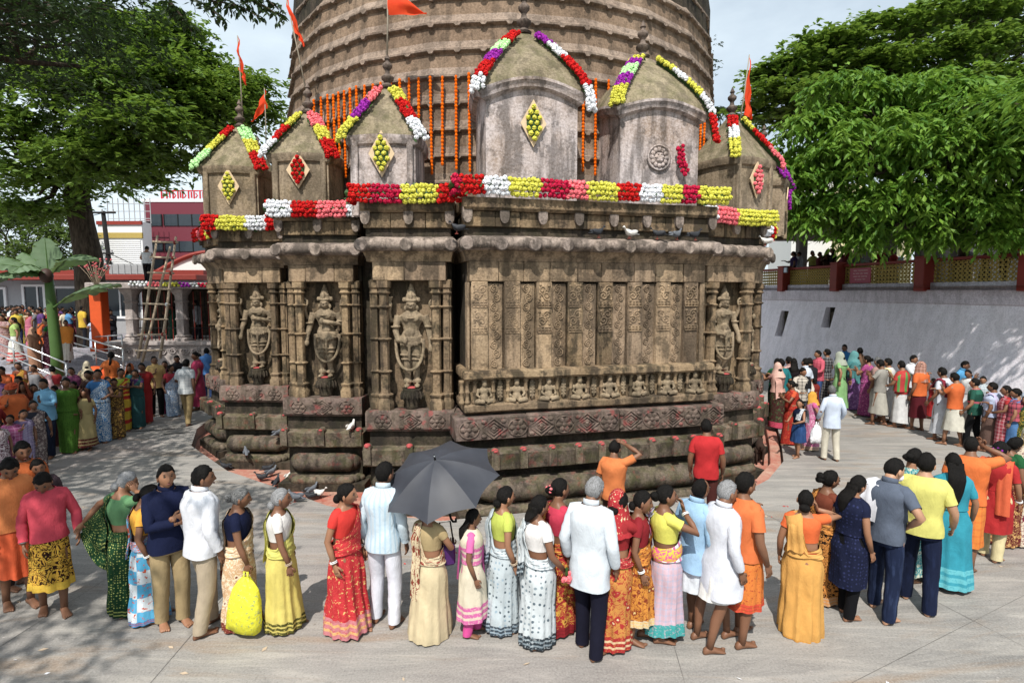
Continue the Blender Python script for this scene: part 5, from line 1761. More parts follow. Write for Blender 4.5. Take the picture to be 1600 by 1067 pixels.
for i, (u, v, Y, sag, w_) in enumerate(((-45, 400, 19.6, .25, .62), (-15, 412, 19.0, .1, .55), (70, 372, 19.7, .05, .50), (152, 404, 19.4, .35, .50), (188, 444, 19.2, .25, .46), (-40, 446, 18.8, .3, .55), (-10, 440, 19.4, .35, .42), (35, 395, 20.6, .15, .4), (20, 425, 18.9, .3, .45))):
    a, b = top + Vector((0, 0, -.05)), P(u, v, Y) - O
    if i == 4: a = top + Vector((.15, -.1, -1.1))
    t = np.linspace(0, 1, 41)
    ctr = np.array(a) + (np.array(b) - np.array(a)) * t[:, None]
    ctr[:, 2] += sag * 1.1 * np.sin(t * math.pi) 
    d = np.array(b - a); d /= np.linalg.norm(d)
    sd = np.cross(d, (0, 0, 1.0)); sd /= np.linalg.norm(sd) + 1e-9
    if i == 2: sd = np.array([1.0, 0, 0])
    wid = w_ * 1.9 * np.clip(np.sin(np.clip((t - .12) / .88, 0, 1) * math.pi) ** .55, .03, 1) * (1 + .06 * np.sin(t * 23 + i)) * np.where(r2.random(41) < .16, .62, 1.0)
    rows = []
    upv = np.cross(sd, d)
    for s in (-1, -.5, 0, .5, 1):
        rows.append(ctr + sd * (wid * s * .55)[:, None] + np.array([0, 0, 1.0]) * (-abs(s) * wid * (.22 if i != 2 else 0) + .015 * np.sin(t * 40 + s))[:, None])
    mb = MB(); mb.loft(np.array(rows).transpose(1, 0, 2), False)
    lf_ = mb.build('leaf', M['banana_leaf'], bp, True)
    mb = MB(); mb.tube(ctr + np.array([0, 0, .01]), .03 * (1 - .7 * t), 6); mb.build('midrib', M['banana_stem'], lf_, True)
# dry flower sprays on the pavilion corner
mb = MB(); fb = MB()
q = P(150, 440, 20.6)
for i in range(40):
    a = rng.uniform(0, 6.28); h_ = rng.uniform(.35, 1.1); l_ = rng.uniform(.05, .5)
    tip = np.array([l_ * math.cos(a) * 1.3, l_ * math.sin(a) * .5, h_])
    mb.tube([(0, 0, 0), tip * .5 + np.array([0, 0, .1]), tip], .007, 4)
    fb.ball(tuple(tip), (.035, .035, .03), 5, 4)
g = thing('dry_flower_bunch', 'spiky bunch of dry flower stalks at the pavilion roof corner', 'flowers', (q.x, q.y, 3.95))
mb.build('stalks', M['bamboo'], g); fb.build('blossoms', FLOW['pink'][0].materials[0], g)
# ------------------------------------------------------------------ people
def skin_mat(name, c):
    k = NT(name, 0.5, 0.35)
    n = k.noise(k.n('ShaderNodeTexCoord').outputs['Object'], 9, 4)
    k.color(k.mix(n, tuple(x * .78 for x in c), tuple(x * 1.18 for x in c)))
    return k.m
SKIN = [skin_mat('brown_skin', (0.27, 0.132, 0.075)), skin_mat('dark_brown_skin', (0.175, 0.082, 0.046)), skin_mat('light_brown_skin', (0.38, 0.21, 0.13))]
M['eye'] = plain('dark_eye', (0.012, 0.008, 0.006), 0.3, .5)
M['lip'] = plain('lip', (0.13, 0.04, 0.035), 0.5)
def hair_mat(name, c1, c2):
    k = NT(name, 0.6, 0.10)
    tc = k.n('ShaderNodeTexCoord').outputs['Object']
    n = k.noise(k.mapping(tc, (4, 40, 8)), 6, 4, .7)
    k.color(k.mix(k.ramp(n, .35, .65), c1, c2))
    k.bump(n, .9, .012)
    return k.m
HAIR = {'b': hair_mat('black_hair', (0.003, 0.003, 0.003), (0.013, 0.011, 0.010)), 'g': hair_mat('grey_hair', (0.10, 0.10, 0.10), (0.34, 0.34, 0.35)),
        's': hair_mat('greying_hair', (0.02, 0.02, 0.02), (0.22, 0.22, 0.22))}
CL = {}
def cloth(c, pat=None, c2=None, c3=None, sc=1.0, border=None, bw=.07):
    """woven cloth; c, c2, c3 hex colours; pat: dots stripes hstripes check floral paisley blocks; border: hem colour"""
    key = (c, pat, c2, c3, sc, border, bw)
    if key in CL: return CL[key]
    nm = 'cloth_' + (pat or 'plain')
    k = NT(nm, 0.85, 0.15)
    uv = k.n('ShaderNodeUVMap').outputs[0]
    obj = k.n('ShaderNodeTexCoord').outputs['Object']
    def lin_(h_):
        q = lin(h_); m_ = sum(q) / 3
        return tuple((x * .87 + m_ * .13) * .80 for x in q)
    a = lin_(c)
    b = lin_(c2) if c2 else tuple(x * .6 for x in a)
    d = lin_(c3) if c3 else b
    var = k.noise(obj, 7, 4)
    col = k.mix(k.ramp(var, .3, .7), tuple(x * .84 for x in a), tuple(min(.86, x * 1.07) for x in a))
    sx = k.n('ShaderNodeSeparateXYZ', {0: uv})
    U, V = sx.outputs[0], sx.outputs[1]
    if pat == 'dots':
        vo = k.n('ShaderNodeTexVoronoi', {'Vector': uv, 'Scale': 23.0 * sc, 'Randomness': .35}).outputs
        col = k.mix(k.ramp(vo['Distance'], .30, .22), col, k.mix(k.ramp(k.n('ShaderNodeSeparateColor', {0: vo['Color']}).outputs[0], .5, .55), b, d))
    elif pat == 'stripes':
        s = k.math('FRACT', k.math('MULTIPLY', U, 14.0 * sc))
        col = k.mix(k.math('GREATER_THAN', s, .62), col, b)
    elif pat == 'hstripes':
        s = k.math('FRACT', k.math('MULTIPLY', V, 9.0 * sc))
        col = k.mix(k.math('GREATER_THAN', s, .55), col, b)
        col = k.mix(k.math('GREATER_THAN', s, .86), col, d)
    elif pat == 'check':
        s = k.math('GREATER_THAN', k.math('FRACT', k.math('MULTIPLY', U, 12.0 * sc)), .7)
        t = k.math('GREATER_THAN', k.math('FRACT', k.math('MULTIPLY', V, 12.0 * sc)), .7)
        col = k.mix(k.math('MULTIPLY', k.math('ADD', s, t), .5), col, b)
    elif pat == 'floral':
        vo = k.n('ShaderNodeTexVoronoi', {'Vector': uv, 'Scale': 13.0 * sc, 'Randomness': .8}).outputs
        n1 = k.noise(uv, 34 * sc, 3, .6, .6)
        fl = k.math('ADD', vo['Distance'], k.math('MULTIPLY', k.math('SUBTRACT', n1, .5), .7))
        col = k.mix(k.ramp(fl, .42, .36), col, b)
        col = k.mix(k.ramp(fl, .20, .15), col, d)
        vine = k.noise(k.mapping(uv, loc=(5, 3, 0)), 14 * sc, 2, .5, 1.5)
        col = k.mix(k.ramp(k.math('ABSOLUTE', k.math('SUBTRACT', vine, .5)), .03, .015), col, b)
    elif pat == 'paisley':
        n1 = k.noise(uv, 7.5 * sc, 2, .5, .9)
        s = k.math('FRACT', k.math('MULTIPLY', n1, 7.0))
        col = k.mix(k.ramp(s, .5, .58), col, b)
        n2 = k.noise(uv, 24 * sc, 2)
        col = k.mix(k.ramp(n2, .60, .64), col, d)
    elif pat == 'blocks':
        ck = k.n('ShaderNodeTexChecker', {'Vector': uv, 'Scale': 5.5 * sc, 'Color1': a, 'Color2': b}).outputs[0]
        n2 = k.noise(uv, 20 * sc, 3)
        col = k.mix(k.ramp(n2, .58, .63), ck, d)
    elif pat == 'denim':
        n1 = k.noise(k.mapping(uv, (3, .6, 1)), 5, 4)
        col = k.mix(k.ramp(n1, .5, .8), col, b)
    if border:
        e = lin_(border)
        f = k.math('LESS_THAN', V, bw)
        g2 = k.math('GREATER_THAN', k.math('FRACT', k.math('MULTIPLY', V, 2.6 / bw)), .6)
        n3 = k.noise(uv, 40, 2)
        bc = k.mix(k.math('MULTIPLY', g2, .85), e, d if c3 else a)
        bc = k.mix(k.math('MULTIPLY', k.ramp(n3, .55, .6), .5), bc, a)
        col = k.mix(f, col, bc)
    k.color(col)
    weave = k.noise(obj, 160, 2, .6)
    crease = k.math('ADD', k.noise(k.mapping(obj, (1, 1, .5)), 8, 4, .6, .8), k.math('MULTIPLY', k.noise(k.mapping(obj, (1.6, 1.6, .5)), 22, 3, .6, 1.2), .35))
    k.bump(k.math('ADD', k.math('MULTIPLY', weave, .12), crease), .4, .035)
    CL[key] = k.m
    return k.m

# --- head template: direction grid -> face-shaped surface (faces +x)
def head_surface(th, ph):
    """th polar from crown, ph azimuth (0 = face); unit-height head coordinates in metres"""
    x = np.sin(th) * np.cos(ph); y = np.sin(th) * np.sin(ph); z = np.cos(th)
    rx, ry, rz = .098, .076, .122
    low = np.clip(-z, 0, 1)
    ry_ = ry * (1 - .30 * low ** 1.3)
    back = np.clip(-x, 0, 1)
    rx_ = rx * np.where(x < 0, 1.0 + .07 * np.clip(z + .2, 0, 1) - .42 * low, 1.0 - .06 * np.clip(z - .3, 0, 1))
    X, Y, Z = rx_ * x, ry_ * y, rz * z
    g = lambda p0, z0, sp, sz: np.exp(-((np.abs(ph) - p0) / sp) ** 2 - ((z - z0) / sz) ** 2)
    front = np.clip(x, 0, 1)
    X = X + front * (.027 * g(0, -.22, .17, .15) + .011 * g(0, .0, .12, .2) + .006 * g(0, .3, .8, .1) - .009 * g(.42, .08, .18, .12)
                     + .009 * g(0, -.52, .3, .07) + .008 * g(0, -.66, .3, .06) + .010 * g(0, -.88, .55, .16) - .004 * g(0, -.6, .3, .03))
    Y = Y + np.sign(y) * .006 * g(.85, -.12, .3, .2)
    return X, Y, Z

def head_mb(lod):
    nt, npn = (18, 26) if lod == 0 else (10, 14)
    th = np.linspace(.02, math.pi * .97, nt)
    t = np.linspace(-math.pi, math.pi, npn, endpoint=False)
    ph = t - .42 * np.sin(t)
    T, PH = np.meshgrid(th, ph, indexing='ij')
    X, Y, Z = head_surface(T, PH)
    mb = MB()
    mb.loft(np.stack([X, Y, Z], -1), True, True, True, flip=True)
    for s in (-1, 1):
        e = MB(); e.ball((0, 0, 0), (.020, .010, .033), 7 if lod == 0 else 5, 5 if lod == 0 else 3)
        mb.join(e, Matrix.Translation((-.004, s * .078, -.012)) @ Matrix.Rotation(s * .35, 4, 'Z'))
    if lod == 0:
        for s in (-1, 1):
            mb.ball((.083, s * .031, .012), (.009, .014, .007), 7, 5, m=1)
            b = MB(); b.box((0, 0, 0), (.010, .034, .0065), ch=.002, m=1)
            mb.join(b, Matrix.Translation((.0875, s * .031, .033)) @ Matrix.Rotation(-s * .35, 4, 'Z'))
        mb.ball((.098, 0, -.066), (.008, .023, .008), 7, 4, m=2)
    else:
        for s in (-1, 1):
            mb.ball((.084, s * .031, .014), (.009, .015, .009), 5, 3, m=1)
    return mb
HEADS = {0: head_mb(0), 1: head_mb(1)}

def hair_shell(mb, lod, off, hl, noise=.004, r=None, vcut=None):
    """hair cap: hl(phi) gives the polar angle of the hairline"""
    nt, npn = (9, 26) if lod == 0 else (6, 14)
    ph = np.linspace(-math.pi, math.pi, npn, endpoint=False)
    s = np.linspace(0.02, 1, nt)
    PH = np.repeat(ph[None, :], nt, 0)
    T = s[:, None] * np.array([hl(p) for p in ph])[None, :]
    X, Y, Z = head_surface(T, PH)
    d = np.stack([X, Y, Z], -1)
    ln = np.linalg.norm(d, axis=-1, keepdims=True)
    o = off * np.ones((nt, npn, 1)) + (r.uniform(-noise, noise, (nt, npn, 1)) if r is not None else 0)
    o[-1] *= .12
    d = d * (1 + o / ln)
    mb.loft(d, True, True, flip=True)

def hl_short(p):
    a = abs(p)
    return 1.02 + .04 * math.cos(a * 3) if a < .75 else (1.02 + (a - .75) * .75 if a < 1.35 else (1.62 if a < 1.75 else 2.05 + .1 * (a - 1.75)))
def hl_woman(p):
    a = abs(p)
    return .98 - .10 * math.cos(a * 4) * (a < .8) if a < .8 else min(1.04 + (a - .8) * .95, 2.15)
def hl_bald(p):
    a = abs(p)
    return 0.25 if a < 1.2 else min(.25 + (a - 1.2) * 3, 2.1)

TZs = np.array([.74, .78, .86, .92, 1.02, 1.12, 1.22, 1.30, 1.355, 1.39, 1.42, 1.445])
TRY = {'m': np.array([.142, .150, .154, .148, .138, .145, .158, .167, .163, .120, .069, .055]), 'f': np.array([.160, .172, .178, .165, .135, .136, .148, .156, .150, .108, .060, .050])}
TRX = {'m': np.array([.110, .114, .118, .114, .106, .112, .120, .117, .098, .076, .062, .057]), 'f': np.array([.118, .125, .130, .116, .102, .106, .122, .116, .090, .070, .055, .050])}
NECKX = lambda z: -.012 * np.clip((z - 1.1) / .3, 0, 1)

def sup(n, p=2.3):
    a = np.arange(n) * 2 * math.pi / n
    c, s = np.cos(a), np.sin(a)
    f = (np.abs(c) ** p + np.abs(s) ** p) ** (-1 / p)
    return c * f, s * f, a

def ik(a, t, l1, l2, hint):
    a, t, hint = np.array(a, float), np.array(t, float), np.array(hint, float)
    d = t - a
    L = np.linalg.norm(d)
    mx = (l1 + l2) * .995
    if L > mx:
        d *= mx / L; L = mx; t = a + d
    u = d / L
    k = (l1 * l1 - l2 * l2 + L * L) / (2 * L)
    h = math.sqrt(max(1e-6, l1 * l1 - k * k))
    n = hint - u * (hint @ u)
    n /= np.linalg.norm(n) + 1e-9
    return a + u * k + n * h, t

def add_hand(mb, wrist, elbow, side, lod, curl=.5, dirv=None, palm=None, sc=1.0):
    w = np.array(wrist, float)
    d = np.array(dirv, float) if dirv is not None else w - np.array(elbow)
    d = d / np.linalg.norm(d)
    pn = np.array(palm, float) if palm is not None else np.array([0, -side, 0.0])     # palm faces the thigh
    pn = pn - d * (pn @ d); pn /= np.linalg.norm(pn) + 1e-9
    ac = np.cross(d, pn)                                  # across the palm
    fwd = ac if ac @ np.array([1, 0, .3]) > 0 else -ac     # thumb side
    n = 8 if lod == 0 else 6
    a = np.arange(n) * 2 * math.pi / n
    rings = []
    for t, hw, ht in ((-.012, .020, .019), (.01, .026, .016), (.045, .038, .0165), (.085, .039, .014), (.097, .034, .011)):
        c = w + d * t * sc
        rings.append(c + (np.cos(a)[:, None] * fwd * hw + np.sin(a)[:, None] * pn * ht) * sc)
    mb.loft(rings, True, True, True)
    fn = 5 if lod == 0 else 3
    for i, L in enumerate((.072, .080, .075, .058)):
        off = .029 - i * .0193
        p = w + (d * .09 + fwd * off) * sc
        pts = [p - d * .012 * sc]; ang = .12
        q = p
        for s, fr in enumerate((.42, .33, .25)):
            q = q + (d * math.cos(ang) + pn * math.sin(ang)) * L * fr * sc
            ang += curl * (.95 if s == 0 else .8)
            pts.append(q)
        mb.tube(pts, np.array([.0098, .0092, .0084, .0066]) * sc, fn)
    p = w + (d * .025 + fwd * .024) * sc
    pts = [p - fwd * .008 * sc, p + (d * .028 + fwd * .026 + pn * .010) * sc, p + (d * .056 + fwd * .030 + pn * .022) * sc, p + (d * .074 + fwd * .022 + pn * .032) * sc]
    mb.tube(pts, np.array([.014, .0125, .0105, .008]) * sc, fn)

def add_foot(mb, ankle, yaw, side, lod, sc=1.0, up=0.0):
    n = 9 if lod == 0 else 6
    a = np.arange(n) * 2 * math.pi / n
    cs, sn = math.cos(yaw), math.sin(yaw)
    R_ = np.array([[cs, -sn, 0], [sn, cs, 0], [0, 0, 1]])
    base = np.array([ankle[0], ankle[1], 0.0])
    rings = []
    for x, hw, h in ((-.060, .016, .035), (-.05, .030, .062), (-.01, .034, .088), (.03, .036, .078), (.07, .041, .054), (.11, .046, .036), (.14, .046, .027), (.155, .04, .018)):
        y = hw * np.cos(a); z = np.maximum(h * .5 * (1 + np.sin(a) * 1.0), .002)
        rings.append(np.stack([np.full(n, x), y + side * -.004, z], -1) * sc @ R_.T + base)
    mb.loft(rings, True, True, True)
    if lod == 0:
        for i in range(5):
            yy = -side * (.033 - i * .0165)
            L = (.034, .030, .027, .023, .019)[i]; r = (.0135, .0105, .010, .0095, .009)[i]
            p0 = np.array([.148 - (i * .006 if i else 0), yy, .015]); p1 = p0 + np.array([L, 0, -.003])
            mb.tube(np.array([p0, (p0 + p1) / 2, p1]) * sc @ R_.T + base, np.array([r, r, r * .65]) * sc, 6)

def folds(a, z, ph, amp):
    return amp * (np.sin(a * 3 + z * 14 + ph) * .5 + np.sin(a * 5 - z * 23 + ph * 2.1) * .35 + np.sin(a * 2 + z * 31 + ph * .7) * .3)

GROUPS = {'row': 'people queueing along the front of the temple', 'right': 'people queueing along the white wall', 'left': 'people queueing on the shaded left side',
          'terrace': 'crowd on the left terrace', 'temple': 'people standing at the temple base', 'upper': 'spectators behind the yellow railing', 'steps': 'people on the left steps', 'corner': 'people at the right corner of the temple'}
PEOPLE = []
WIDE = {'m': 1.01, 'f': 1.06}

def person(u, vf, vt, face, label, spec, group='row', z=0.0, lod=0, Y=None):
    """u, vf: photo point between the feet; vt: top of the head; face: heading in degrees, 0 = towards +x, 90 = away"""
    if Y is not None:
        dz_ = (z - CAMZ) / Y
        vf = 533.5 - FPX * (dz_ * math.cos(PITCH) + math.sin(PITCH)) / (math.cos(PITCH) - dz_ * math.sin(PITCH))
    base = G(u, vf, z) if Y is None else Vector((P(u, vf, Y).x, Y, z))
    hz = P(u, vt, base.y).z - z
    S = max(.7, min(1.9, hz)) / 1.655
    r = np.random.default_rng(int(abs(u) * 7 + vf * 13) % 100000 + 1)
    g_ = spec.get
    sex = g_('sex', 'm')
    fat = g_('fat', 1.0) * (1 + r.uniform(-.05, .06))
    lean = g_('lean', 0.0) + r.uniform(-.02, .035)
    spec = dict(spec); g_ = spec.get
    spec['hyaw'] = spec.get('hyaw', 0) + r.normal() * (7 if lod == 0 else 16)
    spec['hpitch'] = spec.get('hpitch', 0) + r.normal() * 5
    spec['hroll'] = spec.get('hroll', 0) + r.normal() * 5
    spec.setdefault('side', r.normal() * .012)
    if lod:
        poses = ('down', 'down', 'swing', 'back', 'hold', 'shoulder2', 'pray')
        for k_ in ('L', 'R'):
            spec.setdefault(k_, poses[int(r.integers(len(poses)))])
        spec.setdefault('step', r.uniform(.03, .13))
    n = 26 if lod == 0 else 14
    kid = g_('kid', 0)
    wide = fat
    stepx = g_('step', .07); stepy = g_('stance', .085)
    fl, fr = (stepx, stepy), (-stepx, -stepy)
    hx = g_('hx', 0.0)
    skin = SKIN[g_('skin', 0)]
    torso_ry = lambda zz: np.interp(zz, TZs, TRY[sex]) * wide
    torso_rx = lambda zz: np.interp(zz, TZs, TRX[sex]) * (wide ** 1.3)
    pieces = []          # (name, MB, mats, smooth)
    c_, s_, ang = sup(n)
    def shell(z0, z1, k, off, ph, amp, hem_flare=0.0, neckoff=None):
        zs = np.linspace(z0, z1, k)
        rings = []
        for i, zz in enumerate(zs):
            fl_ = hem_flare * max(0, (1.0 - zz)) if zz < 1.0 else 0
            o = (off if zz < 1.37 else off * .6) + (.004 if zz > 1.25 else 0)
            zc = max(zz, .80)
            ry, rx = torso_ry(zc) + o + fl_, torso_rx(zc) + o + fl_
            rr = 1 + np.maximum(folds(ang, zz * np.ones(n), ph, amp), -.45 * amp) * (0 if zz > 1.4 else 1) / .15
            dip = np.zeros(n)
            if zz > 1.41: dip = -.012 * c_
            rings.append(np.stack([NECKX(zz) + rx * c_ * rr, ry * s_ * rr, np.full(n, zz) + dip], -1))
        rings = np.array(rings)
        per = 2 * math.pi * .15 * fat
        U = np.repeat((np.arange(n + 1) / n * per)[None], k, 0); Vv = np.repeat((zs - z0)[:, None], n + 1, 1)
        return rings, (U, Vv)
    def warp(v):
        v = np.array(v, float)
        h = np.clip(v[:, 2] - .88, 0, None)
        v[:, 0] += h * math.tan(lean)
        v[:, 1] += h * math.tan(g_('side', 0.0))
        return v
    # ---- body
    body = MB()
    zs = TZs[TZs > .77]
    rings = [np.stack([NECKX(zz) + torso_rx(zz) * c_, torso_ry(zz) * s_, np.full(n, zz)], -1) for zz in zs]
    rings.append(np.stack([.002 + .054 * c_, .050 * s_, np.full(n, 1.475)], -1)); rings.append(np.stack([.008 + .052 * c_, .047 * s_, np.full(n, 1.51)], -1))
    body.loft(rings, True, True, True)
    hs = .96 + .12 * kid
    hy, hp, hr = rad(g_('hyaw', 0)), rad(g_('hpitch', 0)), rad(g_('hroll', 0))
    HM = Matrix.Translation((.006, 0, 1.455)) @ Matrix.Rotation(hy, 4, 'Z') @ Matrix.Rotation(hp, 4, 'Y') @ Matrix.Rotation(hr, 4, 'X') @ Matrix.Translation((.018, 0, .088)) @ Matrix.Scale(hs, 4)
    body.join(HEADS[lod], HM)
    # legs
    bare = g_('legs', True)
    knees = []
    for s, f in ((1, fl), (-1, fr)):
        hip = np.array([0, s * .085, .86]); an = np.array([f[0], f[1], .085])
        kn, an = ik(hip, an, .402, .379, (1, s * .1, 0))
        knees.append((hip, kn, an))
        body.tube([hip, hip * .5 + kn * .5, kn, kn * .62 + an * .38 - np.array([.012, 0, 0]), an * .75 + kn * .25, an - np.array([0, 0, .04])],
                  np.array([.088, .074, .054, .052, .038, .034]) * (fat ** .5), 10 if lod == 0 else 6)
        add_foot(body, an, rad(g_('toe', 8)) * s, s, lod)
    # arms: targets for the wrist in body space
    armpts = {}
    AT = {'down': (lambda s: (.03 + .02 * r.random(), s * .222 * fat, .855), (-1, .5, 0), None, None, .45),
          'swing': (lambda s: (.13, s * .25, .90), (-1, .5, 0), None, None, .5),
          'back': (lambda s: (-.14, s * .25, .88), (-1, .4, 0), None, None, .5),
          'hold': (lambda s: (.26, s * .13, 1.02), (-.4, .9, -.6), (.7, -s * .5, .1), (0, 0, 1), .8),
          'shoulder': (lambda s: (.42, s * .10, 1.31), (0, .7, -1), (.8, -s * .3, .2), (0, 0, -1), .5),
          'shoulder2': (lambda s: (.36, -s * .02, 1.24), (0, .7, -1), (.7, -s * .6, .1), (0, 0, -1), .5),
          'head': (lambda s: (.12, s * .13, 1.60), (.3, 1, .2), (-.5, -s * .6, .5), (-.2, -s, -.2), .4),
          'eyes': (lambda s: (.17, s * .11, 1.52), (.4, 1, -.2), (-.2, -s * .5, .7), (-1, 0, 0), .5),
          'mouth': (lambda s: (.17, s * .06, 1.40), (.1, 1, -.8), (-.1, -s * .4, .9), (-1, 0, 0), .7),
          'ear': (lambda s: (.08, s * .13, 1.44), (.3, 1, -.6), (-.3, -s * .2, .8), (-.2, -s, 0), .5),
          'fold': (lambda s: (.20, -s * .03, 1.14 + .025 * s), (-.2, .8, -.6), (.1, -s * 1, .05), (-1, 0, 0), .35),
          'hip': (lambda s: (.03, s * .20, 1.02), (-.7, .9, 0), (.6, -s * .55, -.5), (.0, -s, 0), .2),
          'out': (lambda s: (.10, s * .50, 1.02), (-.5, .4, -.6), (.2, s, -.2), (0, 0, -1), .6),
          'bag': (lambda s: (.12, s * .22, .84), (-1, .4, 0), (0, 0, -1), None, 1.0),
          'pray': (lambda s: (.24, s * .035, 1.22), (-.2, .9, -.5), (.35, -s * .12, .9), (0, -s, 0), .1)}
    for s, key in ((1, g_('L', 'down')), (-1, g_('R', 'down'))):
        if key is None: continue
        if isinstance(key, tuple):
            tgt, hint, dv, pn, curl = np.array(key, float), (-.4, s * .8, -.6), None, None, .5
        else:
            f, hint, dv, pn, curl = AT[key]
            tgt = np.array(f(s)); hint = (hint[0], hint[1] * s, hint[2])
        sh = np.array([-.012, s * (np.interp(1.355, TZs, TRY[sex]) * fat - .012), 1.345])
        el, wr = ik(sh, tgt, .275, .245, hint)
        armpts[s] = (sh, el, wr)
        af = (.92 if sex == 'f' else 1.05) * fat ** .7
        body.tube([sh + np.array([0, -s * .05, .0]), sh, sh * .5 + el * .5, el, el * .6 + wr * .4, wr],
                  np.array([.026, .044, .044, .037, .036, .0245]) * af, 10 if lod == 0 else 6)
        add_hand(body, wr, el, s, lod, curl, dv, pn, .98 if sex == 'm' else .92)
    pieces.append(('body', body, [skin, M['eye'], M['lip']]))
    ph = r.uniform(0, 6.28)
    # ---- upper garments
    def sleeve(mb, t_end, off, amp=.004, segs=None):
        for s, (sh, el, wr) in armpts.items():
            full = [sh + np.array([0, -s * .075, .012]), sh + np.array([0, -s * .012, .008]), sh * .5 + el * .5, el, el * .5 + wr * .5, wr]
            tpos = np.array([-.1, 0.05, .28, .53, .76, .98])
            rad_ = np.array([.058, .062, .050, .043, .042, .031]) * (.92 if sex == 'f' else 1.05) * fat ** .7
            k = max(5, int(t_end * (16 if lod == 0 else 8)))
            tt = np.linspace(-.1, t_end, k)
            pts = np.stack([np.interp(tt, tpos, np.array(full)[:, j]) for j in range(3)], -1)
            rr = np.interp(tt, tpos, rad_) + off * np.clip((tt + .1) / .25, .3, 1) + amp * np.sin(tt * 40 + ph + s)
            before = mb.n
            mb.tube(pts, rr, 12 if lod == 0 else 7, cap=False)
    def top(name, mat, z0, sleeve_t, off=.022, amp=.006, flare=0.0, collar=False, z1=1.425, k=None):
        mb = MB()
        rings, uv = shell(z0, z1, k or (16 if lod == 0 else 9), off, ph, amp, flare)
        mb.loft(rings, True, uv=uv)
        if sleeve_t: sleeve(mb, sleeve_t, .007 if sex == 'm' else .005)
        if collar:
            cr = []
            for rr, zz in ((.066, 1.405), (.078, 1.425), (.074, 1.465), (.066, 1.468)):
                cr.append(np.stack([-.006 + rr * np.cos(ang), rr * .95 * np.sin(ang), zz - .018 * np.cos(ang)], -1))
            mb.loft(cr, True)
        pieces.append((name, mb, mat))
    def skirt(name, mat, z_top, z_hem, pleat, amp, flare=.0, off=.016, sway=0.0, k=None):
        m_ = (64 if lod == 0 else 28)
        k = k or (16 if lod == 0 else 8)
        cc, ss, aa = sup(m_, 2.2)
        zs = np.linspace(z_top, z_hem, k)
        fm = np.array([(fl[0] + fr[0]) / 2, (fl[1] + fr[1]) / 2])
        ext = abs(fl[0] - fr[0]) / 2
        rings = []
        for zz in zs:
            t = np.clip((.88 - zz) / .8, 0, 1)
            zc = max(zz, .86)
            o_ = off if zz < .86 else off * .45
            ry = torso_ry(zc) + o_; rx = torso_rx(zc) + o_
            if zz < .86:
                ry = ry * (1 - t) + (max(.15, abs(stepy) + .085) + flare) * t
                rx = rx * (1 - t) + (.125 + ext + flare) * t
            if z_hem < .2:
                nar = 1 - .06 * math.exp(-((zz - .45) / .17) ** 2)
                rx, ry = rx * nar, ry * nar
            pl = amp * 1.25 * t ** .6 * (1 + .9 * np.clip(cc, 0, 1)) * (.55 * np.sin(pleat * aa + ph) + .3 * np.sin((pleat * 1.7) * aa + ph * 3) + .35 * np.sin(3 * aa + ph * 2 + zz * 3)) + .006 * np.sin(4 * aa + zz * 15 + ph) * (1 - .5 * t) + .003 * np.sin(9 * aa + zz * 18 + ph)
            fx = (np.cos(aa) > .2) * 1.0
            rings.append(np.stack([t * (fm[0] + sway) + cc * (rx + pl), ss * (ry + pl * .8), np.full(m_, zz) + .010 * t * np.sin(2 * aa + ph) ], -1))
        rings = np.array(rings)
        per = 1.25
        U = np.repeat((np.arange(m_ + 1) / m_ * per)[None], k, 0); Vv = np.repeat((zs - z_hem)[:, None], m_ + 1, 1)
        mb = MB(); mb.loft(rings, True, uv=(U, Vv), flip=True)
        # close in at the waist
        pieces.append((name, mb, mat))
        return rings
    def trousers(mat, cuff=.06, off=.018, z_top=.99):
        mb = MB()
        rings, uv = shell(.78, z_top, 7, off * .35, ph, .001)
        mb.loft(rings, True, True, uv=uv)
        for (hip, kn, an), s in zip(knees, (1, -1)):
            k = 14 if lod == 0 else 8
            tt = np.linspace(0, 1, k)
            full = np.array([hip + np.array([0, 0, .02]), hip * .5 + kn * .5, kn, kn * .5 + an * .5, an + np.array([0, 0, cuff - .085])])
            pts = np.stack([np.interp(tt, [0, .27, .53, .77, 1], full[:, j]) for j in range(3)], -1)
            rr = np.interp(tt, [0, .27, .53, .77, 1], np.array([.080, .080, .068, .060, .056]) * fat ** .6) + off * .5 + .004 * np.sin(tt * 46 + ph * s) * tt
            m_ = 14 if lod == 0 else 8
            a = np.arange(m_) * 2 * math.pi / m_
            rs = [np.stack([p[0] + q_ * np.cos(a), p[1] + q_ * .95 * np.sin(a), np.full(m_, p[2])], -1) for p, q_ in zip(pts, rr)]
            U = np.repeat((np.arange(m_ + 1) / m_ * .5)[None], k, 0); Vv = np.repeat((pts[:, 2])[:, None], m_ + 1, 1)
            mb.loft(np.array(rs), True, uv=(U, Vv), flip=True)
        pieces.append(('trousers', mb, mat))
    def pallu(mat, hang=.5, side=1, zlow=.93, off=.026, amp=.006):
        """cloth wrapped round the trunk, rising to one shoulder, with a free end down the back"""
        m_ = 48 if lod == 0 else 22
        k = 12 if lod == 0 else 7
        cc, ss, aa = sup(m_, 2.3)
        yy = torso_ry(1.25) * ss * side
        fr_ = cc > 0
        up_f = 1.06 + np.clip((yy + .17) / .30, 0, 1) * .37
        sm = np.clip((yy + .045) / .10, 0, 1); sm = sm * sm * (3 - 2 * sm)
        up_b = 1.03 + sm * .40
        w = np.clip(.5 + cc * 6, 0, 1)
        ztop = up_f * w + up_b * (1 - w)
        cap = 1.345 + .075 * (1 - np.clip((np.abs(yy) - .06) / .10, 0, 1))
        ztop = np.minimum(ztop, cap)
        rings = []
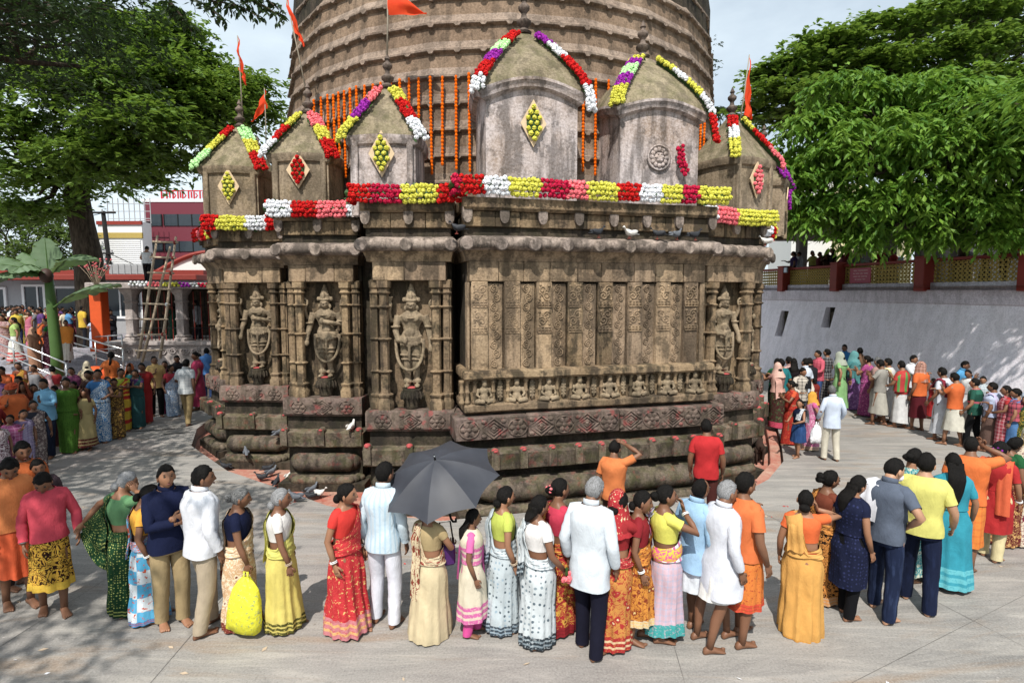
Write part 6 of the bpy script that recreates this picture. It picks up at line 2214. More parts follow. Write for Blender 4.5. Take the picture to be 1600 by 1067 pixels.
        for i in range(k):
            f = i / (k - 1)
            zz = zlow + (ztop - zlow) * f
            o = off + amp * np.sin(aa * 4 + f * 9 + ph) + amp * .8 * np.sin(f * 22 + yy * 30)
            ry = torso_ry(zz) + o; rx = torso_rx(zz) + o + .008 * np.clip(cc, 0, 1)
            rings.append(np.stack([NECKX(zz) + rx * cc, ry * ss, zz + .012 * (zz > 1.34)], -1))
        rings = np.array(rings)
        U = np.repeat((np.arange(m_ + 1) / m_ * 1.1)[None], k, 0); Vv = np.repeat((np.linspace(.2, .75, k))[:, None], m_ + 1, 1)
        mb = MB(); mb.loft(rings, True, uv=(U, Vv))
        # over the shoulder and down the back
        zend = 1.36 - hang
        wd = 9 if lod == 0 else 5
        kk = 16 if lod == 0 else 8
        rows = []
        for i in range(kk):
            f = i / (kk - 1)
            zz = 1.40 - (1.40 - zend) * f if f > 0.12 else 1.41
            row = []
            for j in range(wd):
                q = j / (wd - 1)
                y = side * (.015 + q * (.13 + .03 * f)) - side * .02 * f
                back = torso_rx(max(zz, .86)) * (1 - .35 * (abs(y) / .2) ** 2) + .034 + .02 * f + .012 * math.sin(q * 14 + ph + f * 3) * min(1, f * 3)
                x = -back + NECKX(zz)
                if i == 0: x = .06; zc = 1.375 + .05 * (1 - q)
                elif i == 1: x = -.02; zc = 1.405 + .05 * (1 - q) - .02 * q
                else: zc = zz + .02 * math.sin(q * 6 + ph) * f - (.06 * q * (1 - f) if f < .5 else .03 * q)
                row.append((x, y, zc))
            rows.append(row)
        rows = np.array(rows)
        U = np.repeat((np.arange(wd) / (wd - 1) * .34)[None], kk, 0); Vv = np.repeat((np.linspace(hang, 0, kk))[:, None], wd, 1)
        mb.loft(rows, False, uv=(U, Vv))
        pieces.append(('pallu', mb, mat))
    def drape(name, mat, pts_c, width, wobble=.012, kk=14):
        """strip of cloth along a centre line; pts_c list of (x,y,z,nx,ny) with the outward normal"""
        P_ = np.array(pts_c, float)
        t = np.linspace(0, 1, kk)
        src = np.linspace(0, 1, len(P_))
        Q = np.stack([np.interp(t, src, P_[:, j]) for j in range(5)], -1)
        d = np.gradient(Q[:, :3], axis=0); d /= np.linalg.norm(d, axis=1)[:, None] + 1e-9
        nn = np.stack([Q[:, 3], Q[:, 4], .15 * np.ones(kk)], -1); nn /= np.linalg.norm(nn, axis=1)[:, None]
        sd = np.cross(d, nn); sd /= np.linalg.norm(sd, axis=1)[:, None] + 1e-9
        rows = []
        wd = 7
        for j in range(wd):
            q = j / (wd - 1) - .5
            rows.append(Q[:, :3] + sd * q * width + nn * (wobble * np.sin(q * 13 + ph + t * 5) - .02 * (2 * q) ** 2)[:, None])
        rows = np.array(rows).transpose(1, 0, 2)
        L = np.linalg.norm(np.diff(Q[:, :3], axis=0), axis=1).sum()
        U = np.repeat((np.arange(wd) / (wd - 1) * width)[None], kk, 0); Vv = np.repeat(np.linspace(L, 0, kk)[:, None], wd, 1)
        mb = MB(); mb.loft(rows, False, uv=(U, Vv)); pieces.append((name, mb, mat))
    o = g_('outfit', 'shirt')
    A, B, Cc = g_('a'), g_('b'), g_('c')
    if o == 'shirt':          # a shirt, b trousers
        trousers(B, g_('cuff', .05))
        top('shirt', A, g_('hem', .80), .93 if g_('long', 1) else .40, collar=g_('collar', True), amp=.009, flare=.02)
    elif o == 'tee':
        trousers(B, g_('cuff', .05))
        top('shirt', A, g_('hem', .82), .36, amp=.010, collar=g_('collar', False))
    elif o == 'wrap':         # tee or shirt with a lungi or dhoti
        skirt('lungi', B, 1.0, g_('hemz', .32), g_('pleat', 9), .016, g_('flare', 0.0), k=None)
        if A: top('shirt', A, g_('hem', .86), .93 if g_('long', 0) else g_('sl', .36), collar=g_('collar', False), flare=.03 if g_('hem', .86) > .75 else .11, amp=.010)
    elif o == 'kurta':        # a kurta, b trousers
        trousers(B, g_('cuff', .04), .012)
        top('kurta', A, 1.0, g_('sl', .42), amp=.005)
        skirt('kurta_skirt', A, 1.02, g_('hemz', .46), 7, .014, g_('flare', .01), off=.018)
    elif o == 'sari':         # a blouse, b sari
        skirt('sari', B, 1.0, g_('hemz', .035), g_('pleat', 12), g_('amp', .016), g_('flare', .0))
        top('blouse', A, 1.10, g_('sl', .26), off=.006, amp=.001, z1=1.385, k=10)
        pallu(Cc or B, g_('hang', .55), g_('pside', 1))
    elif o == 'dress':        # a dress
        top('dress_top', A, 1.0, g_('sl', .3), amp=.004)
        skirt('dress_skirt', B or A, 1.02, g_('hemz', .12), 10, .018, g_('flare', .03), off=.018)
    elif o == 'vest':
        trousers(B, .05)
        top('vest', A, .88, 0, amp=.004, z1=1.36)
    # ---- hair and head wear
    hk = g_('hair', 'short'); hc = HAIR[g_('hc', 'b')]
    hm = MB()
    if hk == 'short':
        hair_shell(hm, lod, .011, hl_short, .007, r)
    elif hk == 'bald':
        hair_shell(hm, lod, .008, hl_bald, .003, r)
    elif hk == 'shaved':
        hair_shell(hm, lod, .003, hl_short, .001, r)
    else:
        hair_shell(hm, lod, .009, hl_woman, .005, r)
        if hk == 'bun':
            hm.ball((-.118, 0, .012 + g_('bunz', 0)), (.045, .058, .055), 10 if lod == 0 else 6, 7 if lod == 0 else 4)
            for i in range(2 if lod == 0 else 0): hm.ball((-.125, .02 * (-1) ** i, .012 + .018 * i), (.046, .045, .04), 8, 6)
        elif hk == 'low':
            hm.ball((-.105, 0, -.06), (.045, .06, .052), 10 if lod == 0 else 6, 7 if lod == 0 else 4)
        elif hk in ('long', 'plait'):
            L = g_('hlen', .45)
            k_ = 9; n_ = 12 if lod == 0 else 7
            a = np.arange(n_) * 2 * math.pi / n_
            rs = []
            for i in range(k_):
                f = i / (k_ - 1)
                w_ = (.078 + .02 * math.sin(f * 2.6)) if hk == 'long' else .030 * (1 + .22 * math.sin(f * 40))
                w_ *= (1 - .78 * f ** 2.6)
                q_ = min(1, max(0, (f * L - .05) / .13)); x = -.078 - .092 * q_ * q_ * (3 - 2 * q_)
                rs.append(np.stack([x + w_ * (.36 if hk == 'long' else .8) * np.cos(a) + r.uniform(-.003, .003, n_), w_ * np.sin(a) * (1 + .06 * np.sin(7 * a + f * 5)), np.full(n_, .02 - (L) * f) + .01 * np.sin(5 * a) * f], -1))
            hm.loft(rs, True, True, True, flip=True)
    if hm.V:
        m2 = MB(); m2.join(hm, HM)
        pieces.append(('hair', m2, hc))
    if g_('veil'):
        vm = MB()
        nt, npn = (12, 22) if lod == 0 else (8, 12)
        ph_ = np.linspace(.62, 2 * math.pi - .62, npn)
        rows = []
        for i in range(nt):
            f = i / (nt - 1)
            th = np.minimum(f * 1.6, 1.0) * 1.75
            X, Y, Z = head_surface(np.full(npn, max(.02, th)), ((ph_ + math.pi) % (2 * math.pi)) - math.pi)
            d = np.stack([X, Y, Z], -1) * 1.22 + np.array([-.004, 0, .004])
            if f > .62:
                gq = (f - .62) / .38
                spread = 1 + gq * g_('vspread', .9)
                d[:, 1] = d[:, 1] * (1 + gq * 1.05) ; d[:, 0] = d[:, 0] * (1 + gq * .55) - .02 * gq
                d[:, 2] = d[:, 2] - gq * g_('vlen', .22) + .008 * np.sin(ph_ * 6 + ph)
            d += .004 * np.sin(ph_ * 9 + f * 8 + ph)[:, None]
            rows.append(d)
        U = np.repeat((np.arange(npn) / npn * .7)[None], nt, 0); Vv = np.repeat(np.linspace(.6, 0, nt)[:, None], npn, 1)
        vm.loft(np.array(rows), False, uv=(U, Vv), flip=True)
        m2 = MB(); m2.join(vm, Matrix.Translation((.006, 0, 1.455)) @ Matrix.Rotation(hy, 4, 'Z') @ Matrix.Rotation(hp * .7, 4, 'Y') @ Matrix.Translation((.018, 0, .088)) @ Matrix.Scale(hs, 4))
        pieces.append(('head_cloth', m2, g_('veil')))
    if g_('turban'):
        tm = MB()
        hair_shell(tm, lod, .03, lambda p: 1.15, .004, r)
        for i in range(3): ringtube(tm, (0, 0, .035 + i * .024), .112 - i * .006, .094 - i * .005, .022, 14, .01 * (-1) ** i)
        m2 = MB(); m2.join(tm, HM); pieces.append(('turban', m2, g_('turban')))
    if g_('towel'):
        s = g_('tside', 1)
        drape('towel', g_('towel'), [(.17, s * .10, 1.12, 1, 0), (.13, s * .11, 1.28, 1, 0), (.03, s * .115, 1.435, .2, 0), (-.10, s * .115, 1.40, -1, 0), (-.155, s * .12, 1.22, -1, 0), (-.16, s * .13, 1.02, -1, 0)], .17)
    if g_('dupatta'):
        for s in g_('dsides', (1,)):
            drape('dupatta', g_('dupatta'), [(.17, s * .06, .72, 1, 0), (.155, s * .07, 1.05, 1, 0), (.15, s * .08, 1.26, 1, 0), (.03, s * .09, 1.435, .2, 0), (-.10, s * .10, 1.39, -1, 0), (-.16, s * .11, 1.15, -1, 0), (-.19, s * .12, g_('dz', .7), -1, 0)], .15)
    if g_('shawl'):
        m_ = 40 if lod == 0 else 20
        zs_ = np.linspace(g_('shawlz', .92), 1.40, 10)
        cc, ss, aa = sup(m_)
        rs = [np.stack([NECKX(zz) + (torso_rx(zz) + .04 + .008 * np.sin(aa * 5 + zz * 12 + ph)) * cc, (torso_ry(zz) + (.075 if zz < 1.33 else .02) + .008 * np.sin(aa * 4 + zz * 9 + ph)) * ss, np.full(m_, zz)], -1) for zz in zs_]
        U = np.repeat((np.arange(m_ + 1) / m_ * 1.3)[None], 10, 0); Vv = np.repeat((zs_ - zs_[0])[:, None], m_ + 1, 1)
        mb = MB(); mb.loft(np.array(rs), True, uv=(U, Vv)); pieces.append(('shawl', mb, g_('shawl')))
    if g_('waistcloth'):
        mb = MB()
        cc, ss, aa = sup(n)
        rs = []
        for i, zz in enumerate((.93, .96, 1.0, 1.04, 1.07)):
            b_ = .022 + .022 * math.sin(i / 4 * math.pi)
            rs.append(np.stack([(torso_rx(zz) + b_ + .006 * np.sin(aa * 6 + ph)) * cc, (torso_ry(zz) + b_) * ss, zz + .03 * cc], -1))
        U = np.repeat((np.arange(n + 1) / n)[None], 5, 0); Vv = np.repeat(np.linspace(.3, .5, 5)[:, None], n + 1, 1)
        mb.loft(np.array(rs), True, uv=(U, Vv)); pieces.append(('waist_cloth', mb, g_('waistcloth')))
    if g_('bangle'):
        for s in g_('bangle_on', (1, -1)):
            if s in armpts:
                sh, el, wr = armpts[s]
                d = (wr - el) / np.linalg.norm(wr - el)
                x = np.cross(d, (0.3, 0.2, 1.0)); x /= np.linalg.norm(x); y = np.cross(d, x)
                mb = MB()
                for q in (.0, .014):
                    a = np.linspace(0, 2 * math.pi, 13)
                    c0 = wr - d * (.022 + q)
                    mb.tube(c0 + .034 * (np.cos(a)[:, None] * x + np.sin(a)[:, None] * y), .005, 5)
                pieces.append(('bangle', mb, g_('bangle')))
    if g_('belt'):
        mb = MB()
        rs = [np.stack([(torso_rx(zz) + .024) * c_, (torso_ry(zz) + .024) * s_, np.full(n, zz)], -1) for zz in (.985, 1.02)]
        mb.loft(rs, True); pieces.append(('belt', mb, g_('belt')))
    if g_('mask'):
        mb = MB(); mb.ball((.075, 0, -.055), (.038, .055, .045), 9, 6)
        m2 = MB(); m2.join(mb, HM); pieces.append(('face_mask', m2, g_('mask')))
    if g_('flowers'):
        mb = MB()
        for i in range(5): mb.ball((-.135 + .012 * math.cos(i), .05 * math.sin(i * 1.3), .03 + .025 * math.cos(i * 1.3)), (.018, .018, .018), 6, 4)
        m2 = MB(); m2.join(mb, HM); pieces.append(('hair_flower', m2, g_('flowers')))
    # ---- link
    root = None
    yaw = rad(face)
    for nm, mb, mt in pieces:
        mb.V = [warp(v) * S * np.array([g_('w', 1.0) * WIDE[sex], g_('w', 1.0) * WIDE[sex], 1.0]) for v in mb.V]
        if root is None:
            root = mb.build('person', mt, None, True, base, yaw)
            tag(root, label, 'person', GROUPS.get(group))
        else:
            mb.build(nm, mt, root, True)
    root['_S'] = S
    del root['_S']
    PEOPLE.append(root)
    wx = g_('w', 1.0) * WIDE[sex]
    info = {'S': S, 'base': base, 'yaw': yaw, 'M': Matrix.Translation(base) @ Matrix.Rotation(yaw, 4, 'Z') @ Matrix.Diagonal((S * wx, S * wx, S, 1)), 'arm': {s: [Vector(warp(np.array([p]))[0]) for p in a] for s, a in armpts.items()}}
    return root, info
# ------------------------------------------------------------------ the front row, left to right
C = cloth
W_ = '#e4e6ee'
def S_(**k): return k
FAB_DRESS = None
row = []
def R_(*a, **k):
    row.append(person(*a, **k)); return row[-1]

R_(-8, 925, 698, -20, 'person at the left edge in a red shirt, half out of the picture', S_(a=C('#b01418'), b=C('#3a2a26'), outfit='tee', hpitch=20, skin=1))
R_(47, 903, 688, -35, 'person in dark orange looking over the shoulder of the man in plain orange', S_(a=C('#c8601c'), b=C('#3c3430'), outfit='tee', hpitch=15, skin=1))
R_(30, 945, 710, -35, 'young man in orange tee and orange wrap looking down', S_(outfit='wrap', a=C('#e8843c'), b=C('#e2571a'), hemz=.36, hpitch=26, skin=1, L='swing'))
R_(75, 900, 716, -40, 'dark haired person mostly hidden behind the man in pink', S_(a=C('#4a3a40'), b=C('#332c2c'), outfit='tee', hpitch=10, skin=1))
R_(85, 955, 731, -48, 'man in pink long sleeved shirt and yellow black patterned lungi looking down', S_(outfit='wrap', a=C('#d23c50'), long=1, b=C('#e0a818', 'paisley', '#33160e', '#e8c02a', 1.5, '#e8b81e', .08), hemz=.33, flare=.05, hpitch=36, hyaw=-8, L='swing', R='down', step=.10, skin=1, bangle=M['steel'], bangle_on=(-1,)))
green, gi = R_(203, 955, 739, 55, 'grey haired woman in green sari stretching its end out behind her', S_(sex='f', outfit='sari', a=C('#5f9060'), b=C('#173f22', 'dots', '#b4bd62', '#9aa050', 1.5, '#10301a', .1), hair='low', hc='g', L=(-.22, .46, 1.04), R='ear', hpitch=15, skin=0, fat=1.08))
R_(234, 968, 757, 30, 'short woman in yellow blouse and blue white orange sari, dark hair tied low', S_(sex='f', outfit='sari', a=C('#e8a416'), b=C('#4db4e2', 'blocks', '#dfe8ee', '#d8552a', 1.1, '#2a86c0', .05), c=C('#5cb2dc', 'paisley', '#dc5a2c', '#e8e8ea', 1.2), hair='low', hpitch=18, skin=1, bangle=M['white_frame']))
R_(270, 973, 728, -42, 'man in navy shirt and beige trousers with folded arms', S_(a=C('#111a3c'), b=C('#b0986c'), L='fold', R='fold', hyaw=-6, skin=0, hpitch=4, step=.04))
R_(322, 984, 712, 55, 'tall man in white shirt and beige trousers looking away', S_(a=C('#e8eaf2'), b=C('#b8a68c'), hem=.80, hyaw=-30, step=.10, skin=1, R='down', L='down'))
w7, i7 = R_(378, 978, 763, 16, 'woman in navy blouse and peach floral sari with greying bun', S_(sex='f', outfit='sari', a=C('#101838'), b=C('#dfb284', 'floral', '#f2e2c4', '#8a3a2c', .9, '#7a2a22', .10), hair='bun', hc='s', R='bag', hpitch=4, hyaw=10, skin=1, hang=.75))
R_(443, 982, 765, 14, 'grey haired woman in white blouse and yellow sari with striped hem', S_(sex='f', outfit='sari', a=C('#e6e2dc'), b=C('#e2cf62', None, None, None, 1, '#54521f', .13), c=C('#d8d262'), hair='low', hc='g', R='bag', skin=1, hpitch=4, bangle=M['bamboo']))
R_(543, 984, 755, -24, 'smiling woman in bright red sari with a white bangle', S_(sex='f', outfit='sari', a=C('#dc2416'), b=C('#c81c26', 'paisley', '#d02a30', '#e8b868', 1.2, '#cf7d84', .20), hair='low', R='down', hyaw=16, bangle=M['white_frame'], belt=C('#5a3426'), flare=.04, amp=.024))
R_(602, 974, 716, 78, 'man in pale blue striped shirt and white trousers seen from behind', S_(a=C('#cfe2ee', 'stripes', '#b4d2e6', None, 1.6), b=C('#e2e4f0'), hem=.80, long=1, skin=1, hyaw=-14, stance=.11, step=.03))
w12, i12 = R_(672, 990, 782, 62, 'woman in cream sari with red sprigs standing under the black umbrella', S_(sex='f', outfit='sari', a=C('#b8a070'), b=C('#d6c39a'), c=C('#dccaa2', 'floral', '#8a2a20', '#6a6428', .8), hair='low', hemz=.02, flare=.06, hang=.85, L='hold', R='hold', fat=1.02))
R_(738, 990, 797, 6, 'girl in cream pink bordered kurta with bright pink leggings and dupatta', S_(sex='f', outfit='kurta', a=C('#e2d6bc', None, None, None, 1, '#d860a4', .22), b=C('#e2409a'), hemz=.25, sl=.34, dupatta=C('#ea5cae'), dsides=(1,), hair='long', hlen=.42, flare=.03, w=.92, skin=1))
R_(785, 983, 763, 28, 'woman in lime green blouse and pale blue grey sari with low dark bun', S_(sex='f', outfit='sari', a=C('#c0cc4c'), b=C('#c2ced4', 'dots', '#56646e', '#9ab0c0', .8, '#3e4a56', .11), hair='low', R='down', bangle=M['bamboo'], skin=0, hc='b'))
w15, i15 = R_(840, 1004, 775, 36, 'woman in white blouse and white grey bordered sari holding pink flowers', S_(sex='f', outfit='sari', a=C('#ece8e6'), b=C('#d2dade', 'dots', '#5c6c78', '#8a9aa4', .7, '#303a42', .13), hair='long', hlen=.16, R='swing', skin=1))
R_(873, 984, 750, 30, 'woman in crimson blouse and red yellow sari with flower in her bun', S_(sex='f', outfit='sari', a=C('#cc2a4c'), b=C('#a51a20', 'floral', '#d8a02c', '#7a1018', 1.0, '#8c1420', .1), hair='bun', flowers=FLOW['pink'][0].materials[0], R='shoulder2', skin=1, bangle=M['white_frame']))
R_(920, 1018, 742, 58, 'grey haired man in long white shirt and navy trousers', S_(a=C('#dce5ee'), b=C('#17172a'), hem=.66, hc='g', skin=1, fat=1.06, cuff=.03, stance=.10, hyaw=-12))
R_(958, 1008, 770, 48, 'woman with a red paisley sari drawn over her head', S_(sex='f', outfit='sari', a=C('#a01c22'), b=C('#d08a34', 'floral', '#b02420', '#e8d0a0', .9, '#b01e22', .16), c=C('#b21f28', 'paisley', '#b21f28', '#e6cfa0', 1.3), veil=C('#b21f28', 'paisley', '#b21f28', '#e6cfa0', 1.3), R='shoulder', hair='low', bangle=M['white_frame'], vlen=.30))
R_(994, 1000, 768, -8, 'smiling woman in maroon blouse and orange patterned sari with white bangles', S_(sex='f', outfit='sari', a=C('#8e1420'), b=C('#da8c1c', 'floral', '#8a3414', '#e8c878', 1.0, '#dcc8a0', .08), hair='low', hemz=.24, hyaw=-10, hpitch=6, R='down', skin=1, bangle=M['white_frame'], w=.93))
R_(1036, 996, 760, 6, 'woman in yellow blouse with her hand at her mouth and a pink check sari', S_(sex='f', outfit='sari', a=C('#ded850'), b=C('#d6b4c2', 'check', '#b8b4cc', '#2aa6a0', 1.3, '#3aa8a8', .14), c=C('#d8dae2', 'stripes', '#c86a9a', None, .9), hair='bun', hemz=.10, R='mouth', waistcloth=C('#e6bf2a', 'paisley', '#e2508a', '#e6bf2a', 1.0), skin=1, hpitch=6, bangle=M['white_frame'], bangle_on=(-1,)))
R_(1084, 988, 748, 32, 'balding man in light blue shirt and short white dhoti', S_(outfit='wrap', a=C('#98c0e2'), long=1, collar=True, b=C('#e0e6ee'), hemz=.50, hem=.72, hair='bald', skin=1, step=.06, fat=1.03))
R_(1122, 1008, 754, 18, 'grey haired man in long white kurta with bare legs', S_(outfit='wrap', a=C('#dcdfea'), long=1, collar=True, b=C('#e8e6e2'), hemz=.52, hem=.56, hc='g', skin=1, step=.17, R='down', L='shoulder', hpitch=8, lean=.06))
R_(1156, 1000, 740, 26, 'man in orange tee and orange printed lungi', S_(outfit='wrap', a=C('#e2702a'), b=C('#e27a14', 'paisley', '#e27a14', '#b8441a', 1.6, '#d8401c', .08), hemz=.38, skin=1, step=.09, stance=.1, hyaw=-6))
R_(1249, 984, 768, 64, 'woman in orange blouse and plain golden orange sari seen from behind', S_(sex='f', outfit='sari', a=C('#ea6416'), b=C('#dca044', None, None, None, 1, '#c8861e', .02), c=C('#dea44a'), hair='low', R='ear', hemz=.0, flare=.05, amp=.022, fat=1.08, skin=0, hang=.35, belt=C('#b04a18')))
R_(1284, 938, 735, 4, 'woman with high bun in a black and orange patterned skirt', S_(sex='f', outfit='sari', a=C('#7a3a24'), b=C('#d88a2e', 'floral', '#1c1412', '#d88a2e', 1.4, '#c8a07a', .1), hair='bun', bunz=.05, L='shoulder2', R='shoulder', skin=1))
R_(1322, 962, 743, 22, 'girl in navy dress with white printed sleeves and long dark hair', S_(sex='f', outfit='kurta', a=C('#141b38', 'dots', '#28305a', None, 1.0), b=C('#101014'), hemz=.40, sl=.24, hair='long', hlen=.34, R='down', shirtsl=1, w=.92, skin=0))
r29 = R_(1376, 960, 718, 34, 'man in grey polo and jeans with a white towel on his shoulder', S_(outfit='tee', a=C('#5a6476'), b=C('#16223f', 'denim', '#3a4c74'), cuff=.03, collar=True, towel=C('#e2e2ea'), tside=1, R='hip', L='shoulder', hyaw=-22, hpitch=12, mask=M['whitewash'], step=.12, stance=.12, fat=1.06, lean=.03, skin=2))
R_(1432, 946, 693, 48, 'heavy man in yellow tee and dark jeans', S_(outfit='tee', a=C('#dcd66a'), b=C('#121c38', 'denim', '#223056'), cuff=.02, fat=1.14, step=.13, stance=.12, skin=2, hyaw=-8, R='swing'))
R_(1414, 905, 702, 30, 'woman in teal patterned dress hidden behind the man in yellow', S_(sex='f', outfit='dress', a=C('#2a8c94', 'floral', '#d8d8c0', '#1c5c64', 1.3), hair='bun'))
R_(1478, 915, 710, 70, 'woman in turquoise dress with very long black hair down her back', S_(sex='f', outfit='dress', a=C('#1792a8'), b=C('#1792a8', None, None, None, 1, '#58b8c4', .24), hair='long', hlen=.52, hemz=.07, flare=.06, sl=.4, skin=0, L='hold'))
R_(1503, 888, 683, 46, 'shaven man in orange tee and orange lungi shading his eyes', S_(outfit='wrap', a=C('#ea701a'), b=C('#ec8416', 'check', '#d86c10'), hemz=.34, hair='shaved', R='eyes', skin=1, fat=1.08, step=.1))
R_(1546, 872, 690, 38, 'woman in red kurta and orange scarf over cream trousers', S_(sex='f', outfit='kurta', a=C('#b4181c'), b=C('#dacb98'), hemz=.42, dupatta=C('#da5c2c'), dsides=(1, -1), hair='bun', flowers=FLOW['purple'][0].materials[0], R='down', bangle=M['white_frame'], fat=1.05))
R_(1566, 850, 681, 10, 'woman in dark green blouse and maroon patterned sari', S_(sex='f', outfit='sari', a=C('#1c5a32'), b=C('#6a1c22', 'floral', '#d8a860', '#3a1014', 1.2), hair='low', skin=1))
R_(1598, 850, 668, 60, 'woman in cream sari with large maroon flowers at the right edge', S_(sex='f', outfit='sari', a=C('#8a2038'), b=C('#e0d2ba', 'floral', '#7c1e3c', '#c8909a', .55), c=C('#e0d2ba', 'floral', '#7c1e3c', '#c8909a', .55), veil=C('#e6dcc4', 'floral', '#b89a5a', '#8c2a40', .6), hair='low', fat=1.15))
# at the temple base
R_(957, 0, 690, 58, 'young man in orange tee holding his head beside the temple base', S_(outfit='tee', a=C('#e27c36'), b=C('#4a2c20'), R='head', skin=1, hpitch=10), group='temple', Y=8.15)
R_(1101, 0, 657, 74, 'man in red tee facing the carved base of the temple', S_(outfit='tee', a=C('#c4121a'), b=C('#4e2420'), skin=1, R='down', hem=.80), group='temple', Y=9.0)

# the green sari end pulled out sideways
MI = gi['M'].inverted()
wk = WIDE['f']
hand = Vector((gi['arm'][1][2].x * wk, gi['arm'][1][2].y * wk, gi['arm'][1][2].z)) * gi['S']
mb = MB()
rows = []
for i in range(12):
    f = i / 11
    a = np.array([-.11, .15, 1.34]) * gi['S'] * (1 - f) + np.array(hand) * f
    b = np.array([-.17, .06, .55]) * gi['S'] * (1 - f) + (np.array(hand) + np.array([-.03, .03, -.16])) * f
    row_ = []
    for j in range(9):
        q = j / 8
        p_ = a * (1 - q) + b * q
        p_ = p_ + np.array([.02 * math.sin(q * 16 + f * 2), -.02 * math.sin(q * 12 + 1), -.10 * math.sin(f * math.pi) * q])
        row_.append(p_)
    rows.append(row_)
U, Vv = np.meshgrid(np.linspace(0, .6, 10)[:9], np.linspace(.2, .8, 12))
mb.loft(np.array(rows), False, uv=(U, Vv))
mb.build('pallu', C('#173f22', 'dots', '#b4bd62', '#9aa050', 1.5), green, True)

# ------------------------------------------------------------------ things held
def world_hand(info, s, drop=.05):
    v = info['M'] @ info['arm'][s][2]
    return v + Vector((0, 0, -drop))
k = NT('yellow_printed_bag', .6, .3)
tc = k.n('ShaderNodeTexCoord').outputs['Object']
n_ = k.noise(tc, 34, 2)
k.color(k.mix(k.ramp(n_, .60, .64), lin('#d2cf3c'), lin('#a0a660')))
k.bump(k.noise(tc, 9, 3), .8, .03)
M['yellow_bag'] = k.m
k = NT('white_plastic', .35, .4); k.color((.72, .72, .74)); k.bump(k.noise(k.pos(), 18, 4), .9, .03); M['white_plastic'] = k.m
k = NT('clear_plastic', .2, .5); k.color((.55, .56, .58)); k.b.inputs['Alpha'].default_value = .6; k.bump(k.noise(k.pos(), 22, 4), .9, .03); M['clear_plastic'] = k.m
def bag(label, hand, w, h, dep, mat, yaw=0.0, tilt=0.0, name='bag', handle=True):
    """soft bag hanging by its neck from a hand"""
    hand = Vector(hand)
    zb = max(hand.z - h - .1, .015)
    h = hand.z - .08 - zb
    g = thing(name, label, 'bag', (hand.x, hand.y, zb), yaw)
    n = 22
    a = np.arange(n) * 2 * math.pi / n
    mb = MB()
    rings = []
    for t, f, d in ((0, .80, .35), (.03, .95, .7), (.25, 1.0, 1.0), (.55, .92, .95), (.78, .72, .7), (.92, .42, .45), (1.0, .2, .25)):
        cx = np.sign(np.cos(a)) * np.abs(np.cos(a)) ** .7
        rings.append(np.stack([tilt * (1 - t) + w / 2 * f * cx + .012 * np.sin(a * 3 + t * 7), dep / 2 * d * np.sin(a) + .012 * np.sin(a * 5 + t * 9), np.full(n, h * t) + .02 * np.sin(a * 2) * (t < .1)], -1))
    mb.loft(rings, True, True, True)
    mb.build('sack', mat, g, True)
    if handle:
        mb = MB(); mb.tube([(-.03, 0, h * .95), (-.02, 0, h + .06), (.02, 0, h + .06), (.03, 0, h * .95)], .012, 6); mb.build('handle', mat, g, True)
    return g
bag('bulging yellow printed bag hanging from the hand of the woman in navy blouse', world_hand(i7, -1) + Vector((.0, -.04, 0)), .42, .62, .2, M['yellow_bag'], rad(-12), -.06)
hb = thing('shoulder_bag', 'small purple bag between the cream sari and the girl in pink', 'bag', G(697, 985) + Vector((0, 0, .78)), rad(20))
mb = MB(); mb.box((0, 0, .12), (.22, .1, .24), ch=.03); mb.build('pouch', plain('purple_leather', (.06, .015, .11), .5), hb)
mb = MB(); mb.tube([(-.1, 0, .22), (-.06, 0, .5), (.06, 0, .5), (.1, 0, .22)], .01, 6); mb.build('strap', plain('black_strap', (.02, .02, .02), .5), hb)
q = world_hand(i15, -1, .06) + Vector((.03, -.03, 0))
fb = thing('flower_bunch', 'bunch of pink flowers in the hand of the white bloused woman', 'flowers', q)
for i in range(9):
    v = Vector(rng.normal(size=3)).normalized() * .05
    flower_at(fb, 'pink', v, .5)
mb = MB(); mb.tube([(0, 0, .02), (0, 0, .1)], .015, 6); mb.build('stems', M['garland_leaf'], fb)

# black umbrella over the cream sari
k = NT('black_umbrella_cloth', .55, .4)
k.color(k.mix(k.noise(k.pos(), 5, 3), (0.022, 0.024, 0.032), (0.045, 0.048, 0.06)))
M['umbrella'] = k.m
hdir = Vector((-.16, -.42, 1)).normalized()
top_ = G(680, 718, 1.95)
um = thing('umbrella', 'open black umbrella with eight ribs held over the cream sari', 'umbrella', top_)
um.rotation_euler = hdir.to_track_quat('Z', 'Y').to_euler()
RU, HU = .70, .28
for i in range(8):
    a0, a1 = 2 * math.pi * i / 8 + .25, 2 * math.pi * (i + 1) / 8 + .25
    rows = []
    for j in range(8):
        f = max(j / 7, .02)
        row_ = []
        for t in np.linspace(0, 1, 7):
            rr = RU * f * (1 - .075 * math.sin(math.pi * t) * f)
            a = a0 + (a1 - a0) * t
            cx = math.cos(a0) * (1 - t) + math.cos(a1) * t; cy = math.sin(a0) * (1 - t) + math.sin(a1) * t
            row_.append((rr * cx, rr * cy, -HU * f ** 1.75 - .02 * math.sin(math.pi * t) * f * (1 - f) * 2))
        rows.append(row_)
    mb = MB(); mb.loft(np.array(rows), False); mb.build('canopy_panel', M['umbrella'], um, True)
    t = np.linspace(.02, 1.0, 9)
    mb = MB(); mb.tube(np.stack([RU * t * math.cos(a0), RU * t * math.sin(a0), -HU * t ** 1.75 - .008], -1), .0045, 5); mb.build('rib', M['steel'], um, True)
mb = MB(); mb.tube([(0, 0, .06), (0, 0, -.3), (0, 0, -.85)], .008, 7); mb.build('shaft', M['steel'], um, True)
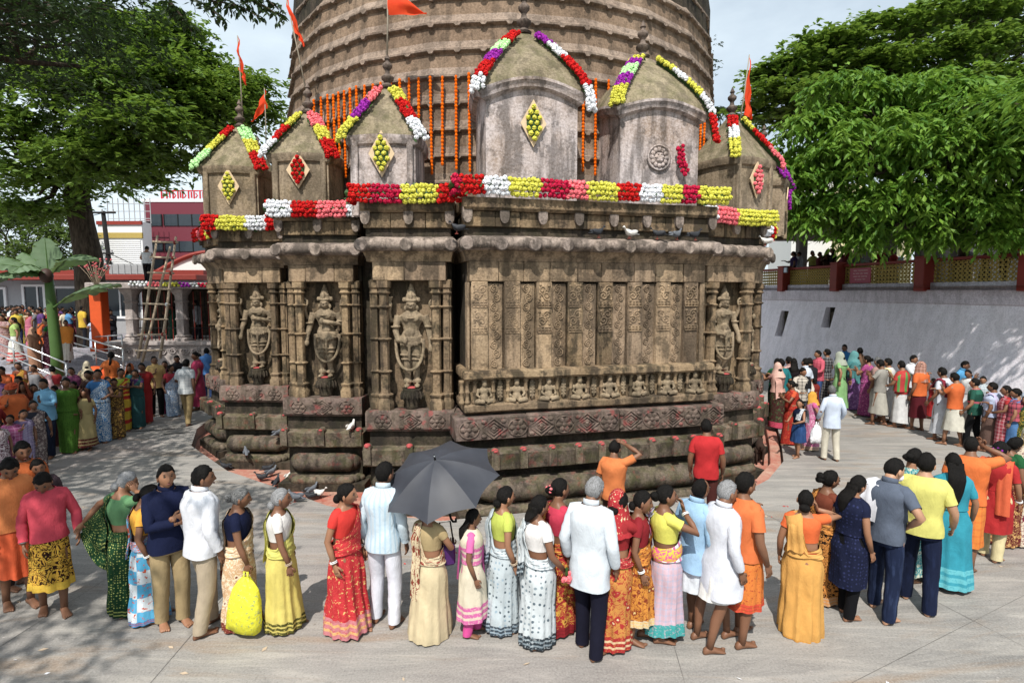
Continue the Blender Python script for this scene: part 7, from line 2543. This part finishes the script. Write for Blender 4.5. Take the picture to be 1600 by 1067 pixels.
mb = MB(); mb.lathe([(.013, 0), (.010, .03), (.005, .075)], 8); mb.build('tip', M['black'], um, True)
mb = MB(); mb.tube([(0, 0, -.82), (0, 0, -.92), (.02, 0, -.96), (.06, 0, -.95), (.07, 0, -.90)], .014, 8); mb.build('handle', M['black'], um, True)

# ------------------------------------------------------------------ queue along the white wall
def Q(u, vf, vt, face, label, group='right', **k):
    return person(u, vf, vt, face, label, k, group, lod=1)
f = S_
Q(1211, 660, 545, 80, 'person in dark green blouse farthest along the wall queue', sex='f', outfit='sari', a=C('#1e6a3a'), b=C('#245a4a'), hair='bun')
Q(1218, 662, 556, 100, 'person in teal shirt at the far end of the wall queue', outfit='tee', a=C('#157a80'), b=C('#2a2a34'))
Q(1230, 655, 532, 100, 'man in pale pink shirt under the arched wall niche', outfit='shirt', a=C('#c8a09a'), b=C('#3a3436'))
Q(1236, 660, 546, 70, 'woman in black top beside the white shirted man far back', sex='f', outfit='dress', a=C('#1a1418'), hair='long')
Q(1253, 660, 533, 110, 'man in white shirt far back under the slanted wall niche', outfit='shirt', a=C('#d2dcec'), b=C('#2a2c34'), long=0, skin=1)
Q(1276, 636, 545, 190, 'man in pink checked shirt and blue jeans looking left', outfit='shirt', a=C('#d2566c', 'check', '#b83c54'), b=C('#2e4c80', 'denim', '#5a78a8'), L='hold', R='hold', skin=0)
Q(1289, 632, 543, 120, 'person in black and white checked clothes in the wall queue', sex='f', outfit='dress', a=C('#3c3a3e', 'check', '#8a8a8c'), hair='short')
Q(1310, 642, 548, 120, 'woman in pale green scarf and tunic in the wall queue', sex='f', outfit='dress', a=C('#8cc07c'), veil=C('#a8b0a0'), hair='low')
Q(1309, 640, 567, 130, 'small girl in yellow top in the wall queue', sex='f', outfit='kurta', a=C('#e4cc2c'), b=C('#a82838'), hemz=.6, hair='long', kid=1)
Q(1317, 618, 530, 240, 'man in bright blue shirt against the white wall', outfit='shirt', a=C('#2284cc'), b=C('#23283a'), skin=1)
Q(1331, 640, 546, 120, 'woman with teal head scarf and violet skirt', sex='f', outfit='sari', a=C('#3c7c80'), b=C('#7c4a90', 'floral', '#a87ab4'), c=C('#4a8a8c'), veil=C('#5c9a9c'), hair='low')
Q(1353, 650, 556, 125, 'woman in pink purple sari standing in the wall queue', sex='f', outfit='sari', a=C('#a83c7c'), b=C('#b2488c', 'paisley', '#8a3474', '#d88ab4'), hair='bun')
Q(1368, 657, 544, 115, 'man in faded rose shirt beside the man with the cream cloth', outfit='wrap', a=C('#a8847c'), b=C('#cfc8bc'), hemz=.4, hc='s')
Q(1384, 660, 549, 125, 'man in white with cream cloth over his shoulder and white dhoti', outfit='wrap', a=C('#d4d4d6'), b=C('#dcdcde'), hemz=.18, towel=C('#e4d2a0'), long=1)
Q(1372, 664, 560, 130, 'thin person in grey shirt and dhoti beside the rose shirt', outfit='wrap', a=C('#9c9890'), b=C('#b8b4a8'), hemz=.3, skin=1)
Q(1405, 668, 562, 120, 'man in red and green striped shawl over white dhoti', outfit='wrap', a=C('#b8342c'), b=C('#dadada'), hemz=.14, shawl=C('#c43838', 'stripes', '#58a050', None, .35))
Q(1420, 650, 552, 280, 'man in white shirt looking out beside the brown head cloth', outfit='shirt', a=C('#d8dae0'), b=C('#3a3a40'), skin=0)
Q(1432, 672, 556, 105, 'man with brown head cloth, orange shirt and maroon lungi', outfit='wrap', a=C('#e2681a'), b=C('#5c1420'), hemz=.32, veil=C('#a0705e', 'check', '#c89a8c'), vlen=.34, skin=1)
Q(1456, 654, 592, 120, 'child in red behind the maroon lungi', sex='f', outfit='dress', a=C('#b01a1e'), hair='low', kid=1)
Q(1468, 688, 570, 115, 'man in white tee and white dhoti in the wall queue', outfit='wrap', a=C('#d6dae6'), b=C('#dde0e8'), hemz=.18, towel=C('#8a2438'), skin=1)
Q(1499, 660, 564, 300, 'man in sky blue shirt facing out against the wall', outfit='shirt', a=C('#4aa0d6'), b=C('#2a2a30'))
Q(1509, 668, 578, 200, 'woman in white tunic looking toward the temple', sex='f', outfit='kurta', a=C('#dcdcdc'), b=C('#b0a8a0'), hair='low', skin=1)
Q(1488, 696, 583, 118, 'man in orange shirt and white dhoti in the wall queue', outfit='wrap', a=C('#e0661a'), b=C('#d8d4c4'), hemz=.36, skin=0, step=.14)
Q(1519, 700, 592, 122, 'man in dark green striped polo and black trousers', outfit='tee', a=C('#1f5244', 'hstripes', '#2a6a58', '#c8556a', .35), b=C('#141416'))
Q(1545, 706, 598, 120, 'man with lavender cloth over brown lungi', outfit='wrap', a=C('#b0bcdc'), b=C('#6a5148'), hemz=.2, towel=C('#c0b8dc'), shawl=C('#b8c2de'), shawlz=1.02, skin=1)
Q(1566, 712, 603, 150, 'woman in red and pink checked wrap at the right end of the wall queue', sex='f', outfit='sari', a=C('#b01e22'), b=C('#b43c4c', 'check', '#d8a0a4'), hair='low', skin=1)
Q(1583, 716, 607, 120, 'person in plaid shawl at the right end of the wall queue', sex='f', outfit='sari', a=C('#8a3a4a'), b=C('#4a7ab0'), shawl=C('#b84a5c', 'check', '#3a3038', None, .8), hair='short')
Q(1598, 720, 618, 190, 'woman in dark green and red print at the right picture edge', sex='f', outfit='sari', a=C('#244a30'), b=C('#3a5a34', 'floral', '#d8b83a', '#b02a2a', 1.2), hair='bun')
Q(1605, 690, 600, 240, 'person in grey shirt behind the plaid shawl', outfit='shirt', a=C('#a8b4c4'), b=C('#444448'))
Q(1530, 676, 588, 250, 'man in pale checked shirt behind the dark green polo', outfit='shirt', a=C('#b8c2c8', 'check', '#8c98a4'), b=C('#40404a'))
# right corner of the temple
Q(1213, 668, 568, 100, 'woman in maroon green sari reaching to the temple corner', 'corner', sex='f', outfit='sari', a=C('#b8847c'), b=C('#4a1c20', 'floral', '#3c5a34', '#c8405a', 1.2, '#c83a5c', .14), c=C('#dca898'), veil=C('#e0b4a4'), hair='low', L='shoulder', R='shoulder')
Q(1234, 694, 595, 175, 'woman in orange red sari with raised hands by the temple corner', 'corner', sex='f', outfit='sari', a=C('#d8521e'), b=C('#c02814', 'paisley', '#a01c10', '#e06a2c', 1.4), hair='bun', L='pray', R='pray', skin=1)
Q(1249, 672, 574, 270, 'man in checked shirt with dark shoulder bag facing out', 'corner', outfit='shirt', a=C('#c8beb0', 'check', '#4a4444'), b=C('#3a3c44'), L='hold', R='hold', towel=C('#18181c'))
Q(1246, 714, 625, 195, 'girl in navy top and denim skirt with white beads', 'corner', sex='f', outfit='dress', a=C('#121c38'), b=C('#1e4478', 'denim', '#3c64a0'), hemz=.46, hair='long', hlen=.2, L='hold', R='hold', skin=0, towel=C('#cfd4da', 'dots', '#20283c'), kid=1, sl=0)
Q(1266, 703, 613, 150, 'small woman in pink printed sari with mustard head scarf', 'corner', sex='f', outfit='sari', a=C('#d0508c'), b=C('#d4649c', 'floral', '#e8b4cc', '#8a2a5c', 1.2, '#e0d0a8', .1), veil=C('#e0a01e'), hair='low')
w_, wi = Q(1297, 719, 603, 88, 'man in pale blue white shirt and cream trousers walking away', 'corner', outfit='shirt', a=C('#cfdcf0'), b=C('#d8d0bc'), hem=.74, hc='s', skin=1, L='swing', R='swing', stance=.11)
bag('white plastic bag hanging from the left hand of the man walking away', world_hand(wi, 1), .3, .42, .16, M['white_plastic'], 0.1)
Q(1270, 660, 590, 100, 'dark red clothed person half hidden behind the pink checked shirt', sex='f', outfit='dress', a=C('#7a2018'), hair='low')
Q(1262, 655, 560, 100, 'person in black shirt between the white and the pink shirts', outfit='shirt', a=C('#26242a'), b=C('#2a2a2c'))
Q(1340, 628, 540, 110, 'tall man in brown shirt behind the teal head scarf', outfit='shirt', a=C('#7a5a44'), b=C('#33302e'))

# ------------------------------------------------------------------ queue on the shaded left side
def Lq(u, vf, vt, face, label, **k):
    return person(u, vf, vt, face, label, k, 'left', lod=1)
Lq(78, 714, 592, -82, 'man in light blue shirt and dark jeans facing the camera', outfit='shirt', a=C('#74b4d8'), b=C('#1a2236', 'denim', '#2c3a58'), skin=1)
Lq(45, 706, 597, -70, 'woman with rust orange cloth over her head', sex='f', outfit='sari', a=C('#5c2414'), b=C('#7a3018'), veil=C('#9c4420'), hair='low', skin=1)
Lq(27, 720, 598, -60, 'man with orange turban and orange robe', outfit='wrap', a=C('#dc5e1a'), b=C('#e0641c'), hemz=.1, turban=C('#d8501c'), shawl=C('#e06a20'), skin=1, long=1)
Lq(22, 750, 648, -50, 'woman in pink and blue woven shawl', sex='f', outfit='sari', a=C('#a8487e'), b=C('#8c3c6c'), shawl=C('#b05488', 'check', '#c88ab0'), hair='low', skin=1)
Lq(4, 760, 655, -40, 'woman in white and brown printed wrap at the left edge', sex='f', outfit='sari', a=C('#b8a8a8'), b=C('#c8b8bc', 'paisley', '#5c3440', '#c8b8bc'), hair='short', skin=1)
Lq(110, 706, 590, -60, 'woman in grass green sari with dark hair', sex='f', outfit='sari', a=C('#4c7c20'), b=C('#4f7a22', 'dots', '#2e5414', None, 1.2), hair='low', skin=1)
Lq(93, 694, 602, -80, 'short person squeezed behind the light blue shirt', sex='f', outfit='sari', a=C('#7a3c44'), b=C('#5a3038'), hair='low', skin=1)
Lq(137, 702, 608, -72, 'girl in beige veil dress with maroon hem', sex='f', outfit='dress', a=C('#b4a068'), b=C('#b4a068', None, None, None, 1, '#5c141c', .22), veil=C('#5a3428'), hair='low', skin=1, flare=.08)
Lq(160, 690, 577, -70, 'woman in bright blue white printed sari', sex='f', outfit='sari', a=C('#2e6ea8'), b=C('#3584c2', 'paisley', '#dfe8ee', '#3584c2', 1.4), hair='low', skin=1, L='hold', R='hold')
Lq(147, 684, 578, -90, 'woman in brown blouse behind the blue printed sari', sex='f', outfit='sari', a=C('#4a2c24'), b=C('#4c2c34'), hair='bun', skin=1)
Lq(174, 680, 588, -50, 'woman in deep orange sari beside the blue one', sex='f', outfit='sari', a=C('#c85a18'), b=C('#d8661c'), hair='low', skin=1)
Lq(193, 672, 576, -55, 'woman in lime blouse and red yellow sari', sex='f', outfit='sari', a=C('#b8c828'), b=C('#e4be1c', 'hstripes', '#c8281e', '#e4be1c', .35), c=C('#c8281e', 'hstripes', '#e4b81c', None, .8), hair='low', skin=1)
Lq(208, 664, 569, -60, 'woman in orange headcloth and teal red sari', sex='f', outfit='sari', a=C('#1a6e70'), b=C('#b83020'), veil=C('#b85a24'), hair='low', skin=1)
Lq(227, 660, 567, -60, 'woman in crimson red sari near the yellow shirted man', sex='f', outfit='sari', a=C('#a81c28'), b=C('#b42020'), hair='low', skin=1, R='pray')
Lq(184, 684, 590, -70, 'small woman in black and gold print between orange and lime', sex='f', outfit='sari', a=C('#3a2a1c'), b=C('#3a2420', 'floral', '#c89a3a', '#7a3a1c', 1.2), hair='low', skin=1)
Lq(246, 650, 557, -50, 'man in pale yellow shirt and black trousers holding his hand up', outfit='shirt', a=C('#e2ba70'), b=C('#121214'), long=0, R='pray', skin=1)
Lq(262, 645, 564, -70, 'woman in dark magenta behind the yellow shirted man', sex='f', outfit='sari', a=C('#6c2040'), b=C('#7a2a4a'), hair='low', skin=1)
Lq(271, 650, 570, -40, 'woman in pale blue printed sari in front of the walking man', sex='f', outfit='sari', a=C('#b82c40'), b=C('#86a4c8', 'floral', '#dfe4ea', '#4a6a9c', 1.3), hair='low', skin=1)
Lq(281, 640, 555, -30, 'dark haired person behind the pale blue sari', outfit='shirt', a=C('#2c2a30'), b=C('#2a2a2c'), skin=1)
Lq(294, 663, 560, 96, 'man in white checked shirt and khaki trousers walking away', outfit='shirt', a=C('#dcdfe0', 'check', '#b4bcc0', None, 1.2), b=C('#a89060'), long=0, step=.2, fat=1.08, skin=1, L='hold')
Lq(311, 640, 549, -150, 'woman in dark pink beside the walking man', sex='f', outfit='dress', a=C('#b42c58'), hair='bun', skin=1)
Lq(326, 622, 544, 120, 'man in sky blue shirt and jeans next to the temple', outfit='shirt', a=C('#4a88d0'), b=C('#2c4474', 'denim', '#4a6494'), skin=1)
Lq(306, 632, 566, -100, 'child in red top between the pink dress and the walking man', sex='f', outfit='dress', a=C('#a8303c'), hair='short', kid=1, skin=1)
Lq(178, 640, 545, 100, 'woman in orange with a long plait seen from behind', sex='f', outfit='dress', a=C('#e2701a'), hair='plait', hlen=.5, skin=0)
Lq(88, 655, 572, 120, 'woman in pale pink white sari with red blouse', sex='f', outfit='sari', a=C('#c83038'), b=C('#dcb4b8'), hair='bun', skin=0)
Lq(3, 692, 584, -60, 'woman in lilac shawl at the left edge', sex='f', outfit='sari', a=C('#9c5a9c'), b=C('#8a4a8c'), shawl=C('#b07ab0'), hair='low', skin=1)
Lq(10, 672, 573, -70, 'dark man behind the orange turban', outfit='shirt', a=C('#b8541c'), b=C('#3a2a20'), skin=1)
Lq(60, 735, 625, -60, 'woman in dark printed sari below the light blue shirt', sex='f', outfit='sari', a=C('#30303a'), b=C('#5c4a4c', 'floral', '#b8a8a0', '#3a2a30', 1.2), hair='low', skin=1)
Lq(122, 688, 596, -75, 'woman in olive sari behind the girl in beige', sex='f', outfit='sari', a=C('#5c5c1c'), b=C('#5c6a24'), hair='low', skin=1)
Lq(216, 668, 577, -65, 'woman in violet blouse between the red saris', sex='f', outfit='sari', a=C('#4a2a5c'), b=C('#2c5a5c'), hair='low', skin=1)
Lq(36, 690, 588, -65, 'man in cream vest behind the rust orange head cloth', outfit='vest', a=C('#c8b898'), b=C('#4a3c34'), skin=1)
Lq(-6, 735, 622, -50, 'man in dark red shirt cut by the left picture edge', outfit='shirt', a=C('#8a1c1c'), b=C('#2c2a2c'), skin=1)
Lq(42, 745, 640, -45, 'woman in pale violet wrap beside the woven pink shawl', sex='f', outfit='sari', a=C('#6a5a7c'), b=C('#a498b8', 'check', '#7c6c94'), hair='low', skin=1)
Lq(16, 704, 606, -60, 'bare headed man in ochre shirt behind the orange turban', outfit='shirt', a=C('#b8862c'), b=C('#3a2c24'), skin=1)
Lq(60, 702, 600, -60, 'woman in dusty blue blouse between rust head cloth and light blue shirt', sex='f', outfit='sari', a=C('#4a6a8c'), b=C('#5c4a6a'), hair='bun', skin=1)
Lq(-4, 655, 560, -60, 'woman in red sari under the handrail at the left edge', sex='f', outfit='sari', a=C('#9c2420'), b=C('#a82c24', 'dots', '#d8a03a'), hair='low', skin=1)
Lq(36, 648, 566, -80, 'woman in mustard sari under the handrail', sex='f', outfit='sari', a=C('#7a3a1c'), b=C('#c8962c'), hair='low', skin=1)
Lq(60, 650, 570, -100, 'man in grey vest under the handrail', outfit='vest', a=C('#8c8c90'), b=C('#3a3a3c'), skin=1)
Lq(118, 655, 574, -80, 'woman in plum shawl between the handrails', sex='f', outfit='sari', a=C('#5a2444'), b=C('#6a2c50'), shawl=C('#74345a'), hair='low', skin=1)
Lq(140, 650, 566, 120, 'woman in cream veil climbing toward the steps', sex='f', outfit='sari', a=C('#c8b08c'), b=C('#d0bc98'), veil=C('#d8c8a8'), hair='low', skin=1)
bag('clear plastic bag in front of the light blue shirt', G(62, 722) + Vector((0, 0, .72)), .28, .34, .18, M['clear_plastic'], .3)

# people on the steps and the terrace
def St(u, vf, vt, Y, face, label, group='steps', **k):
    z = P(u, vf, Y).z
    return person(u, vf, vt, face, label, k, group, z=z, lod=1, Y=Y)
St(107, 566, 500, 21.3, -70, 'man in bright saffron robe coming down the steps', outfit='wrap', a=C('#ec8a14'), b=C('#dedad0'), hemz=.1, shawl=C('#f0921a'), shawlz=.75, skin=1)
St(56, 580, 512, 20.6, 160, 'woman wrapped in brown cloth on the steps', sex='f', outfit='sari', a=C('#a8785c'), b=C('#a87a5e'), veil=C('#b48a70'), hair='low')
St(80, 575, 498, 21.0, 200, 'woman in green blouse and plum printed sari on the steps', sex='f', outfit='sari', a=C('#168034'), b=C('#5c1c34', 'floral', '#a86a80', '#3a1020', 1.2), hair='low', L='hold', R='hold')
St(10, 562, 492, 21.6, -60, 'girl in pale rose flowered frock by the left railing', sex='f', outfit='dress', a=C('#c0a09c', 'floral', '#8a4a54', '#e0ccc4', 1.3), hair='long')
St(27, 568, 496, 21.4, 200, 'woman in green and white dress with red hem by the railing', sex='f', outfit='dress', a=C('#a8c46c'), b=C('#dcdcd4', None, None, None, 1, '#c42c2c', .3), hair='long')
St(133, 545, 477, 24.0, 60, 'man in yellow shirt at the top of the steps', 'terrace', outfit='tee', a=C('#e0b61c'), b=C('#23242c'), skin=1)
St(143, 543, 482, 24.6, 40, 'boy in mustard shirt beside the orange red pillar', 'terrace', outfit='tee', a=C('#d8a820'), b=C('#3a3230'), skin=1)
St(148, 546, 497, 23.6, -60, 'little girl in pale blue by the orange red pillar', 'terrace', sex='f', outfit='dress', a=C('#b8c8e4'), hair='short', kid=1, skin=1)
St(177, 545, 484, 24.6, -60, 'man in dark shirt between the red pillar and the stone pavilion', 'terrace', outfit='shirt', a=C('#26242c'), b=C('#2c2c34'), skin=1)
St(172, 548, 492, 25.2, -90, 'woman in dark red between the red pillar and the stone pavilion', 'terrace', sex='f', outfit='dress', a=C('#7a1c20'), hair='low', skin=1)
St(311, 541, 468, 23.6, 200, 'man in white shirt inside the barred stone pavilion', 'terrace', outfit='shirt', a=C('#b8bcc4'), b=C('#2a2c38'), skin=1)
St(272, 541, 474, 23.8, 200, 'woman in green sari inside the barred stone pavilion', 'terrace', sex='f', outfit='sari', a=C('#1c5a4a'), b=C('#28604c'), hair='low', skin=1)
tints = [('white', '#d8d8d8'), ('orange', '#d8661c'), ('red', '#a81c24'), ('maroon', '#5c1420'), ('navy blue', '#1c2850'), ('sky blue', '#4a8cc0'), ('grey', '#6c6c70'), ('mint green', '#7ab88c'), ('dark green', '#1e4a2c'), ('pink', '#c86a84'), ('yellow', '#d8bc30'), ('brown', '#5c3c28'), ('black', '#1c1a1c'), ('violet', '#5c3a7a'), ('beige', '#b8a484'), ('teal', '#1c6a70'), ('cream', '#d8ccb0'), ('rust', '#94401c')]
wear = [('shirt', 'shirt'), ('sari', 'sari'), ('tee', 'tee'), ('dress', 'tunic')]
n_ = 0
for rw, (Y, m_) in enumerate(((24.4, 13), (25.8, 13), (27.6, 12), (29.6, 10))):
    for i in range(m_):
        u = -18 + (i + rng.uniform(.1, .9)) * 150 / m_
        if rw == 0 and 122 < u < 150: continue
        cn, ch = tints[(n_ * 7 + rw * 3) % len(tints)]
        o_, wn = wear[(n_ + n_ // 18 + rw) % 4]
        q = P(u, 500, Y)
        h_ = rng.uniform(1.48, 1.7)
        top_z = TZ + h_
        # photo height of the head top
        c_, s_ = math.cos(PITCH), math.sin(PITCH)
        dz = (top_z - CAMZ) / Y
        b_ = (dz * c_ + s_) / (c_ - dz * s_)
        lab = 'person in %s %s in the terrace crowd, %s' % (cn, wn, ('at its front edge', 'in its second line', 'in its third line', 'in its hindmost line')[rw])
        person(u, 0, 533.5 - FPX * b_, float(rng.choice([-70, -40, 0, 40, 200, 230, -100])), lab,
               S_(sex='f' if o_ in ('sari', 'dress') else 'm', outfit=o_, a=C(ch), b=C(tints[(n_ * 5 + 2) % len(tints)][1]), hair='low' if o_ in ('sari', 'dress') else 'short', skin=1), 'terrace', z=TZ, lod=1, Y=Y)
        n_ += 1
o_ = St(231, 0, 385, 21.6, 100, 'man in white vest standing on the stone pavilion roof', None, outfit='vest', a=C('#e4e6ea'), b=C('#17161a'), skin=1, L='hold', R='hold') if False else person(231, 0, 384, 105, 'man in white vest standing on the stone pavilion roof', S_(outfit='vest', a=C('#e4e6ea'), b=C('#17161a'), skin=0, L='hold', R='hold', hpitch=25, lean=.12), None, z=4.17, lod=1, Y=23.0)

# spectators behind the railing
for i, (u, vt, cn, ch, sx) in enumerate(((1238, 393, 'violet', '#4a3a6c', 'f'), (1247, 394, 'white', '#b8bcc4', 'm'), (1268, 392, 'yellow green', '#a8a84c', 'f'), (1279, 394, 'dark red', '#5c1c24', 'f'), (1290, 390, 'brown', '#4a3428', 'm'), (1300, 388, 'black', '#201e22', 'm'),
                                          (1313, 396, 'rose', '#a85a64', 'f'), (1321, 385, 'maroon', '#6a1c20', 'm'), (1332, 390, 'grey', '#6c6a70', 'f'), (1342, 396, 'pale green', '#7a947c', 'f'), (1373, 384, 'crimson', '#7a1a1e', 'm'), (1384, 396, 'plum', '#4c2038', 'f'), (1394, 390, 'red', '#8c1c20', 'f'),
                                          (1508, 384, 'grey white', '#8a8a90', 'f'), (1537, 388, 'olive', '#4c4a30', 'f'), (1568, 362, 'dark maroon', '#2c1014', 'm'), (1496, 392, 'dark blue', '#1c2440', 'm'))):
    off_ = rng.uniform(.55, 1.1)
    q = next(Vector((0, y_, 0)) for y_ in np.arange(12, 60, .1) if P(u, 420, y_).x - (WA.x + (y_ - WA.y) * WD.x / WD.y) > off_)
    person(u, 0, vt, 180 + float(rng.uniform(-40, 40)), '%s in %s behind the yellow railing%s' % ('woman' if sx == 'f' else 'man', cn, ', under the trees' if u > 1450 else ''),
           S_(sex=sx, outfit='dress' if sx == 'f' else 'shirt', a=C(ch), b=C('#2c2a30'), hair='low' if sx == 'f' else 'short', skin=1), 'upper', z=4.03, lod=1, Y=q.y)

# ------------------------------------------------------------------ pigeons and the goat
M['pig_dark'] = plain('dark_pigeon_feathers', (0.028, 0.03, 0.036), .6, var=.5, scale=30)
M['pig_grey'] = plain('grey_pigeon_feathers', (0.13, 0.14, 0.16), .6, var=.5, scale=30)
M['pig_white'] = plain('white_pigeon_feathers', (0.62, 0.60, 0.57), .6, var=.15, scale=30)
M['pig_leg'] = plain('pink_leg', (0.36, 0.09, 0.07), .6)
def pigeon_meshes(mat):
    n = 10
    a = np.arange(n) * 2 * math.pi / n
    b = MB()
    rings = []
    for x, z, r, h_ in ((-.20, .085, .020, .006), (-.13, .09, .034, .012), (-.09, .095, .042, .03), (-.03, .105, .058, .055), (.03, .115, .060, .062), (.075, .135, .046, .052), (.095, .165, .030, .034), (.105, .195, .024, .026), (.118, .215, .024, .024), (.14, .215, .014, .014), (.155, .21, .005, .005)):
        rings.append(np.stack([x + (.25 * h_ * np.sin(a) if .04 < x < .12 else 0 * a), r * np.cos(a), z + h_ * np.sin(a)], -1))
    b.loft(rings, True, True, True)
    w = []
    for s in (-1, 1):
        m_ = MB(); m_.ball((0, 0, 0), (.105, .014, .042), 8, 6)
        q = MB(); q.join(m_, Matrix.Translation((-.045, s * .056, .118)) @ Matrix.Rotation(.2, 4, 'Y'))
        w.append(q.mesh('wing', mat, True))
    l = []
    for s in (-1, 1):
        q = MB(); q.tube([(.01, s * .022, .06), (.012, s * .022, .008)], .006, 5); q.tube([(-.015, s * .022, .005), (.04, s * .024, .005)], .005, 4)
        l.append(q.mesh('leg', M['pig_leg'], True))
    return b.mesh('pigeon', mat, True), w, l
PG = {c: pigeon_meshes(M['pig_' + c]) for c in ('dark', 'grey', 'white')}
def pigeon(c, p, yaw, label):
    me, w, l = PG[c]
    o = put('pigeon', me, None, p, rad(yaw), 1.0)
    tag(o, label, 'pigeon', 'pigeons on the temple')
    for x in w: put('wing', x, o)
    for x in l: put('leg', x, o)
def on_main(lx, off, z):
    return Matrix.Translation(MAINLOC) @ Matrix.Rotation(YM, 4, 'Z') @ Vector((lx, -off, z))
pigeon('dark', on_main(-.02, .28, 4.835), 20, 'dark pigeon on the eave, leftmost of the row')
pigeon('white', on_main(.62, .28, 4.835), 200, 'white pigeon on the eave between dark ones')
pigeon('dark', on_main(1.2, .28, 4.835), 160, 'dark pigeon on the eave just past the white one')
pigeon('grey', on_main(1.6, .26, 4.835), 30, 'slate grey pigeon on the eave among the dark ones')
pigeon('dark', on_main(2.0, .26, 4.835), 10, 'dark pigeon on the eave, rightmost of the row')
pigeon('white', Matrix.Translation((4.72, 12.4, 0)) @ Matrix.Rotation(rad(24), 4, 'Z') @ Vector((.75, -.25, 4.835)), 150, 'white pigeon at the right corner of the eave')
pigeon('dark', on_main(-2.62, .2, 4.85), 190, 'lone dark pigeon in the gap at the left end of the eave')
for u, v, c, yaw, lab, z in ((352, 735, 'dark', 170, 'dark pigeon at the left tip of the red floor', 0), (420, 738, 'dark', 30, 'dark pigeon pecking on the red floor below the outer niche', 0), (424, 744, 'grey', 60, 'grey pigeon beside the pecking dark one', 0), (408, 752, 'dark', 190, 'dark pigeon lying low on the red floor', 0),
                             (432, 760, 'dark', 90, 'dark pigeon standing tall on the red floor', 0), (453, 750, 'white', 80, 'white pigeon seen from behind on the red floor', 0), (462, 784, 'grey', 170, 'black and white pigeon on the paving edge', 0), (484, 782, 'dark', 200, 'dark pigeon beside the red sari', 0), (488, 772, 'grey', 60, 'grey pigeon behind the dark one by the red sari', 0), (500, 778, 'white', 0, 'white pigeon next to the head of the red sari woman', 0),
                             (541, 664, 'white', 80, 'white pigeon on the red knobbed slab below the second niche', None), (437, 711, 'grey', 60, 'grey pigeon on the foot roll of the outer niche', None), (392, 715, 'grey', 120, 'grey pigeon in the shade of the foot roll', None)):
    if z == 0:
        p = G(u, v, 0)
        t_ = (Vector((p.x, p.y)) - Vector((TC.x, TC.y))).length
        q_ = G(u, v, AZ)
        if u > 350 and not (456 < u < 470): p = q_
    else:
        p = {541: Vector((-3.35, 11.66, .95)), 437: Vector((-5.45, 13.05, .47)), 392: Vector((-6.2, 12.98, .02))}[u]
    pigeon(c, p, yaw, lab)

M['goat'] = plain('dark_brown_goat_hair', (0.035, 0.018, 0.012), .9, var=.5, scale=30)
q = G(1186, 722, AZ)
n = 12
a = np.arange(n) * 2 * math.pi / n
mb = MB()
rings = []
for x, z, r, h_ in ((-.36, .50, .03, .04), (-.33, .49, .09, .10), (-.20, .47, .115, .13), (0, .45, .12, .14), (.18, .46, .11, .14), (.28, .50, .08, .12), (.36, .58, .055, .085), (.42, .66, .05, .07), (.47, .70, .058, .062), (.54, .68, .045, .048), (.61, .64, .032, .034), (.635, .63, .015, .018)):
    rings.append(np.stack([np.full(n, x), r * np.cos(a), z + h_ * np.sin(a)], -1))
mb.loft(rings, True, True, True)
for s in (-1, 1):
    mb.tube([(.22, s * .07, .42), (.24, s * .075, .26), (.22, s * .075, .20), (.235, s * .075, .02)], [.055, .032, .026, .024], 7)
    mb.tube([(-.26, s * .07, .46), (-.20, s * .085, .32), (-.31, s * .08, .19), (-.28, s * .08, .02)], [.08, .05, .026, .024], 7)
    e = MB(); e.ball((0, 0, 0), (.025, .07, .012), 6, 4); mb.join(e, Matrix.Translation((.44, s * .10, .71)) @ Matrix.Rotation(-s * .5, 4, 'X'))
mb.tube([(-.35, 0, .52), (-.42, 0, .56), (-.45, 0, .53)], [.03, .02, .008], 6)
gt = mb.build('goat', M['goat'], None, True, q, rad(70))
gt.scale = (.88,) * 3
tag(gt, 'small dark brown goat standing on the red floor at the right corner', 'goat')
for s in (-1, 1):
    mb = MB(); mb.tube([(.45, s * .03, .755), (.43, s * .045, .82), (.39, s * .055, .86)], [.014, .011, .004], 6); mb.build('horn', M['black'], gt, True)

# petals, leaves and scraps dropped on the paving
for nm, col_, n_, lab in (('fallen_leaves', M['bamboo'], 150, 'leaf'), ('paper_scraps', M['white_plastic'], 46, 'scrap'), ('fallen_petals', FLOW['red'][0].materials[0], 60, 'petal')):
    mb = MB()
    for i in range(n_):
        x, y = rng.uniform(-9, 9), rng.uniform(4.5, 15)
        if nm == 'fallen_petals': x, y = rng.uniform(-4, 6), rng.uniform(7.5, 10)
        if any(False for _ in ()) or (Vector((x, y)) - Vector((TC.x, TC.y))).length < 10.2: 
            if y > 9: continue
        L = rng.uniform(.012, .035) * (1.5 if nm == 'fallen_leaves' else 1)
        a_ = rng.uniform(0, 6.28); c_, s_ = math.cos(a_), math.sin(a_)
        mb.add([(x - c_ * L, y - s_ * L, .006), (x + s_ * L * .4, y - c_ * L * .4, .012), (x + c_ * L, y + s_ * L, .008), (x - s_ * L * .4, y + c_ * L * .4, .005)], [[0, 1, 2, 3]])
    tag(mb.build(nm, col_), kind='stuff')
